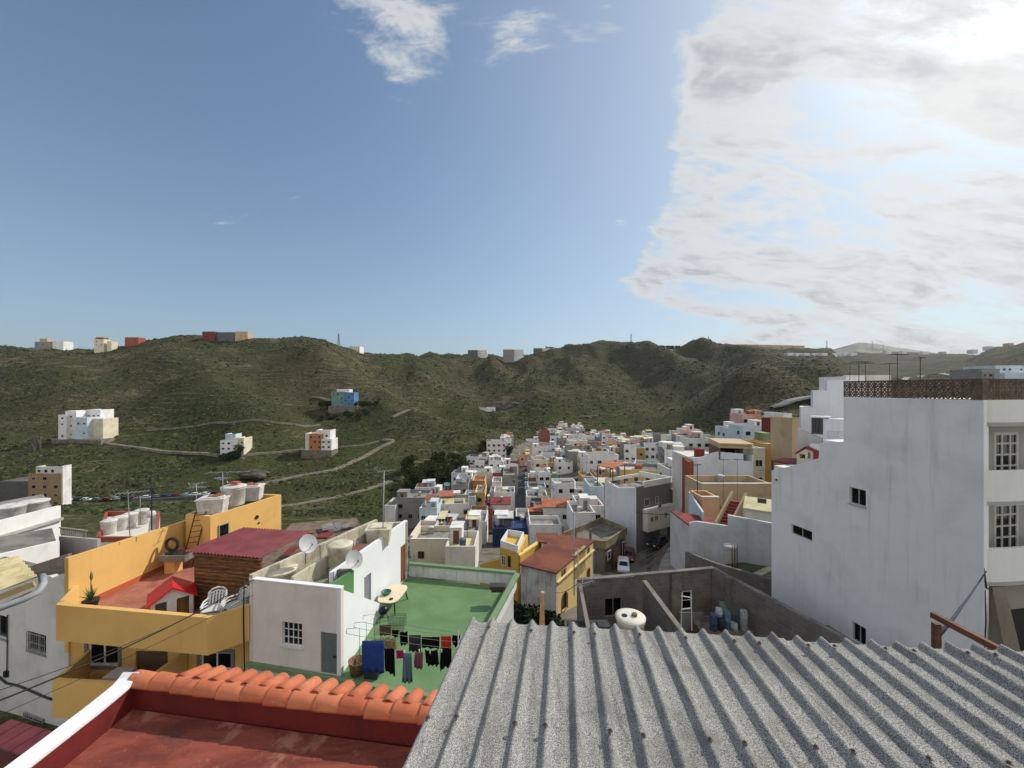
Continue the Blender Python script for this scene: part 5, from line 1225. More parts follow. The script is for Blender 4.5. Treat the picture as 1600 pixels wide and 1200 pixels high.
hill_house([(477, 484, 677, 702, 'offwhite', 0, 0, 7, 1), (483, 502, 678, 702, 'orange', 3, 3, 7, 0), (501, 518, 686, 702, 'white', 2, 2, 8, 0), (494, 516, 672, 686, 'white', 1, 2, 7, 2)], 'orange and white house beside the hillside track', 224, drop=3)
hill_house([(518, 537, 612, 632, 'teal', 3, 3, 9, 0), (537, 553, 613, 633, 'blue', 4, 3, 9, -1), (526, 546, 608, 614, 'white', 0, 0, 6, 2)], 'teal and bright blue apartment house among dark trees on the hillside', 292, drop=3)
hill_house([(672, 693, 636, 644, 'white', 1, 3, 9, 0), (686, 693, 630, 643, 'white', 2, 1, 8, 2), (664, 675, 632, 640, 'offwhite', 0, 0, 7, 4)], 'low white house on the far slope left of its brown neighbour', 420)
hill_house([(700, 714, 636, 644, 'brown', 1, 2, 9, 0), (714, 718, 631, 644, 'white', 0, 0, 7, 0)], 'brown and white house right of the low white house on the far slope', 425)
hill_house([(749, 760, 637, 643, 'offwhite', 1, 1, 8, 0), (760, 774, 636, 643, 'white', 1, 2, 8, 1)], 'long white shed house under the dark rock face', 430)
hill_house([(0, 44, 752, 778, 'darkgrey', 0, 0, 10, 2), (44, 96, 740, 792, 'tan', 4, 3, 3.2, 0), (56, 98, 729, 741, 'offwhite', 1, 4, 3, .6), (96.5, 98, 728, 790, 'white', 0, 0, 3.0, .3)], 'tan apartment building with tall white end wall on the left beside the parked cars', 150, 'apartment_building', 'apartment block', 4)
for bx, lab in (([(54, 80, 534, 540, 'grey', 1, 3, 10, 0), (80, 99, 533, 540, 'white', 0, 0, 10, 1), (62, 74, 529, 535, 'beige', 0, 0, 6, 2)], 'grey and white house leftmost on the ridge line'),
 ([(147, 162, 530, 541, 'cream', 2, 2, 8, 0), (149, 161, 527, 531, 'brick', 0, 0, 6, 1), (167, 174, 533, 540, 'cream', 0, 0, 7, 1)], 'cream house with red roof room on the left ridge'),
 ([(195, 216, 527, 535, 'brick', 1, 3, 9, 0)], 'dark red box house on the left ridge'),
 ([(316, 336, 518, 526, 'red', 0, 0, 9, 0)], 'dark red shed leftmost of the hilltop farm'),
 ([(336, 366, 519, 526, 'darkgrey', 1, 4, 9, 2)], 'dark grey farm building in the middle of the hilltop'),
 ([(367, 387, 518, 526, 'beige', 0, 0, 9, 1)], 'beige farm building rightmost of the hilltop farm')):
    hill_house(bx, lab, 450 if '316' in str(bx) or '336' in str(bx) or '367' in str(bx) else 436, 'ridge_house', drop=8)
for (a, b, t, o, c, Y, lab) in ((545, 562, 541, 548, 'white', 500, 'low white house beside the mast on the descending ridge'), (731, 746, 547, 557, 'darkgrey', 745, 'dark grey apartment block left of the pair on the middle ridge'), (746, 761, 547, 557, 'white', 750, 'white apartment block right of the dark one on the middle ridge'),
    (786, 803, 546, 557, 'grey', 760, 'grey apartment block on the middle ridge beside trees'), (803, 818, 546, 556, 'white', 765, 'white apartment block left of the domed hill'), (834, 847, 544, 555, 'darkgrey', 775, 'grey green apartment block nearest the domed hill'), (847, 866, 544, 551, 'offwhite', 780, 'long low pale block touching the domed hill'),
    (1000, 1015, 536, 547, 'paleblue', 880, 'pale blue grey apartment tower right of the domed hill'), (1026, 1040, 543, 549, 'darkgrey', 890, 'small dark block on the saddle right of the domed hill')):
    hill_house([(a, b, t, o, c, 3, 5, 14, 0)], lab, Y, 'ridge_block', 'apartment block', 12)
r_ = random.Random(5)
for i in range(9):                                                # long prison-like wall and roofs on the plateau, and the white row under it
    a = 1150+i*18
    if i < 6: hill_house([(a, a+17, 538+i*.4, 543, 'beige', 0, 0, 20, 0)], ['leftmost', 'second', 'third', 'fourth', 'fifth', 'rightmost'][i]+' of the six low beige sheds along the right plateau', 1130, 'plateau_shed', 'shed', 25)
for i, a in enumerate((1231, 1243, 1256, 1270, 1284, 1300, 1318, 1330)):
    hill_house([(a, a+9, 551+r_.uniform(-.5, .8), 555, 'white', 1, 3, 14, 0)], ['leftmost', 'second', 'third', 'fourth', 'fifth', 'sixth', 'seventh', 'rightmost'][i]+' white row house below the plateau sheds', hit(a+5, 556).y, 'row_house', 'house', 4)
for i, (a, b, t, o, c) in enumerate(((1385, 1393, 548, 550.5, 'white'), (1410, 1417, 548.5, 550.5, 'offwhite'), (1442, 1451, 549, 551.5, 'white'), (1472, 1479, 549.5, 551.5, 'beige'), (1520, 1528, 546, 549, 'white'), (1545, 1552, 541, 544, 'offwhite'), (1577, 1584, 536, 539, 'beige'))):
    hill_house([(a, b, t, o, c, 0, 0, 20, 0)], ['leftmost', 'second', 'third', 'fourth', 'fifth', 'sixth', 'rightmost'][i]+' of the tiny pale buildings on the far right skyline', (2150 if i < 4 else 1480), 'skyline_house', 'house', 8)
hill_house([(1534, 1562, 576, 592, 'grey', 1, 3, 14, 0), (1556, 1600, 571, 592, 'paleblue', 2, 5, 14, 3), (1570, 1640, 583, 600, 'paleblue', 1, 3, 14, -4)], 'blue grey apartment building beyond the breeze block parapet at the right edge', 190, 'apartment_building', 'apartment block')

# ---- corner building with the street, and the buildings round it
def corner_building():
    root = thing('corner_building', 'tall pale corner building with grey street side and orange roof pergola', 'building', (18, 64, -28))
    C = Vector(((994-CX)/F*66, 66)); Lf = Vector(((945-CX)/F*71.3, 71.3)); Rt = Vector(((1050-CX)/F*70.7, 70.7)); z = -16.8; B = Lf+(Rt-C)
    P = Plane(Lf, C); P2 = Plane(C, Rt); T2 = (Rt-C).length
    mb = MB(); P.plate(mb, [(945, None), (994, None), (994, 762), (966, 762), (945, 750)], [], .3, zb=-30); mb.build('front_wall', plaster((210, 212, 216), .4, .6), root)
    pw = plaster((112, 110, 110), .35, .6); wn = [P2.rect(1007, 785, 1012, 793), P2.rect(1022, 775, 1030, 782)]
    mb = MB(); mb.plate([(0.02, -30), (T2, -30), (T2, z-.3), (T2*.2, z-.3), (T2*.2, z), (0.02, z)], [], (P2.a.x, P2.a.y, 0), (P2.d.x, P2.d.y, 0), (0, 0, 1), .3); mb.build('street_wall', pw, root)
    mb = MB(); n = Vector((0, .35)); mb.prism([tuple(Lf+n), tuple(C+n), tuple(Rt+Vector((-.2, .2))), tuple(B)], -30, z-1.2); mb.build('roof', ROOF['grey'], root)
    mb = MB(); mb.wall(C+(Rt-C)*.2, Rt, z-.295, z+.75, .25, 1); mb.wall(Rt, B, z-.3, z+.7, .25, 1); mb.wall(B, Lf, z-.3, z+.3, .25, 1); mb.build('parapet', hm('white'), root)
    # white overhanging storey
    t0, t1 = P2.st(1004, 800)[0], P2.st(1050, 800)[0]; zt_, zb_ = P2.st(1004, 795)[1], P2.st(1004, 829)[1]
    mb = MB(); pbox(mb, P2, t0, zb_, T2+1, zt_, .01, 1.1); mb.build('overhang', hm('offwhite'), root)
    Po = Plane(C+P2.n*1.1, Rt+P2.n*1.1)
    for (a, b, c, d) in ((1016, 808, 1021, 815), (1023, 806, 1028, 812.5), (1037.5, 801, 1042, 807), (1028, 786, 1033, 793)): window(root, Po, Po.rect(a, b, c, d), 0, 2, 1, .08, frm, False, out=.04)
    for (a, b, c, d) in ((1007, 780, 1014, 790), (1024, 776, 1029, 786)): window(root, P2, P2.rect(a, b, c, d), 0, 2, 1, .08, frm, False, out=.04)
    mb = MB(); r = P2.rect(1031, 822, 1042, 838); pbox(mb, P2, r[0], r[1], r[2], r[3], 0, .06); mb.build('garage_door', plain('garage_white', (190, 190, 186)), root)
    # pergola
    mb = MB(); c0 = Vector((16.6, 66)); mb.slab([(15.8, 71.9, z+2.6), (18.4, 70.3, z+2.4), (21.8, 74, z+2.6), (19.2, 75.6, z+2.8)], .12); mb.build('pergola_roof', ROOF['orange'], root)
    mb = MB()
    for x, y in ((15.9, 71.9), (18.4, 70.4), (21.6, 74), (19.2, 75.4)): mb.bar((x, y, z-1.2), (x, y, z+2.3), .15)
    mb.build('pergola_post', brn, root)
corner_building()
house(1050, 1077, 765, 828, 'darkgrey', 'plain dark grey block wall building right of the corner building', 'dark grey block building', Y=70, wins=False, d=6, tower=False)
def concrete_shell():
    root = thing('concrete_house', 'unfinished concrete house with brown roof parapets beside the parked cars', 'house', (8, 52, -26))
    z = -22.9; a = G(868, 836, z); b = G(947, 846, z); c = G(980, 824, z); d = G(940, 808, z)
    q = [(a.x, a.y), (b.x, b.y), (c.x, c.y), (d.x, d.y)]; cm = worn('dark_concrete', (118, 112, 102), (84, 80, 72), .5)
    mb = MB(); mb.prism([((p[0]-11)*.97+11, (p[1]-66)*.97+66) for p in q], -30, z-.9); mb.build('body', cm, root)
    mb = MB()
    for i in range(4): mb.wall(q[i], q[(i+1) % 4], z-1.2, z, .25, 1)
    mb.build('parapet', worn('stone_parapet', (140, 128, 104), (108, 100, 84), .8), root)
    P = Plane(q[1], q[2]); mb = MB(); r = P.rect(958, 860, 967, 884); pbox(mb, P, r[0], r[1], r[2], r[3], 0, .08); mb.build('shutter', plain('brown_shutter_b', (126, 100, 76)), root)
    for (x0, y0, x1, y1) in ((949, 862, 954, 872), (972, 848, 976, 868)): window(root, P, P.rect(x0, y0, x1, y1), 0, 1, 1, .08, frm, False, out=.04)
    mb = MB()
    for f in (.15, .4, .7): p = Vector(q[0]).lerp(Vector(q[1]), f); mb.bar((p.x, p.y, z), (p.x, p.y, z+1.6), .3)
    mb.build('roof_pillar', concrete, root)
concrete_shell()
# ---- right-hand middle buildings, behind the tall white block
def blank_white():
    root = thing('blank_white_wall_house', 'house with wide blank white party wall under a dark open roof terrace', 'house', (28, 62, -22))
    P = Plane(((1083-CX)/F*62, 62), ((1177-CX)/F*60, 60)); mb = MB()
    P.plate(mb, [(1083, None), (1177, None), (1177, 712), (1160, 709), (1122, 706), (1112, 708), (1098, 714), (1083, 716)], [], .3, zb=-26); mb.build('party_wall', plaster((206, 210, 216), .4, .5), root)
    mb = MB(); a = P.p3(0, 0, -.31); b = P.p3((P.b-P.a).length, 0, -.31); mb.prism([(a.x, a.y), (b.x, b.y), (b.x, b.y+8), (a.x, a.y+8)], -26, -11.2); mb.build('body', hm('offwhite'), root)
    T = P.st(1123, 700)[0]; T2 = P.st(1175, 700)[0]; mb = MB(); pbox(mb, P, T, -9.3, T2, -8.7, -6, 0); pbox(mb, P, T, -8.7, T2+.2, -8.5, -6.2, .3); mb.build('terrace_roof', hm('beige'), root)
    mb = MB(); pbox(mb, P, T, -11.2, T2, -9.3, -6, -5.7); pbox(mb, P, T, -11.2, T+.25, -9.3, -5.7, 0); mb.build('terrace_back', hm('brown'), root)
    mb = MB(); pbox(mb, P, T+3, -11.2, T+4.6, -9.9, -2.5, -2.4); pbox(mb, P, T2-1.2, -11.2, T2, -9.31, -5.69, 0); mb.build('terrace_partition', hm('grey'), root)
    mb = MB(); pbox(mb, P, -.9, -22, -.02, -11.6, -6, .4); mb.build('brick_strip', hm('brick'), root)
    P3 = P; mb = MB(); t0 = P.st(1091, 700)[0]; t1 = P.st(1106, 700)[0]; pbox(mb, P, t0, -11.2, t1, -9.9, -3, -2); mb.build('red_parapet', hm('red'), root)
blank_white()
house(1097, 1206, 756, 800, 'beige', 'beige walled terrace house under the blank white party wall', 'beige terrace house', Y=50, wins=False, tower=False, d=5)
house(1097, 1123, 777, 818, 'peach', 'square peach stair house beside crimson steps', 'peach stair house', Y=44, wins=False, tower=False, d=3)
def steps_house():
    root = thing('lower_white_house', 'long white house with crimson roof steps left of the tall white block', 'house', (22, 38, -18))
    P = Plane(((1077-CX)/F*39, 39), ((1207-CX)/F*35, 35)); mb = MB()
    P.plate(mb, [(1077, None), (1207, None), (1207, 818), (1143, 806), (1137, 805), (1137, 822), (1088, 815), (1077, 817)], [], .3, zb=-19); mb.build('street_wall', plaster((196, 200, 202), .6, .6), root)
    T = (P.b-P.a).length; mb = MB(); a = P.p3(0.05, 0, -.31); b = P.p3(T, 0, -.31); mb.prism([(a.x, a.y), (b.x, b.y), (b.x, b.y+5), (a.x, a.y+5)], -20, -14.06); mb.build('body', plaster((190, 192, 192), .5), root)
    mb = MB(); mb.prism([(a.x, a.y), (b.x, b.y), (b.x, b.y+5), (a.x, a.y+5)], -14.055, -13.9); mb.build('roof', ROOF['crimson'], root)
    t0 = P.st(1117, 800)[0]; t1 = P.st(1136, 800)[0]; mb = MB()
    for i in range(9): pbox(mb, P, t0+.12*i, -13.9, t1+.12*i, -13.6+.24*i, -1.4-.36*i, -1.0-.36*i)
    mb.build('roof_steps', ROOF['crimson'], root)
    mb = MB()
    for t_ in (t0-.15, t1+.05): mb.hexa([P.p3(t_, -13.9, -.8), P.p3(t_+.2, -13.9, -.8), P.p3(t_+1.3, -13.9, -4.7), P.p3(t_+1.1, -13.9, -4.7)], [P.p3(t_, -13.2, -.8), P.p3(t_+.2, -13.2, -.8), P.p3(t_+1.3, -10.8, -4.7), P.p3(t_+1.1, -10.8, -4.7)])
    mb.build('stair_side', plaster((178, 160, 130), .5), root)
    t2 = P.st(1163, 790)[0]; t3 = T-.1; mb = MB(); pbox(mb, P, t2, -13.9, t3, -11.6, -3.5, -1.6); mb.build('roof_room', hm('offwhite'), root)
    mb = MB(); mb.slab([P.p3(t2-.2, -11.5, -1.3), P.p3(t3, -11.5, -1.3), P.p3(t3, -10.9, -3.7), P.p3(t2-.2, -10.9, -3.7)], .1); mb.build('lean_to_roof', ROOF['cream'], root)
    mb = MB(); r = P.rect(1182, 791, 1205, 802); pbox(mb, P, r[0], r[1]+.4, r[2]-.4, r[3]+.4, -1.6, -1.55); mb.build('shutter', plain('shutter_dark', (84, 82, 78)), root)
    mb = MB(); P4 = Plane(((1075-CX)/F*48, 48), ((1097-CX)/F*41, 41)); P4.plate(mb, [(1075, None), (1097, None), (1097, 800), (1076, 768)], [], .2, zb=-20); mb.build('side_wall', plaster((190, 202, 212), .3), root)
    for (x0, y0, x1, y1) in ((1077, 783, 1083, 790), (1077, 801, 1083, 815), (1085, 800, 1087, 812)): window(root, P4, P4.rect(x0, y0, x1, y1), 0, 2, 2, .05, frm, False, out=.03)
steps_house()
def upper_right():
    root = thing('stepped_white_house', 'stepped white house with bay window and circle patterned railing behind the tall block', 'house', (24, 31, -12))
    P = Plane(((1240-CX)/F*31, 31), ((1330-CX)/F*29, 29)); wb = plaster((212, 214, 216), .3, .6); mb = MB()
    P.plate(mb, [(1251, None), (1330, None), (1330, 594), (1292, 594), (1292, 610), (1270, 610), (1270, 636), (1251, 636)], [], 2.5, zb=-16); mb.build('stepped_wall', wb, root)
    P2 = Plane(((1240-CX)/F*28.5, 28.5), ((1330-CX)/F*26.2, 26.2)); mb = MB(); t0, zt = P2.st(1268, 652); t1 = P2.st(1286, 652)[0]; t2 = P2.st(1322, 652)[0]; zb = -14
    pbox(mb, P2, t1, -4.0, t2, zt-.05, -1.6, 0); mb.build('bay_room', wb, root)
    mb = MB(); pbox(mb, P2, t0-.1, zt, t2-.9, zt+.09, -1.7, .1); mb.build('bay_roof', hm('white'), root)
    window(root, P2, (t0, -3.2, t1, zt-.02), 0, 4, 1, .09, plain('dark_frame', (70, 72, 72)), False, out=.03)
    mb = MB(); P2.plate(mb, [(1247, None), (1285, None), (1285, 686), (1247, 669)], [], .25, zb=-9); mb.build('sloping_wall', plaster((184, 180, 178), .5), root)
    mb = MB(); t3 = P2.st(1297, 690)[0]; pbox(mb, P2, t3-1.0, -9, t2, -3.85, .3, 1.0); mb.build('ledge', wb, root)
    mb = MB(); cx_, cz_ = (t3+t2)/2+.1, -3.35
    for rr_ in (.16, .3, .44):
        for k in range(20):
            a0, a1 = 2*math.pi*k/20, 2*math.pi*(k+1)/20; mb.bar(P2.p3(cx_+math.cos(a0)*rr_, cz_+math.sin(a0)*rr_, .8), P2.p3(cx_+math.cos(a1)*rr_, cz_+math.sin(a1)*rr_, .8), .05)
    for z_ in (-3.85, -3.35, -2.87): mb.bar(P2.p3(t3, z_, .8), P2.p3(t2, z_, .8), .05)
    mb.bar(P2.p3(cx_, -3.85, .8), P2.p3(cx_, -2.87, .8), .05); mb.bar(P2.p3(t3, -3.85, .8), P2.p3(t3, -2.87, .8), .06); mb.build('railing', plain('white_rail', (190, 192, 192)), root)
    g = thing('gabled_dormer_house', 'small white gabled roof room with dark red tiles left of the tall block', 'house', (20, 27, -6))
    P3 = Plane(((1240-CX)/F*27.5, 27.5), ((1290-CX)/F*26, 26)); mb = MB(); P3.plate(mb, [(1245, None), (1271, None), (1271, 706), (1259, 701), (1245, 709)], [P3.rect(1249, 709, 1258, 717), P3.rect(1262, 707, 1267, 717)], 1.2, zb=-8); mb.build('wall', hm('cream'), g)
    mb = MB(); a, b_, c = P3.st(1243, 709.5), P3.st(1259, 699.5), P3.st(1279, 709)
    for u, v in ((a, b_), (b_, c)): mb.hexa([P3.p3(u[0], u[1], .15), P3.p3(v[0], v[1], .15), P3.p3(v[0], v[1], -2), P3.p3(u[0], u[1], -2)], [P3.p3(u[0], u[1]+.09, .15), P3.p3(v[0], v[1]+.09, .15), P3.p3(v[0], v[1]+.09, -2), P3.p3(u[0], u[1]+.09, -2)])
    t_ = P3.st(1271, 715)[0]; pbox(mb, P3, t_, -6, t_+.35, -4.3, -1, .05); mb.build('roof', ROOF['crimson'], g)
    r2 = thing('red_awning', 'dark red sloping canopy in front of the gabled roof room', 'canopy', (19, 28, -6)); mb = MB(); mb.slab([W(1205, 719, 29), W(1246, 727, 27.5), W(1246, 716, 30), W(1225, 715, 31)], .1); mb.build('canopy', ROOF['crimson'], r2)
    mb = MB(); mb.bar(W(1207, 721, 29), W(1207, 745, 29), .1); mb.bar(W(1245, 728, 27.6), W(1245, 742, 27.6), .1); mb.build('post', brn, r2)
upper_right()
# second white wall strip leading on top: small roof rooms behind the parapet
house(1322, 1352, 588, 620, 'white', 'white roof room just behind the left end of the breeze block parapet', 'white roof room near parapet', Y=34, wins=False, tower=False, d=3)
house(1355, 1392, 586, 620, 'offwhite', 'off white roof room behind the breeze block parapet among antenna masts', 'roof room among masts', Y=38, wins=False, tower=False, d=3)

# ---- left edge buildings
def left_whites():
    root = thing('left_white_house', 'white house with long rendered parapet at the left edge', 'house', (-40, 33, -18))
    wl = plaster((224, 223, 220), .3); P = Plane(((-60-CX)/F*27, 27), ((95-CX)/F*33, 33)); mb = MB()
    P.plate(mb, [(-60, None), (95, None), (95, 790), (-60, 829)], [], .3, zb=-20); mb.build('street_wall', wl, root)
    a = P.st(-60, 858); b = P.st(95, 812); mb = MB(); mb.hexa([P.p3(a[0], a[1], 0), P.p3(b[0], b[1], 0), P.p3(b[0], b[1], .25), P.p3(a[0], a[1], .25)], [P.p3(a[0], a[1]+.2, 0), P.p3(b[0], b[1]+.2, 0), P.p3(b[0], b[1]+.2, .25), P.p3(a[0], a[1]+.2, .25)]); mb.build('cornice', plaster((180, 176, 168), .8), root)
    mb = MB(); q0 = P.a-P.n*.31; q1 = P.b-P.n*.31; mb.prism([tuple(q0), tuple(q1), (q1.x-8.5, q1.y+6), (q0.x-10, q0.y+7)], -20, -10.6); mb.build('roof', ROOF['grey'], root)
    r2 = thing('low_white_house', 'lower white house with grey slab roof in front of the long white parapet', 'house', (-32, 26, -18))
    P = Plane(((-60-CX)/F*22.5, 22.5), ((93-CX)/F*27, 27)); mb = MB(); P.plate(mb, [(-60, None), (93, None), (93, 845), (-60, 880)], [], .25, zb=-20); mb.build('wall', wl, r2)
    q0 = P.a-P.n*.26; q1 = P.b-P.n*.26; mb = MB(); mb.hexa([(q0.x, q0.y, -16), (q1.x, q1.y, -16), (q1.x-3.4, q1.y+2.6, -16), (q0.x-4, q0.y+3, -16)], [(q0.x, q0.y, P.st(-60, 881)[1]), (q1.x, q1.y, P.st(93, 846)[1]), (q1.x-3.4, q1.y+2.6, P.st(93, 846)[1]), (q0.x-4, q0.y+3, P.st(-60, 881)[1])]); mb.build('slab_roof', concrete, r2)
    # patio and grey block wall between it and the yellow house
    r3 = thing('grey_block_wall', 'stained grey block wall between the low white house and the yellow house', 'wall', (-25, 22, -16))
    P = Plane(((-20-CX)/F*21.0, 21.0), ((106-CX)/F*21.4, 21.4)); mb = MB(); P.plate(mb, [(-20, None), (106, None), (106, 866), (50, 884), (-20, 905)], [], .2, zb=-18); mb.build('wall', blockwork((122, 116, 108), .5, .25), r3)
    r4 = thing('mauve_patio_wall', 'faded white patio wall with slatted top behind the yellow party wall', 'wall', (-30, 30, -14))
    P = Plane(((92-CX)/F*29, 29), ((152-CX)/F*28, 28)); mb = MB(); P.plate(mb, [(92, None), (152, None), (152, 843), (92, 838)], [], .2, zb=-18); mb.build('wall', plaster((176, 170, 168), .5), r4)
    mb = MB()
    for i in range(14): t_ = .1+i*.2; pbox(mb, P, t_, -10.9, t_+.08, -10.45, -.1, -.02)
    pbox(mb, P, 0, -10.45, 2.9, -10.38, -.14, .02); mb.build('slats', plain('slat_grey', (128, 124, 112)), r4)
    # building with barred windows
    r5 = thing('grey_white_house', 'pale grey rendered house with barred windows left of the yellow house', 'house', (-24, 20, -20))
    P = Plane((-31, 21.7), (-21.8, 19.0)); w1 = P.rect(43, 985, 72, 1024); w2 = P.rect(40, 1111, 70, 1135); w3 = P.rect(-20, 955, 12, 1000); mb = MB()
    P.plate(mb, [(-20, None), (107, None), (107, 921), (78, 900), (52, 905), (-20, 930)], [w1, w3], .25, zb=-23); mb.build('wall', plaster((206, 203, 198), .45), r5)
    window(r5, P, w1, .1, 2, 1, .06, plain('grey_frame', (140, 142, 140)), True, grille=.16); window(r5, P, w2, 0, 2, 1, .06, plain('grey_frame', (140, 142, 140)), True, grille=.16, out=.04); window(r5, P, w3, .1, 2, 1, .06, plain('grey_frame', (140, 142, 140)), True)
    q0 = P.a-P.n*.26; q1 = P.b-P.n*.26; mb = MB(); mb.prism([tuple(q0), (q1.x-.35, q1.y+.1), (q1.x-.6, q1.y+1.6), (q0.x, q0.y+1.6)], -23, -10.2); mb.build('roof', concrete, r5)
    pts = [P.p3(P.st(x, y)[0], P.st(x, y)[1], .06) for x, y in ((-20, 1045), (0, 1056), (12, 1066), (30, 1070), (50, 1078), (68, 1086), (84, 1092))]
    mb = MB(); mb.tube(pts, .05, 6); mb.tube([P.p3(P.st(14, 960)[0], P.st(14, 960)[1], .05), P.p3(P.st(13, 1050)[0], P.st(13, 1050)[1], .05)], .025, 6); t_ = P.st(12, 1052); pbox(mb, P, t_[0]-.12, t_[1]-.15, t_[0]+.12, t_[1]+.15, 0, .12); mb.build('cable_bundle', ironm, r5)
    # corrugated shelter roof and big grey gutter
    r6 = thing('cream_shelter_roof', 'cream corrugated shelter roof with grey gutter pipe at the left edge', 'shelter', (-20, 15.5, -8)); mb = MB(); n = 60
    c0, c1, c2, c3 = W(-60, 945, 15.2), W(58, 900, 16.2), W(28, 868, 18.2), W(-60, 885, 17.5)
    for top in (0, 1):
        for k in range(2):
            for i in range(n+1): f = i/n; p = (c0.lerp(c3, f) if k == 0 else c1.lerp(c2, f)); mb.v.append((p.x, p.y, p.z+.045*math.sin(i*math.pi/4.5)-top*.015))
    N = n+1
    for i in range(n): mb.f += [(i, i+1, N+i+1, N+i), (2*N+i, 2*N+i+1, 3*N+i+1, 3*N+i)]; mb.m += [0, 0]; mb.smooth += [True, True]
    mb.build('roof_sheet', worn('cream_metal_sheet', (222, 208, 160), (190, 172, 124), 2), r6)
    mb = MB(); mb.bar(W(-60, 957, 15.3), W(54, 912, 16.2), .1, .22); mb.bar(W(-60, 975, 15.4), W(50, 925, 16.3), .08, .12); mb.build('roof_beam', plain('pale_beam', (168, 146, 96)), r6)
    mb = MB(); mb.tube([W(-60, 972, 15), W(0, 950, 15.6), W(38, 936, 16), W(60, 925, 16.3), W(68, 912, 16.6), W(66, 900, 17)], .13, 12); mb.build('gutter_pipe', plain('grey_pipe', (150, 152, 156), .5), r6)
    mb = MB(); mb.box(-24, 15.9, -14, -20.4, 16.4, -9.6); mb.build('dark_opening', plain('unlit_opening', (18, 18, 18)), r6) if False else None
left_whites()
def orange_terrace():
    root = thing('brown_terrace_house', 'house with brown terrace and row of four water tanks behind the yellow party wall', 'house', (-30, 36, -16))
    q = [W(150, 838, 33), W(246, 826, 33), W(250, 806, 40), W(165, 812, 40)]; mb = MB(); zt_ = -11.3
    mb.prism([(p.x, p.y) for p in q], -20, -13.1); mb.build('body', hm('offwhite'), root)
    mb = MB()
    for i in (0, 1, 2, 3): mb.wall(q[i].xy, q[(i+1) % 4].xy, -13.1, -12.65, .2, 1)
    mb.build('parapet', hm('brick'), root)
    mb = MB(); mb.wall((-30.5, 31.0), (-26.2, 32.8), -16, -13.4, 1.2, 1); mb.build('lower_roof', ROOF['white'], root)
orange_terrace()

def clutter_roof():
    root = thing('old_sheet_roof', 'low roof of rusty sheets and rubble between the burgundy shed and the old white parapet', 'roof', (-13.5, 24, -13)); r = random.Random(6)
    mb = MB(); mb.prism([(-12.3, 20.1), (-10.6, 22.2), (-9.3, 25.6), (-12.5, 31), (-16.9, 29.6), (-15.3, 22.5)], -20, -10.3); mb.build('roof_base', worn('rubble_brown', (122, 104, 90), (82, 72, 64), 1.6), root)
    for i in range(12):
        x, y = r.uniform(-14.6, -11.4), r.uniform(22.6, 28.5); a = r.uniform(-.4, .6); w_, l = r.uniform(.5, .9), r.uniform(.8, 1.6); mb = MB(); mb.box(-w_/2, -l/2, 0, w_/2, l/2, .03); mb.xf(Matrix.Translation((x, y, -10.25+i*.035)) @ Matrix.Rotation(a, 4, 'Z') @ Matrix.Rotation(r.uniform(-.1, .1), 4, 'X'))
        mb.build('loose_sheet', [ROOF['brown'], ROOF['crimson'], ROOF['grey'], concrete][i % 4], root)
clutter_roof()
# ================================================================ things on roofs, terraces, streets and slopes
tankw = worn('tank_fibre_cement', (206, 204, 198), (168, 164, 154), 2.2, .4, .68, .8, .004); tankc = worn('tank_cream', (206, 200, 178), (160, 150, 126), 2, .4, .66, .8, .005)
mclay = plain('broken_clay', (166, 92, 66), .9)
def round_tank(px, pytop, Y, r, h, label, m=tankw, group=None, stone=False, hole=False):
    c = W(px, pytop, Y); z = c.z-h; root = thing('water_tank', label, 'water tank', (c.x, c.y, z), 0, group)
    mb = MB(); mb.lathe([(r*.86, 0), (r*.9, .05), (r*.97, h*.8), (r*1.03, h*.82), (r*1.03, h*.88), (r, h*.9)], 28, (c.x, c.y, z)); mb.build('tank_body', m, root)
    mb = MB(); mb.lathe([(r*1.06, h*.9), (r*1.07, h*.95), (r*.8, h*1.0), (r*.3, h*1.02), (.01, h*1.02)], 28, (c.x, c.y, z)); mb.build('lid', m, root)
    if hole: mb = MB(); mb.lathe([(r*.2, h*1.015), (r*.2, h*1.03)], 16, (c.x-r*.45, c.y-r*.1, z)); mb.build('hatch_hole', plain('hatch_dark', (20, 20, 20)), root)
    if stone:
        mb = MB(); mb.lathe([(.14, 0), (.15, .06), (.13, .12)], 7, (c.x+r*.25, c.y-.1, z+h*1.02), 0, False); tag(mb.build('stone', worn('brown_stone', (120, 100, 78), (90, 76, 62), 4)), 'brown stone weighing down the lid of the round tank in the compound', 'stone')
    return root
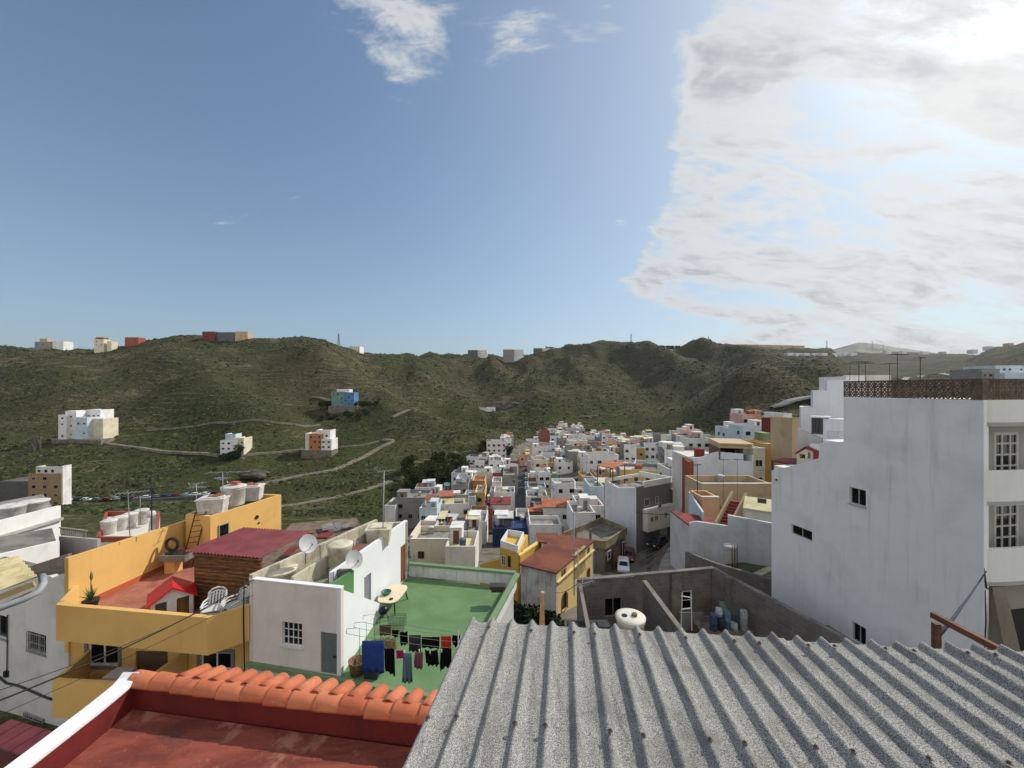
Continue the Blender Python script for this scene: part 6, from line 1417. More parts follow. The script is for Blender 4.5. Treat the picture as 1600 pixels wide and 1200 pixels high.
def rect_tank(px, pytop, Y, w_, d_, h, label, rot=.3, m=tankw, clay=True):
    c = W(px, pytop, Y); z = c.z-h; root = thing('water_tank', label, 'water tank', (c.x, c.y, z), rot)
    mb = MB(); k = .86; a, b = w_/2, d_/2
    mb.hexa([(-a*k, -b*k, 0), (a*k, -b*k, 0), (a*k, b*k, 0), (-a*k, b*k, 0)], [(-a, -b, h*.85), (a, -b, h*.85), (a, b, h*.85), (-a, b, h*.85)])
    for i in range(5): x = -a*.8+i*a*.4; mb.hexa([(x-.03, -b*k-.03, .1), (x+.03, -b*k-.03, .1), (x+.03, -b*k, .1), (x-.03, -b*k, .1)], [(x-.03, -b*.985-.03, h*.75), (x+.03, -b*.985-.03, h*.75), (x+.03, -b*.985+.02, h*.75), (x-.03, -b*.985+.02, h*.75)])
    mb.build('tank_body', m, root, local=True)
    mb = MB(); mb.hexa([(-a-.05, -b-.05, h*.85), (a+.05, -b-.05, h*.85), (a+.05, b+.05, h*.85), (-a-.05, b+.05, h*.85)], [(-a-.05, -b-.05, h*.93), (a+.05, -b-.05, h*.93), (a+.05, b+.05, h*.93), (-a-.05, b+.05, h*.93)])
    mb.box(-a*.75, -b*.75, h*.93, a*.75, b*.75, h); mb.build('lid', m, root, local=True)
    if clay:
        mb = MB(); r_ = random.Random(int(px))
        for i in range(5): x, y = r_.uniform(-a*.5, a*.5), r_.uniform(-b*.5, b*.5); mb.box(x-.15, y-.1, h+i*.012, x+.15, y+.1, h+.05+i*.012)
        mb.build('clay_pieces', mclay, root, local=True)
    return root
rect_tank(334, 775, 25.6, 1.55, 1.1, 1.1, 'rectangular ribbed water tank leftmost on the yellow rooftop with clay pieces on its lid', .25)
round_tank(365, 758, 26.8, .72, 1.35, 'big round white water tank in the middle of the yellow rooftop')
rect_tank(394, 757, 28.6, 1.3, 1.1, 1.1, 'rectangular white water tank rightmost on the yellow rooftop', .3)
mb = MB(); c = W(366, 756, 26.8); mb.box(c.x-.3, c.y-.2, c.z+.03, c.x+.35, c.y+.2, c.z+.12); mb.box(c.x-.1, c.y-.25, c.z+.12, c.x+.3, c.y+.1, c.z+.18); tag(mb.build('clay_tiles', mclay), 'broken clay tiles lying on the big round tank', 'tiles')
for px, lab in ((170, 'leftmost'), (188, 'second'), (204, 'third'), (221, 'fourth')): round_tank(px, 812-(px-170)*.32, 35+(px-170)*.05, .55, 1.35, lab+' of the four pale water tanks in a row on the brown terrace', group='row of four water tanks')
mb = MB(); c = W(236, 806, 37); mb.lathe([(.1, -.2), (.32, -.1), (.4, .15), (.32, .4), (.05, .5)], 18, c); tag(mb.build('white_drum', tankw), 'small white drum right of the four tanks in a row', 'drum')
round_tank(14, 789, 31, .95, 1.0, 'round white water tank left of its twin on the left edge house'); round_tank(51, 782, 33, .95, 1.0, 'round white water tank right of its twin on the left edge house')
round_tank(438, 888, 18.9, .72, .7, 'wide low round tank with pale lid on the nearer end of the old roof', tankc)
round_tank(531, 848, 20.3, .62, 1.15, 'tall round cream tank in the middle of the old roof', tankc)
c = W(593, 820, 23.2); rect_tank(593, 820, 23.2, 1.35, 1.2, 1.1, 'rectangular cream tank with round lid at the far end of the old roof', .15, tankc, False)
mb = MB(); c = W(563, 856, 21.4); mb.lathe([(.38, -.3), (.46, .02), (.47, .05), (.42, .03)], 20, c); tag(mb.build('basin', plain('brown_basin', (124, 84, 66))), 'brown round basin between the cream tanks', 'basin')
round_tank(985, 961, 19.5, .70, 1.3, 'round white water tank with open hatch inside the block compound', plain('tank_white', (206, 204, 192), .6), stone=True, hole=True)
mb = MB(); mb.box(5.1, 18.6, -15, 7.0, 20.4, -12.95); tag(mb.build('tank_plinth', concrete), 'concrete plinth under the round tank in the compound', 'plinth')
round_tank(1141, 851, 35.2, .55, 1.5, 'white round tank against the long white house wall')
# satellite dishes
def dish(px, py, Y, r, az, label, el=R(28)):
    c = W(px, py, Y); root = thing('satellite_dish', label, 'satellite dish', c); mb = MB(); prof_ = [(r*i/7, .22*r*(i/7)**2) for i in range(1, 8)]; mb.lathe([(.002, 0)]+prof_, 26)
    for i in range(len(mb.f)-1, -1, -1):
        if len(mb.f[i]) > 4 and i == len(mb.f)-1: mb.f.pop(); mb.m.pop(); mb.smooth.pop(); break
    d = Vector((math.sin(az)*math.cos(el), math.cos(az)*math.cos(el), math.sin(el))); M = Matrix.Translation(c) @ Vector((0, 0, 1)).rotation_difference(d).to_matrix().to_4x4(); mb.xf(M)
    mb.build('reflector', plain('dish_grey', (168, 170, 170), .5), root)
    mb = MB(); tip = c+d*r*1.05; low = M @ Vector((0, 0, 0)); e = c-Vector((0, 0, r*.9)); mb.tube([e, tip-Vector((0, 0, r*.35))], .018, 6); mb.lathe([(.04, -.05), (.05, .05)], 8, tip-Vector((0, 0, r*.33))); mb.build('feed_arm', galv, root)
    mb = MB(); mb.tube([c-d*.03, c-d*.15-Vector((0, 0, .1)), c-d*.15-Vector((0, 0, r+.45))], .028, 6); mb.build('pole', galv, root)
dish(480, 850, 19.3, .46, R(120), 'satellite dish standing on the old parapet beside the burgundy shed roof')
dish(552, 875, 18.7, .44, R(125), 'satellite dish on the corner above the green stair parapet')
dish(528, 822, 23.5, .28, R(190), 'small white satellite dish at the far end of the old parapet')
for i, (px, py, Y, lab) in enumerate(((721, 819, 82, 'satellite dish on the windowless grey block roof'), (726, 746, 140, 'satellite dish near the brownish grey house below the grove'))): dish(px, py, Y, .9 if i == 0 else 1.2, R(170), lab)
# antennas
def antenna(px, pyb, pyt, Y, label, arms=((1.0, 0, .9, 7),), lean=0.0, r=.022, col=galv, cat='antenna'):
    """arms: (fraction of height, azimuth deg, length, elements)"""
    b = W(px, pyb, Y); h = (pyb-pyt)*Y/F; t = b+Vector((lean, 0, h)); root = thing('tv_antenna', label, cat, b)
    mb = MB(); mb.tube([b, t], r, 6); mb.build('mast', col, root)
    for f, az, L, n in arms:
        c = b.lerp(t, f); d = Vector((math.sin(R(az)), math.cos(R(az)), 0)); s = Vector((d.y, -d.x, 0)); mb = MB(); mb.bar(c-d*L*.35, c+d*L*.65, .035)
        for k in range(n):
            q = c-d*L*.35+d*L*k/max(1, n-1); e = .16+.22*(1-k/n) if n > 3 else .3; mb.bar(q-s*e, q+s*e, .02)
        if n > 5:
            q = c-d*L*.38
            for sg in (-1, 1): mb.bar(q, q+Vector((0, 0, sg*.28))-d*.15, .014); mb.bar(q+s*.2+Vector((0, 0, sg*.25)), q-s*.2+Vector((0, 0, sg*.25)), .012)
        mb.build('aerial', col, root)
oranged = plain('orange_aerial', (186, 120, 60), .6)
antenna(237, 828, 738, 22.5, 'tall dark antenna mast rising from the yellow party wall', ((1.0, 70, 1.9, 9), (.72, 60, 1.5, 12)), r=.03, col=ironm)
antenna(203, 839, 770, 21.5, 'leaning antenna with fork aerial on the yellow party wall', ((1.0, 60, 1.3, 8),), -.1)
antenna(219, 818, 775, 30, 'thin antenna mast between the row of tanks and the yellow wall', ((.95, 70, .9, 6),))
antenna(307, 806, 756, 25.2, 'thin antenna mast left of the ribbed tank', ((.9, 90, 1.0, 6), (1.0, 20, .7, 4)))
antenna(349, 800, 738, 25.5, 'antenna mast with long boom above the ribbed tank on the yellow rooftop', ((1.0, 80, 2.4, 5), (.85, 290, .9, 7)), -.05)
antenna(597, 896, 736, 22.8, 'tall thin antenna mast fixed to the white long wall', ((1.0, 60, 1.0, 7),), .12, .03)
antenna(897, 930, 800, 33, 'tall grey mast beside the red brown roofed house', ((1.0, 90, .4, 2),), 0, .05)
antenna(903, 975, 858, 26, 'thin mast carrying cables at the compound corner', ((1.0, 70, .5, 3),), 0, .035)
antenna(910, 968, 903, 23, 'short antenna with orange tipped aerial on the compound wall corner', ((.85, 60, 1.3, 8),), 0, .025)
for px, pyb, pyt, Y, lab in ((1130, 818, 716, 40, 'left of two tall antennas before the blank white wall'), (1152, 818, 716, 40, 'right of two tall antennas before the blank white wall'), (1188, 770, 734, 55, 'short antenna before the cream side wall'),
    (1342, 598, 565, 24, 'first antenna mast above the breeze block parapet from the left'), (1352, 598, 567, 30, 'second antenna mast above the breeze block parapet from the left'), (1390, 598, 568, 28, 'third antenna mast above the breeze block parapet'), (1402, 597, 553, 26, 'tallest antenna mast above the breeze block parapet'), (1438, 597, 559, 20, 'single thin mast above the right part of the breeze block parapet'), (1328, 598, 568, 33, 'antenna with wide aerial at the left end of the breeze block parapet')):
    antenna(px, pyb, pyt, Y, lab, ((.98, 90, .9, 5),) if '1438' not in lab and px != 1438 else ((1.0, 90, .15, 1),), 0, .018, col=ironm)
ar = random.Random(3); k = 0
for h in HOUSES:
    if h[3] and ar.random() < .55 and 60 < h[1] < 190:
        x, y = h[0]+ar.uniform(-1.5, 1.5), h[1]+ar.uniform(-1, 2); px, Yd = x/y*F+CX, y; r0 = None
        zt = tz(x, y)
        b = None
        obj_h = ar.uniform(2.2, 3.5)
        # stand it on the roof of that house
        root_ = [o for o in COL.objects if False]
        k += 1
# cars
def make_car(rgb, name='parked_car', kind=0):
    paint = bpy.data.materials.new('car_paint'); paint.use_nodes = True; b = paint.node_tree.nodes['Principled BSDF']; b.inputs['Base Color'].default_value = lin(*rgb); b.inputs['Roughness'].default_value = .3; b.inputs['Coat Weight'].default_value = .5
    root = thing(name, None, None); tall = 1.75 if kind == 2 else 1.46
    side = [(-2.05, .35), (2.0, .35), (2.08, .6), (2.0, .85), (1.15, .98), (-1.85, 1.0), (-2.08, .8)]
    def ext(pts, y0, bev, wt=1.0):
        bm = bmesh.new(); vs = [[bm.verts.new((x, s*y0, z)) for x, z in pts] for s in (-1, 1)]
        bm.faces.new(vs[0]); bm.faces.new(vs[1][::-1]); n = len(pts)
        for i in range(n): bm.faces.new((vs[0][i], vs[1][i], vs[1][(i+1) % n], vs[0][(i+1) % n]))
        bmesh.ops.bevel(bm, geom=bm.edges[:], offset=bev, segments=2, affect='EDGES', profile=.6); bmesh.ops.recalc_face_normals(bm, faces=bm.faces); bm.verts.index_update()
        mb = MB(); mb.add([v.co.copy() for v in bm.verts], [[v.index for v in f.verts] for f in bm.faces], 0, True); bm.free(); return mb
    mb = ext(side, .86, .07); cab = [(-1.8, .95), (1.05, .95), (.35, tall-.06), (.1, tall), (-1.25, tall), (-1.6, tall-.15)]
    c2 = ext(cab, .72, .06); mb.add(c2.v, c2.f, 0, True); mb.build('body', paint, root, local=True)
    mb = MB()
    for s in (-1, 1):
        mb = MB()
        for x0, x1, u0, u1 in ((-1.5, -.55, -1.35, -.5), (-.45, .75, -.42, .28)): mb.hexa([(x0, s*.722, 1.0), (x1, s*.722, 1.0), (x1, s*.73, 1.0), (x0, s*.73, 1.0)], [(u0, s*.722, tall-.14), (u1, s*.722, tall-.14), (u1, s*.73, tall-.14), (u0, s*.73, tall-.14)])
        mb.hexa([(-.56, s*.722, 1.0), (-.44, s*.722, 1.0), (-.44, s*.726, 1.0), (-.56, s*.726, 1.0)], [(-.51, s*.722, tall-.14), (-.41, s*.722, tall-.14), (-.41, s*.726, tall-.14), (-.51, s*.726, tall-.14)])
        mb.build('side_window', GLS, root, local=True)
    mb = MB(); mb.hexa([(1.06, -.62, .99), (1.06, .62, .99), (1.09, .62, 1.01), (1.09, -.62, 1.01)], [(.44, -.56, tall-.1), (.44, .56, tall-.1), (.47, .56, tall-.08), (.47, -.56, tall-.08)]); mb.build('windscreen', GLS, root, local=True)
    mb = MB(); mb.hexa([(-1.79, -.6, 1.0), (-1.79, .6, 1.0), (-1.82, .6, 1.02), (-1.82, -.6, 1.02)], [(-1.62, -.54, tall-.17), (-1.62, .54, tall-.17), (-1.65, .54, tall-.15), (-1.65, -.54, tall-.15)]); mb.build('rear_window', GLS, root, local=True)
    for x in (-1.3, 1.3):
        for s in (-1, 1):
            mb = MB(); mb.lathe([(.22, -.1), (.33, -.09), (.33, .09), (.22, .1)], 16); mb.xf(Matrix.Translation((x, s*.8, .33)) @ Matrix.Rotation(R(90), 4, 'X')); wl = mb.build('wheel', plain('tyre', (28, 28, 28), .8), root, local=True)
            mb = MB(); mb.lathe([(.2, -.105), (.21, 0), (.2, .105)], 12); mb.xf(Matrix.Translation((x, s*.8, .33)) @ Matrix.Rotation(R(90), 4, 'X')); mb.build('rim', plain('alloy_rim', (150, 152, 154), .35, .7), wl, local=True)
    for s in (-1, 1):
        mb = MB(); mb.box(2.0, s*.6-.15, .66, 2.075, s*.6+.15, .8); mb.build('headlight', plain('headlight_glass', (214, 218, 220), .15), root, local=True)
        mb = MB(); mb.box(-2.09, s*.66-.12, .68, -2.0, s*.66+.12, .88); mb.build('rear_light', plain('rear_light_red', (140, 20, 18), .3), root, local=True)
    return root
CARS = {c: make_car(rgb, kind=k) for c, rgb, k in (('white', (214, 216, 218), 0), ('dark red', (96, 22, 20), 0), ('dark green', (24, 34, 30), 2), ('grey', (112, 114, 118), 0), ('black', (22, 22, 24), 0), ('silver', (160, 164, 168), 0), ('blue', (34, 50, 86), 0))}
used_proto = set()
def place_car(c, loc, yaw, label, group=None):
    p = CARS[c]
    if c not in used_proto: used_proto.add(c); p.location = loc; p.rotation_euler = (0, 0, yaw); tag(p, label, 'car', group); r = p
    else: r = copy_thing(p, loc, yaw, label, group); r['category'] = 'car'
    return r
def on_street(px, py): g = hit(px, py); return Vector((g.x, g.y, g.z+.35))
place_car('white', on_street(974, 893), R(-105), 'small white car parked facing us beside the unfinished concrete house'); place_car('dark red', on_street(983, 876), R(-110), 'dark red car parked beside the unfinished concrete house')
place_car('dark green', on_street(1027, 858)+Vector((0, 0, .1)), R(-140), 'dark green off road car parked under the white overhang')
cr = random.Random(4); seq = ['white', 'black', 'white', 'grey', 'dark red', 'silver', 'black', 'dark red', 'white', 'grey', 'blue', 'dark red', 'silver', 'white']
ordn = ['first', 'second', 'third', 'fourth', 'fifth', 'sixth', 'seventh', 'eighth', 'ninth', 'tenth', 'eleventh', 'twelfth', 'thirteenth', 'fourteenth', 'fifteenth', 'sixteenth']
for i in range(16):
    px = 105+i*15.5+cr.uniform(-1.5, 1.5); c = seq[i % len(seq)]; g = hit(px, 784-max(0, (px-160))*.055); place_car(c, g+Vector((0, 0, .3)), R(cr.uniform(-14, 14)+10), f'{c} car, {ordn[i]} from the left along the road below the hill', 'cars parked along the hillside road')
for i in range(11):
    py = 798-i*7.6; px = 822.5-i*.1; c = seq[(i*3+1) % len(seq)]; g = hit(px, py); place_car(c, g+Vector((.3, 0, .55)), R(90), f'{c} car, {ordn[i]} from the near end of the straight street', 'cars parked along the straight street')
place_car('white', hit(111, 687)+Vector((0, -1, .4)), R(10), 'white car parked in front of the stepped villa'); place_car('silver', hit(474, 705)+Vector((0, -1, .4)), R(5), 'pale car parked beside the orange and white hillside house')
place_car('silver', hit(10, 777)+Vector((0, 0, .3)), R(15), 'silver car parked beside the tan apartment building')

# trees and bushes
leafm = island_mat('tree_leaves', [(34, 44, 22), (46, 58, 28), (62, 74, 36), (40, 50, 30), (78, 88, 48)]); darkleaf = island_mat('dark_leaves', [(22, 32, 18), (30, 42, 24), (44, 56, 32), (26, 34, 22)])
bark = worn('bark', (94, 82, 66), (62, 54, 44), 3)
def crown_mesh(name, clumps, n, leaf, mat, seed):
    r = np.random.default_rng(seed); C = []; 
    for (cx, cy, cz, rx, rz) in clumps:
        m = int(n*rx*rx*rz/sum(c[3]**2*c[4] for c in clumps))+8; v = r.normal(size=(m, 3)); v /= np.linalg.norm(v, axis=1)[:, None]; rad = r.uniform(.55, 1.05, (m, 1)); C.append(v*rad*np.array([rx, rx, rz])+np.array([cx, cy, cz]))
    C = np.concatenate(C); n = len(C); a = r.normal(size=(n, 3)); a /= np.linalg.norm(a, axis=1)[:, None]; b = np.cross(a, r.normal(size=(n, 3))); b /= np.linalg.norm(b, axis=1)[:, None]
    s = leaf*r.uniform(.6, 1.4, (n, 1)); V = np.stack([C-a*s, C-b*s*.6, C+a*s, C+b*s*.6], 1).reshape(-1, 3)
    me = bpy.data.meshes.new(name); me.from_pydata(V.tolist(), [], [(4*i, 4*i+1, 4*i+2, 4*i+3) for i in range(n)]); me.materials.append(mat); return me
def make_tree(kind, seed):
    r = random.Random(seed); root = thing('tree', None, None); mb = MB()
    if kind == 'round':
        H = 5.0; cl = [(r.uniform(-1.7, 1.7), r.uniform(-1.7, 1.7), r.uniform(2.4, 5.0), r.uniform(.8, 1.5), r.uniform(.6, 1.1)) for _ in range(11)]; mb.tube([(0, 0, -.5), (.1, 0, 1.2), (0, .1, 2.6)], [.22, .17, .1], 8)
        for c in cl[:6]: mb.tube([(.05, .05, 1.6), (c[0]*.5, c[1]*.5, (c[2]+1.6)/2), (c[0], c[1], c[2])], [.09, .06, .03], 5)
        me = crown_mesh('crown', cl, 1500, .24, leafm, seed)
    elif kind == 'pine':
        cl = [(r.uniform(-.5, .5), r.uniform(-.5, .5), 1.4+i*.62, max(.45, 2.3-i*.15), .38) for i in range(14)]; mb.tube([(0, 0, -.5), (.1, 0, 5), (0, 0, 10)], [.28, .18, .04], 8)
        for i, c in enumerate(cl):
            for q in range(4): an = r.uniform(0, 6.3); mb.tube([(0, 0, c[2]-.1), (math.cos(an)*c[3]*.9, math.sin(an)*c[3]*.9, c[2]+.15)], [.05, .02], 4)
        me = crown_mesh('crown', cl, 2600, .22, darkleaf, seed)
    else:
        cl = [(r.uniform(-1.3, 1.3), r.uniform(-1.3, 1.3), r.uniform(.3, 1.3), r.uniform(.6, 1.1), r.uniform(.5, .8)) for _ in range(9)]; mb.tube([(0, 0, -.4), (0, .1, .9)], [.12, .06], 6)
        for c in cl[:5]: mb.tube([(0, 0, .1), (c[0]*.8, c[1]*.8, c[2])], [.06, .025], 5)
        me = crown_mesh('crown', cl, 1100, .2, darkleaf if seed % 2 else leafm, seed)
    mb.build('trunk', bark, root, local=True); o = bpy.data.objects.new('crown', me); COL.objects.link(o); o.parent = root; return root
PT = {k: make_tree(k.split('_')[0], s) for k, s in (('round_a', 11), ('round_b', 12), ('pine', 13), ('bush_a', 15), ('bush_b', 16))}; tused = set()
def plant(k, px, py, sc, label, group=None, cat='tree', loc=None):
    g = loc or hit(px, py); r = PT[k]; rz = random.uniform(0, 6.28)
    if k not in tused: tused.add(k); r.location = g; r.rotation_euler = (0, 0, rz); r.scale = (sc,)*3; tag(r, label, cat, group)
    else: r = copy_thing(r, g, rz, label, group, sc); r['category'] = cat
    if cat == 'bush' : r.name = 'bush'
    return r
tr = random.Random(9); gl = 'round green tree in the grove on the slope above the town'
for i in range(38): px = tr.uniform(636, 728); plant(tr.choice(('round_a', 'round_b')), px, 738+tr.uniform(-8, 30)+abs(px-685)*.1, tr.uniform(.9, 1.6), gl, 'trees of the grove above the town')
for i in range(14): plant(tr.choice(('round_a', 'bush_a', 'bush_b')), tr.uniform(498, 584), tr.uniform(646, 658), tr.uniform(.6, 1.1), 'dark tree of the clump below the teal and blue apartment house', 'dark trees below the blue apartment house')
for i in range(8): plant('round_b', tr.uniform(752, 796), tr.uniform(703, 716), tr.uniform(.9, 1.3), 'tree beside the curved valley road above the town', 'trees along the curved road')
plant('pine', 0, 0, 1.15, 'tall dark conifer in the middle of the town left of the corner building', loc=Vector((15.2, 84, -33.5)))
plant('bush_a', 365, 716, 2.2, 'dark bush under the white three storey hillside house', cat='bush'); plant('bush_b', 355, 719, 1.8, 'dark bush left of the one under the white hillside house', cat='bush')
plant('round_a', 376, 712, 1.1, 'dark tree right of the white three storey hillside house')
for i, (px, py, s) in enumerate(((790, 965, 1.0), (812, 972, .9), (833, 968, 1.0), (850, 972, .8))): plant('bush_b' if i % 2 else 'bush_a', 0, 0, s, 'dark leafy bush before the stained white wall of the cream house', 'bushes below the cream house', 'bush', loc=W(px, py, 32)-Vector((0, 0, .9)))
for i, (px, py) in enumerate(((1185, 690), (1196, 686), (1208, 682))): plant('round_a', px, py, .8, 'tree between the porch house and the dark red house', 'trees by the porch house', loc=W(px, py, 122))
for i, px in enumerate((845, 856, 902, 934, 1085)): plant('round_b', 0, 0, .8, ['tree at the far end of the straight street', 'tree right of the far street end', 'tree in the court behind the white balcony panel', 'tree in front of the dark grey box', 'tree left of the dark red strip wall'][i], loc=(lambda g: g)(hit(px, (712, 745, 770, 757, 742)[i])))
for i in range(9): plant('round_b', 0, 0, 2.2, 'tree on the skyline of the middle ridge', 'trees on the middle ridge', loc=(lambda p: W(p, 548.5, 885))(1032+i*5+tr.uniform(-1, 1)))
def rock(px, py, Y, w_, h, label, seed):
    r = np.random.default_rng(seed); c = W(px, py, Y); bm = bmesh.new(); bmesh.ops.create_icosphere(bm, subdivisions=3, radius=1)
    for v in bm.verts: n = float(fbm(v.co.x*1.3+seed, v.co.y*1.3+v.co.z, 4, seed)); v.co = Vector((v.co.x*w_, v.co.y*w_*.6, v.co.z*h))*(1+n*.9)+c
    me = bpy.data.meshes.new('rock_outcrop'); bm.to_mesh(me); bm.free(); me.materials.append(worn('dark_rock', (92, 84, 76), (62, 58, 54), .3)); o = bpy.data.objects.new('rock_outcrop', me); COL.objects.link(o); tag(o, label, 'rock')
rock(395, 742, 186, 7, 2.6, 'dark rock outcrop below the lone white hillside house', 2); rock(50, 700, 212, 1.6, 4.2, 'dark upright rock on the slope at the left, nearer the villa', 3); rock(60, 694, 216, 1.4, 4.5, 'dark upright rock behind its twin at the left', 4)
rock(785, 636, 445, 18, 7, 'brown rock face behind the long white shed house', 6); rock(915, 652, 400, 12, 3, 'dark rock bank in the gully above the town', 7)
# ridge pylons
def pylon(px, pyb, pyt, Y, label):
    b = W(px, pyb+2, Y); h = (pyb-pyt)*Y/F; root = thing('lattice_mast', label, 'mast', b); mb = MB(); wd = h*.09
    for sx_, sy_ in ((-1, -1), (1, -1), (1, 1), (-1, 1)): mb.bar(b+Vector((sx_*wd, sy_*wd, 0)), b+Vector((sx_*wd*.15, sy_*wd*.15, h)), .28)
    for i in range(7):
        f, g = i/7, (i+1)/7; wa, wb_ = wd*(1-.85*f), wd*(1-.85*g)
        for s in (-1, 1): mb.bar(b+Vector((-wa, s*wa, h*f)), b+Vector((wb_, s*wb_, h*g)), .18); mb.bar(b+Vector((wa, s*wa, h*f)), b+Vector((-wb_, s*wb_, h*g)), .18)
    mb.build('lattice', plain('mast_steel', (110, 112, 116), .5), root)
    mb = MB()
    for f in (.8, .92): mb.bar(b+Vector((-wd*1.2, 0, h*f)), b+Vector((wd*1.2, 0, h*f)), .25)
    mb.build('crossarm', plain('mast_steel', (110, 112, 116), .5), root)
for a in ((529, 539, 519, 475, 'lattice mast on the left ridge beside the low white house'), (986, 534, 519, 830, 'lattice mast on top of the domed hill'), (1107, 542, 524, 905, 'lattice mast where the right plateau begins'), (1292, 545, 530, 1180, 'lattice mast over the plateau sheds'), (1363, 547, 531, 1900, 'left of the two pylons before the distant cone'), (1380, 549, 536, 1900, 'right of the two pylons before the distant cone')): pylon(*a)
# distant cone hill
bm = bmesh.new(); bmesh.ops.create_cone(bm, cap_ends=True, segments=64, radius1=520, radius2=18, depth=150); bmesh.ops.subdivide_edges(bm, edges=bm.edges[:], cuts=4, use_grid_fill=True); c = W(1345, 540, 3300)
for v in bm.verts: v.co = v.co+c+Vector((0, 0, -53+float(fbm((v.co.x+900)/120, (v.co.y+900)/120, 4, 5))*38))
me = bpy.data.meshes.new('distant_hill'); bm.to_mesh(me); bm.free(); me.materials.append(worn('distant_slope', (96, 98, 84), (76, 78, 66), .01)); o = bpy.data.objects.new('distant_hill', me); COL.objects.link(o); tag(o, kind='structure')
for p in me.polygons: p.use_smooth = True

# ---------------------------------------------------------------- yellow terrace things
def chair_stack(px, pyb, Y, rot, label, n=3, zf=-11.1):
    c = W(px, pyb, Y); root = thing('plastic_chair_stack', label, 'chairs', (c.x, c.y, zf), rot); root.scale = (1.3,)*3; wp = plain('white_plastic', (204, 204, 200), .4)
    for k in range(n):
        dz = k*.11; mb = MB(); s = .26
        mb.box(-s, -s, .42+dz, s, s, .45+dz)
        for i in range(6): x = -s+.05+i*.09; mb.hexa([(x-.02, s-.02, .45+dz), (x+.02, s-.02, .45+dz), (x+.02, s+.02, .45+dz), (x-.02, s+.02, .45+dz)], [(x-.02, s+.14, .84+dz), (x+.02, s+.14, .84+dz), (x+.02, s+.17, .84+dz), (x-.02, s+.17, .84+dz)])
        mb.tube([(-s, s+.02, .6+dz), (-s, s+.13, .83+dz), (-s*.6, s+.16, .92+dz), (0, s+.17, .95+dz), (s*.6, s+.16, .92+dz), (s, s+.13, .83+dz), (s, s+.02, .6+dz)], .03, 6)
        for sx_ in (-1, 1):
            mb.tube([(sx_*s, s+.03, .66+dz), (sx_*(s+.04), 0, .68+dz), (sx_*(s+.03), -s, .64+dz), (sx_*s, -s-.02, .44+dz)], .028, 6)
            if k == 0:
                for sy_ in (-1, 1): mb.hexa([(sx_*.28-.03, sy_*.28-.03, 0), (sx_*.28+.03, sy_*.28-.03, 0), (sx_*.28+.03, sy_*.28+.03, 0), (sx_*.28-.03, sy_*.28+.03, 0)], [(sx_*.23-.03, sy_*.23-.03, .43), (sx_*.23+.03, sy_*.23-.03, .43), (sx_*.23+.03, sy_*.23+.03, .43), (sx_*.23-.03, sy_*.23+.03, .43)])
        mb.build('chair', wp, root, local=True)
chair_stack(334, 950, 17.6, R(20), 'left of the two stacks of white plastic garden chairs on the yellow terrace', 5); chair_stack(366, 945, 18.0, R(-25), 'right of the two stacks of white plastic garden chairs on the yellow terrace', 4)
def playhouse():
    c = W(266, 950, 18.5); root = thing('playhouse', 'childrens plastic playhouse with bright red roof on the yellow terrace', 'playhouse', (c.x+.1, c.y, -11.1), R(42)); root.scale = (1.0, 1.0, 1.22); wp = plain('playhouse_white', (206, 206, 206), .5)
    mb = MB(); mb.plate([(-.75, 0), (.75, 0), (.75, 1.05), (0, 1.45), (-.75, 1.05)], [[(-.6, .55), (-.2, .55), (-.2, 1.0), (-.6, 1.0)], [(.15, .1), (.6, .1), (.6, 1.0), (.15, 1.0)]], (0, -.55, 0), (1, 0, 0), (0, 0, 1), .05); mb.plate([(-.75, 0), (.75, 0), (.75, 1.05), (0, 1.45), (-.75, 1.05)], [], (0, .6, 0), (1, 0, 0), (0, 0, 1), .05)
    mb.box(-.75, -.549, 0, -.7, .549, 1.05); mb.box(.7, -.549, 0, .75, .549, 1.05); mb.build('house_body', wp, root, local=True)
    for s in (-1, 1): mb = MB(); mb.hexa([(s*.9, -.75, .96), (s*.9, .75, .96), (0, .75, 1.47), (0, -.75, 1.47)], [(s*.9, -.75, 1.02), (s*.9, .75, 1.02), (0, .75, 1.54), (0, -.75, 1.54)]); mb.build('roof_panel', plain('playhouse_red', (190, 26, 36), .45, 0, .05), root, local=True)
    mb = MB(); mb.box(-.6, -.52, .15, -.1, -.45, .5); mb.build('blue_panel', plain('playhouse_blue', (40, 60, 140), .5), root, local=True)
playhouse()
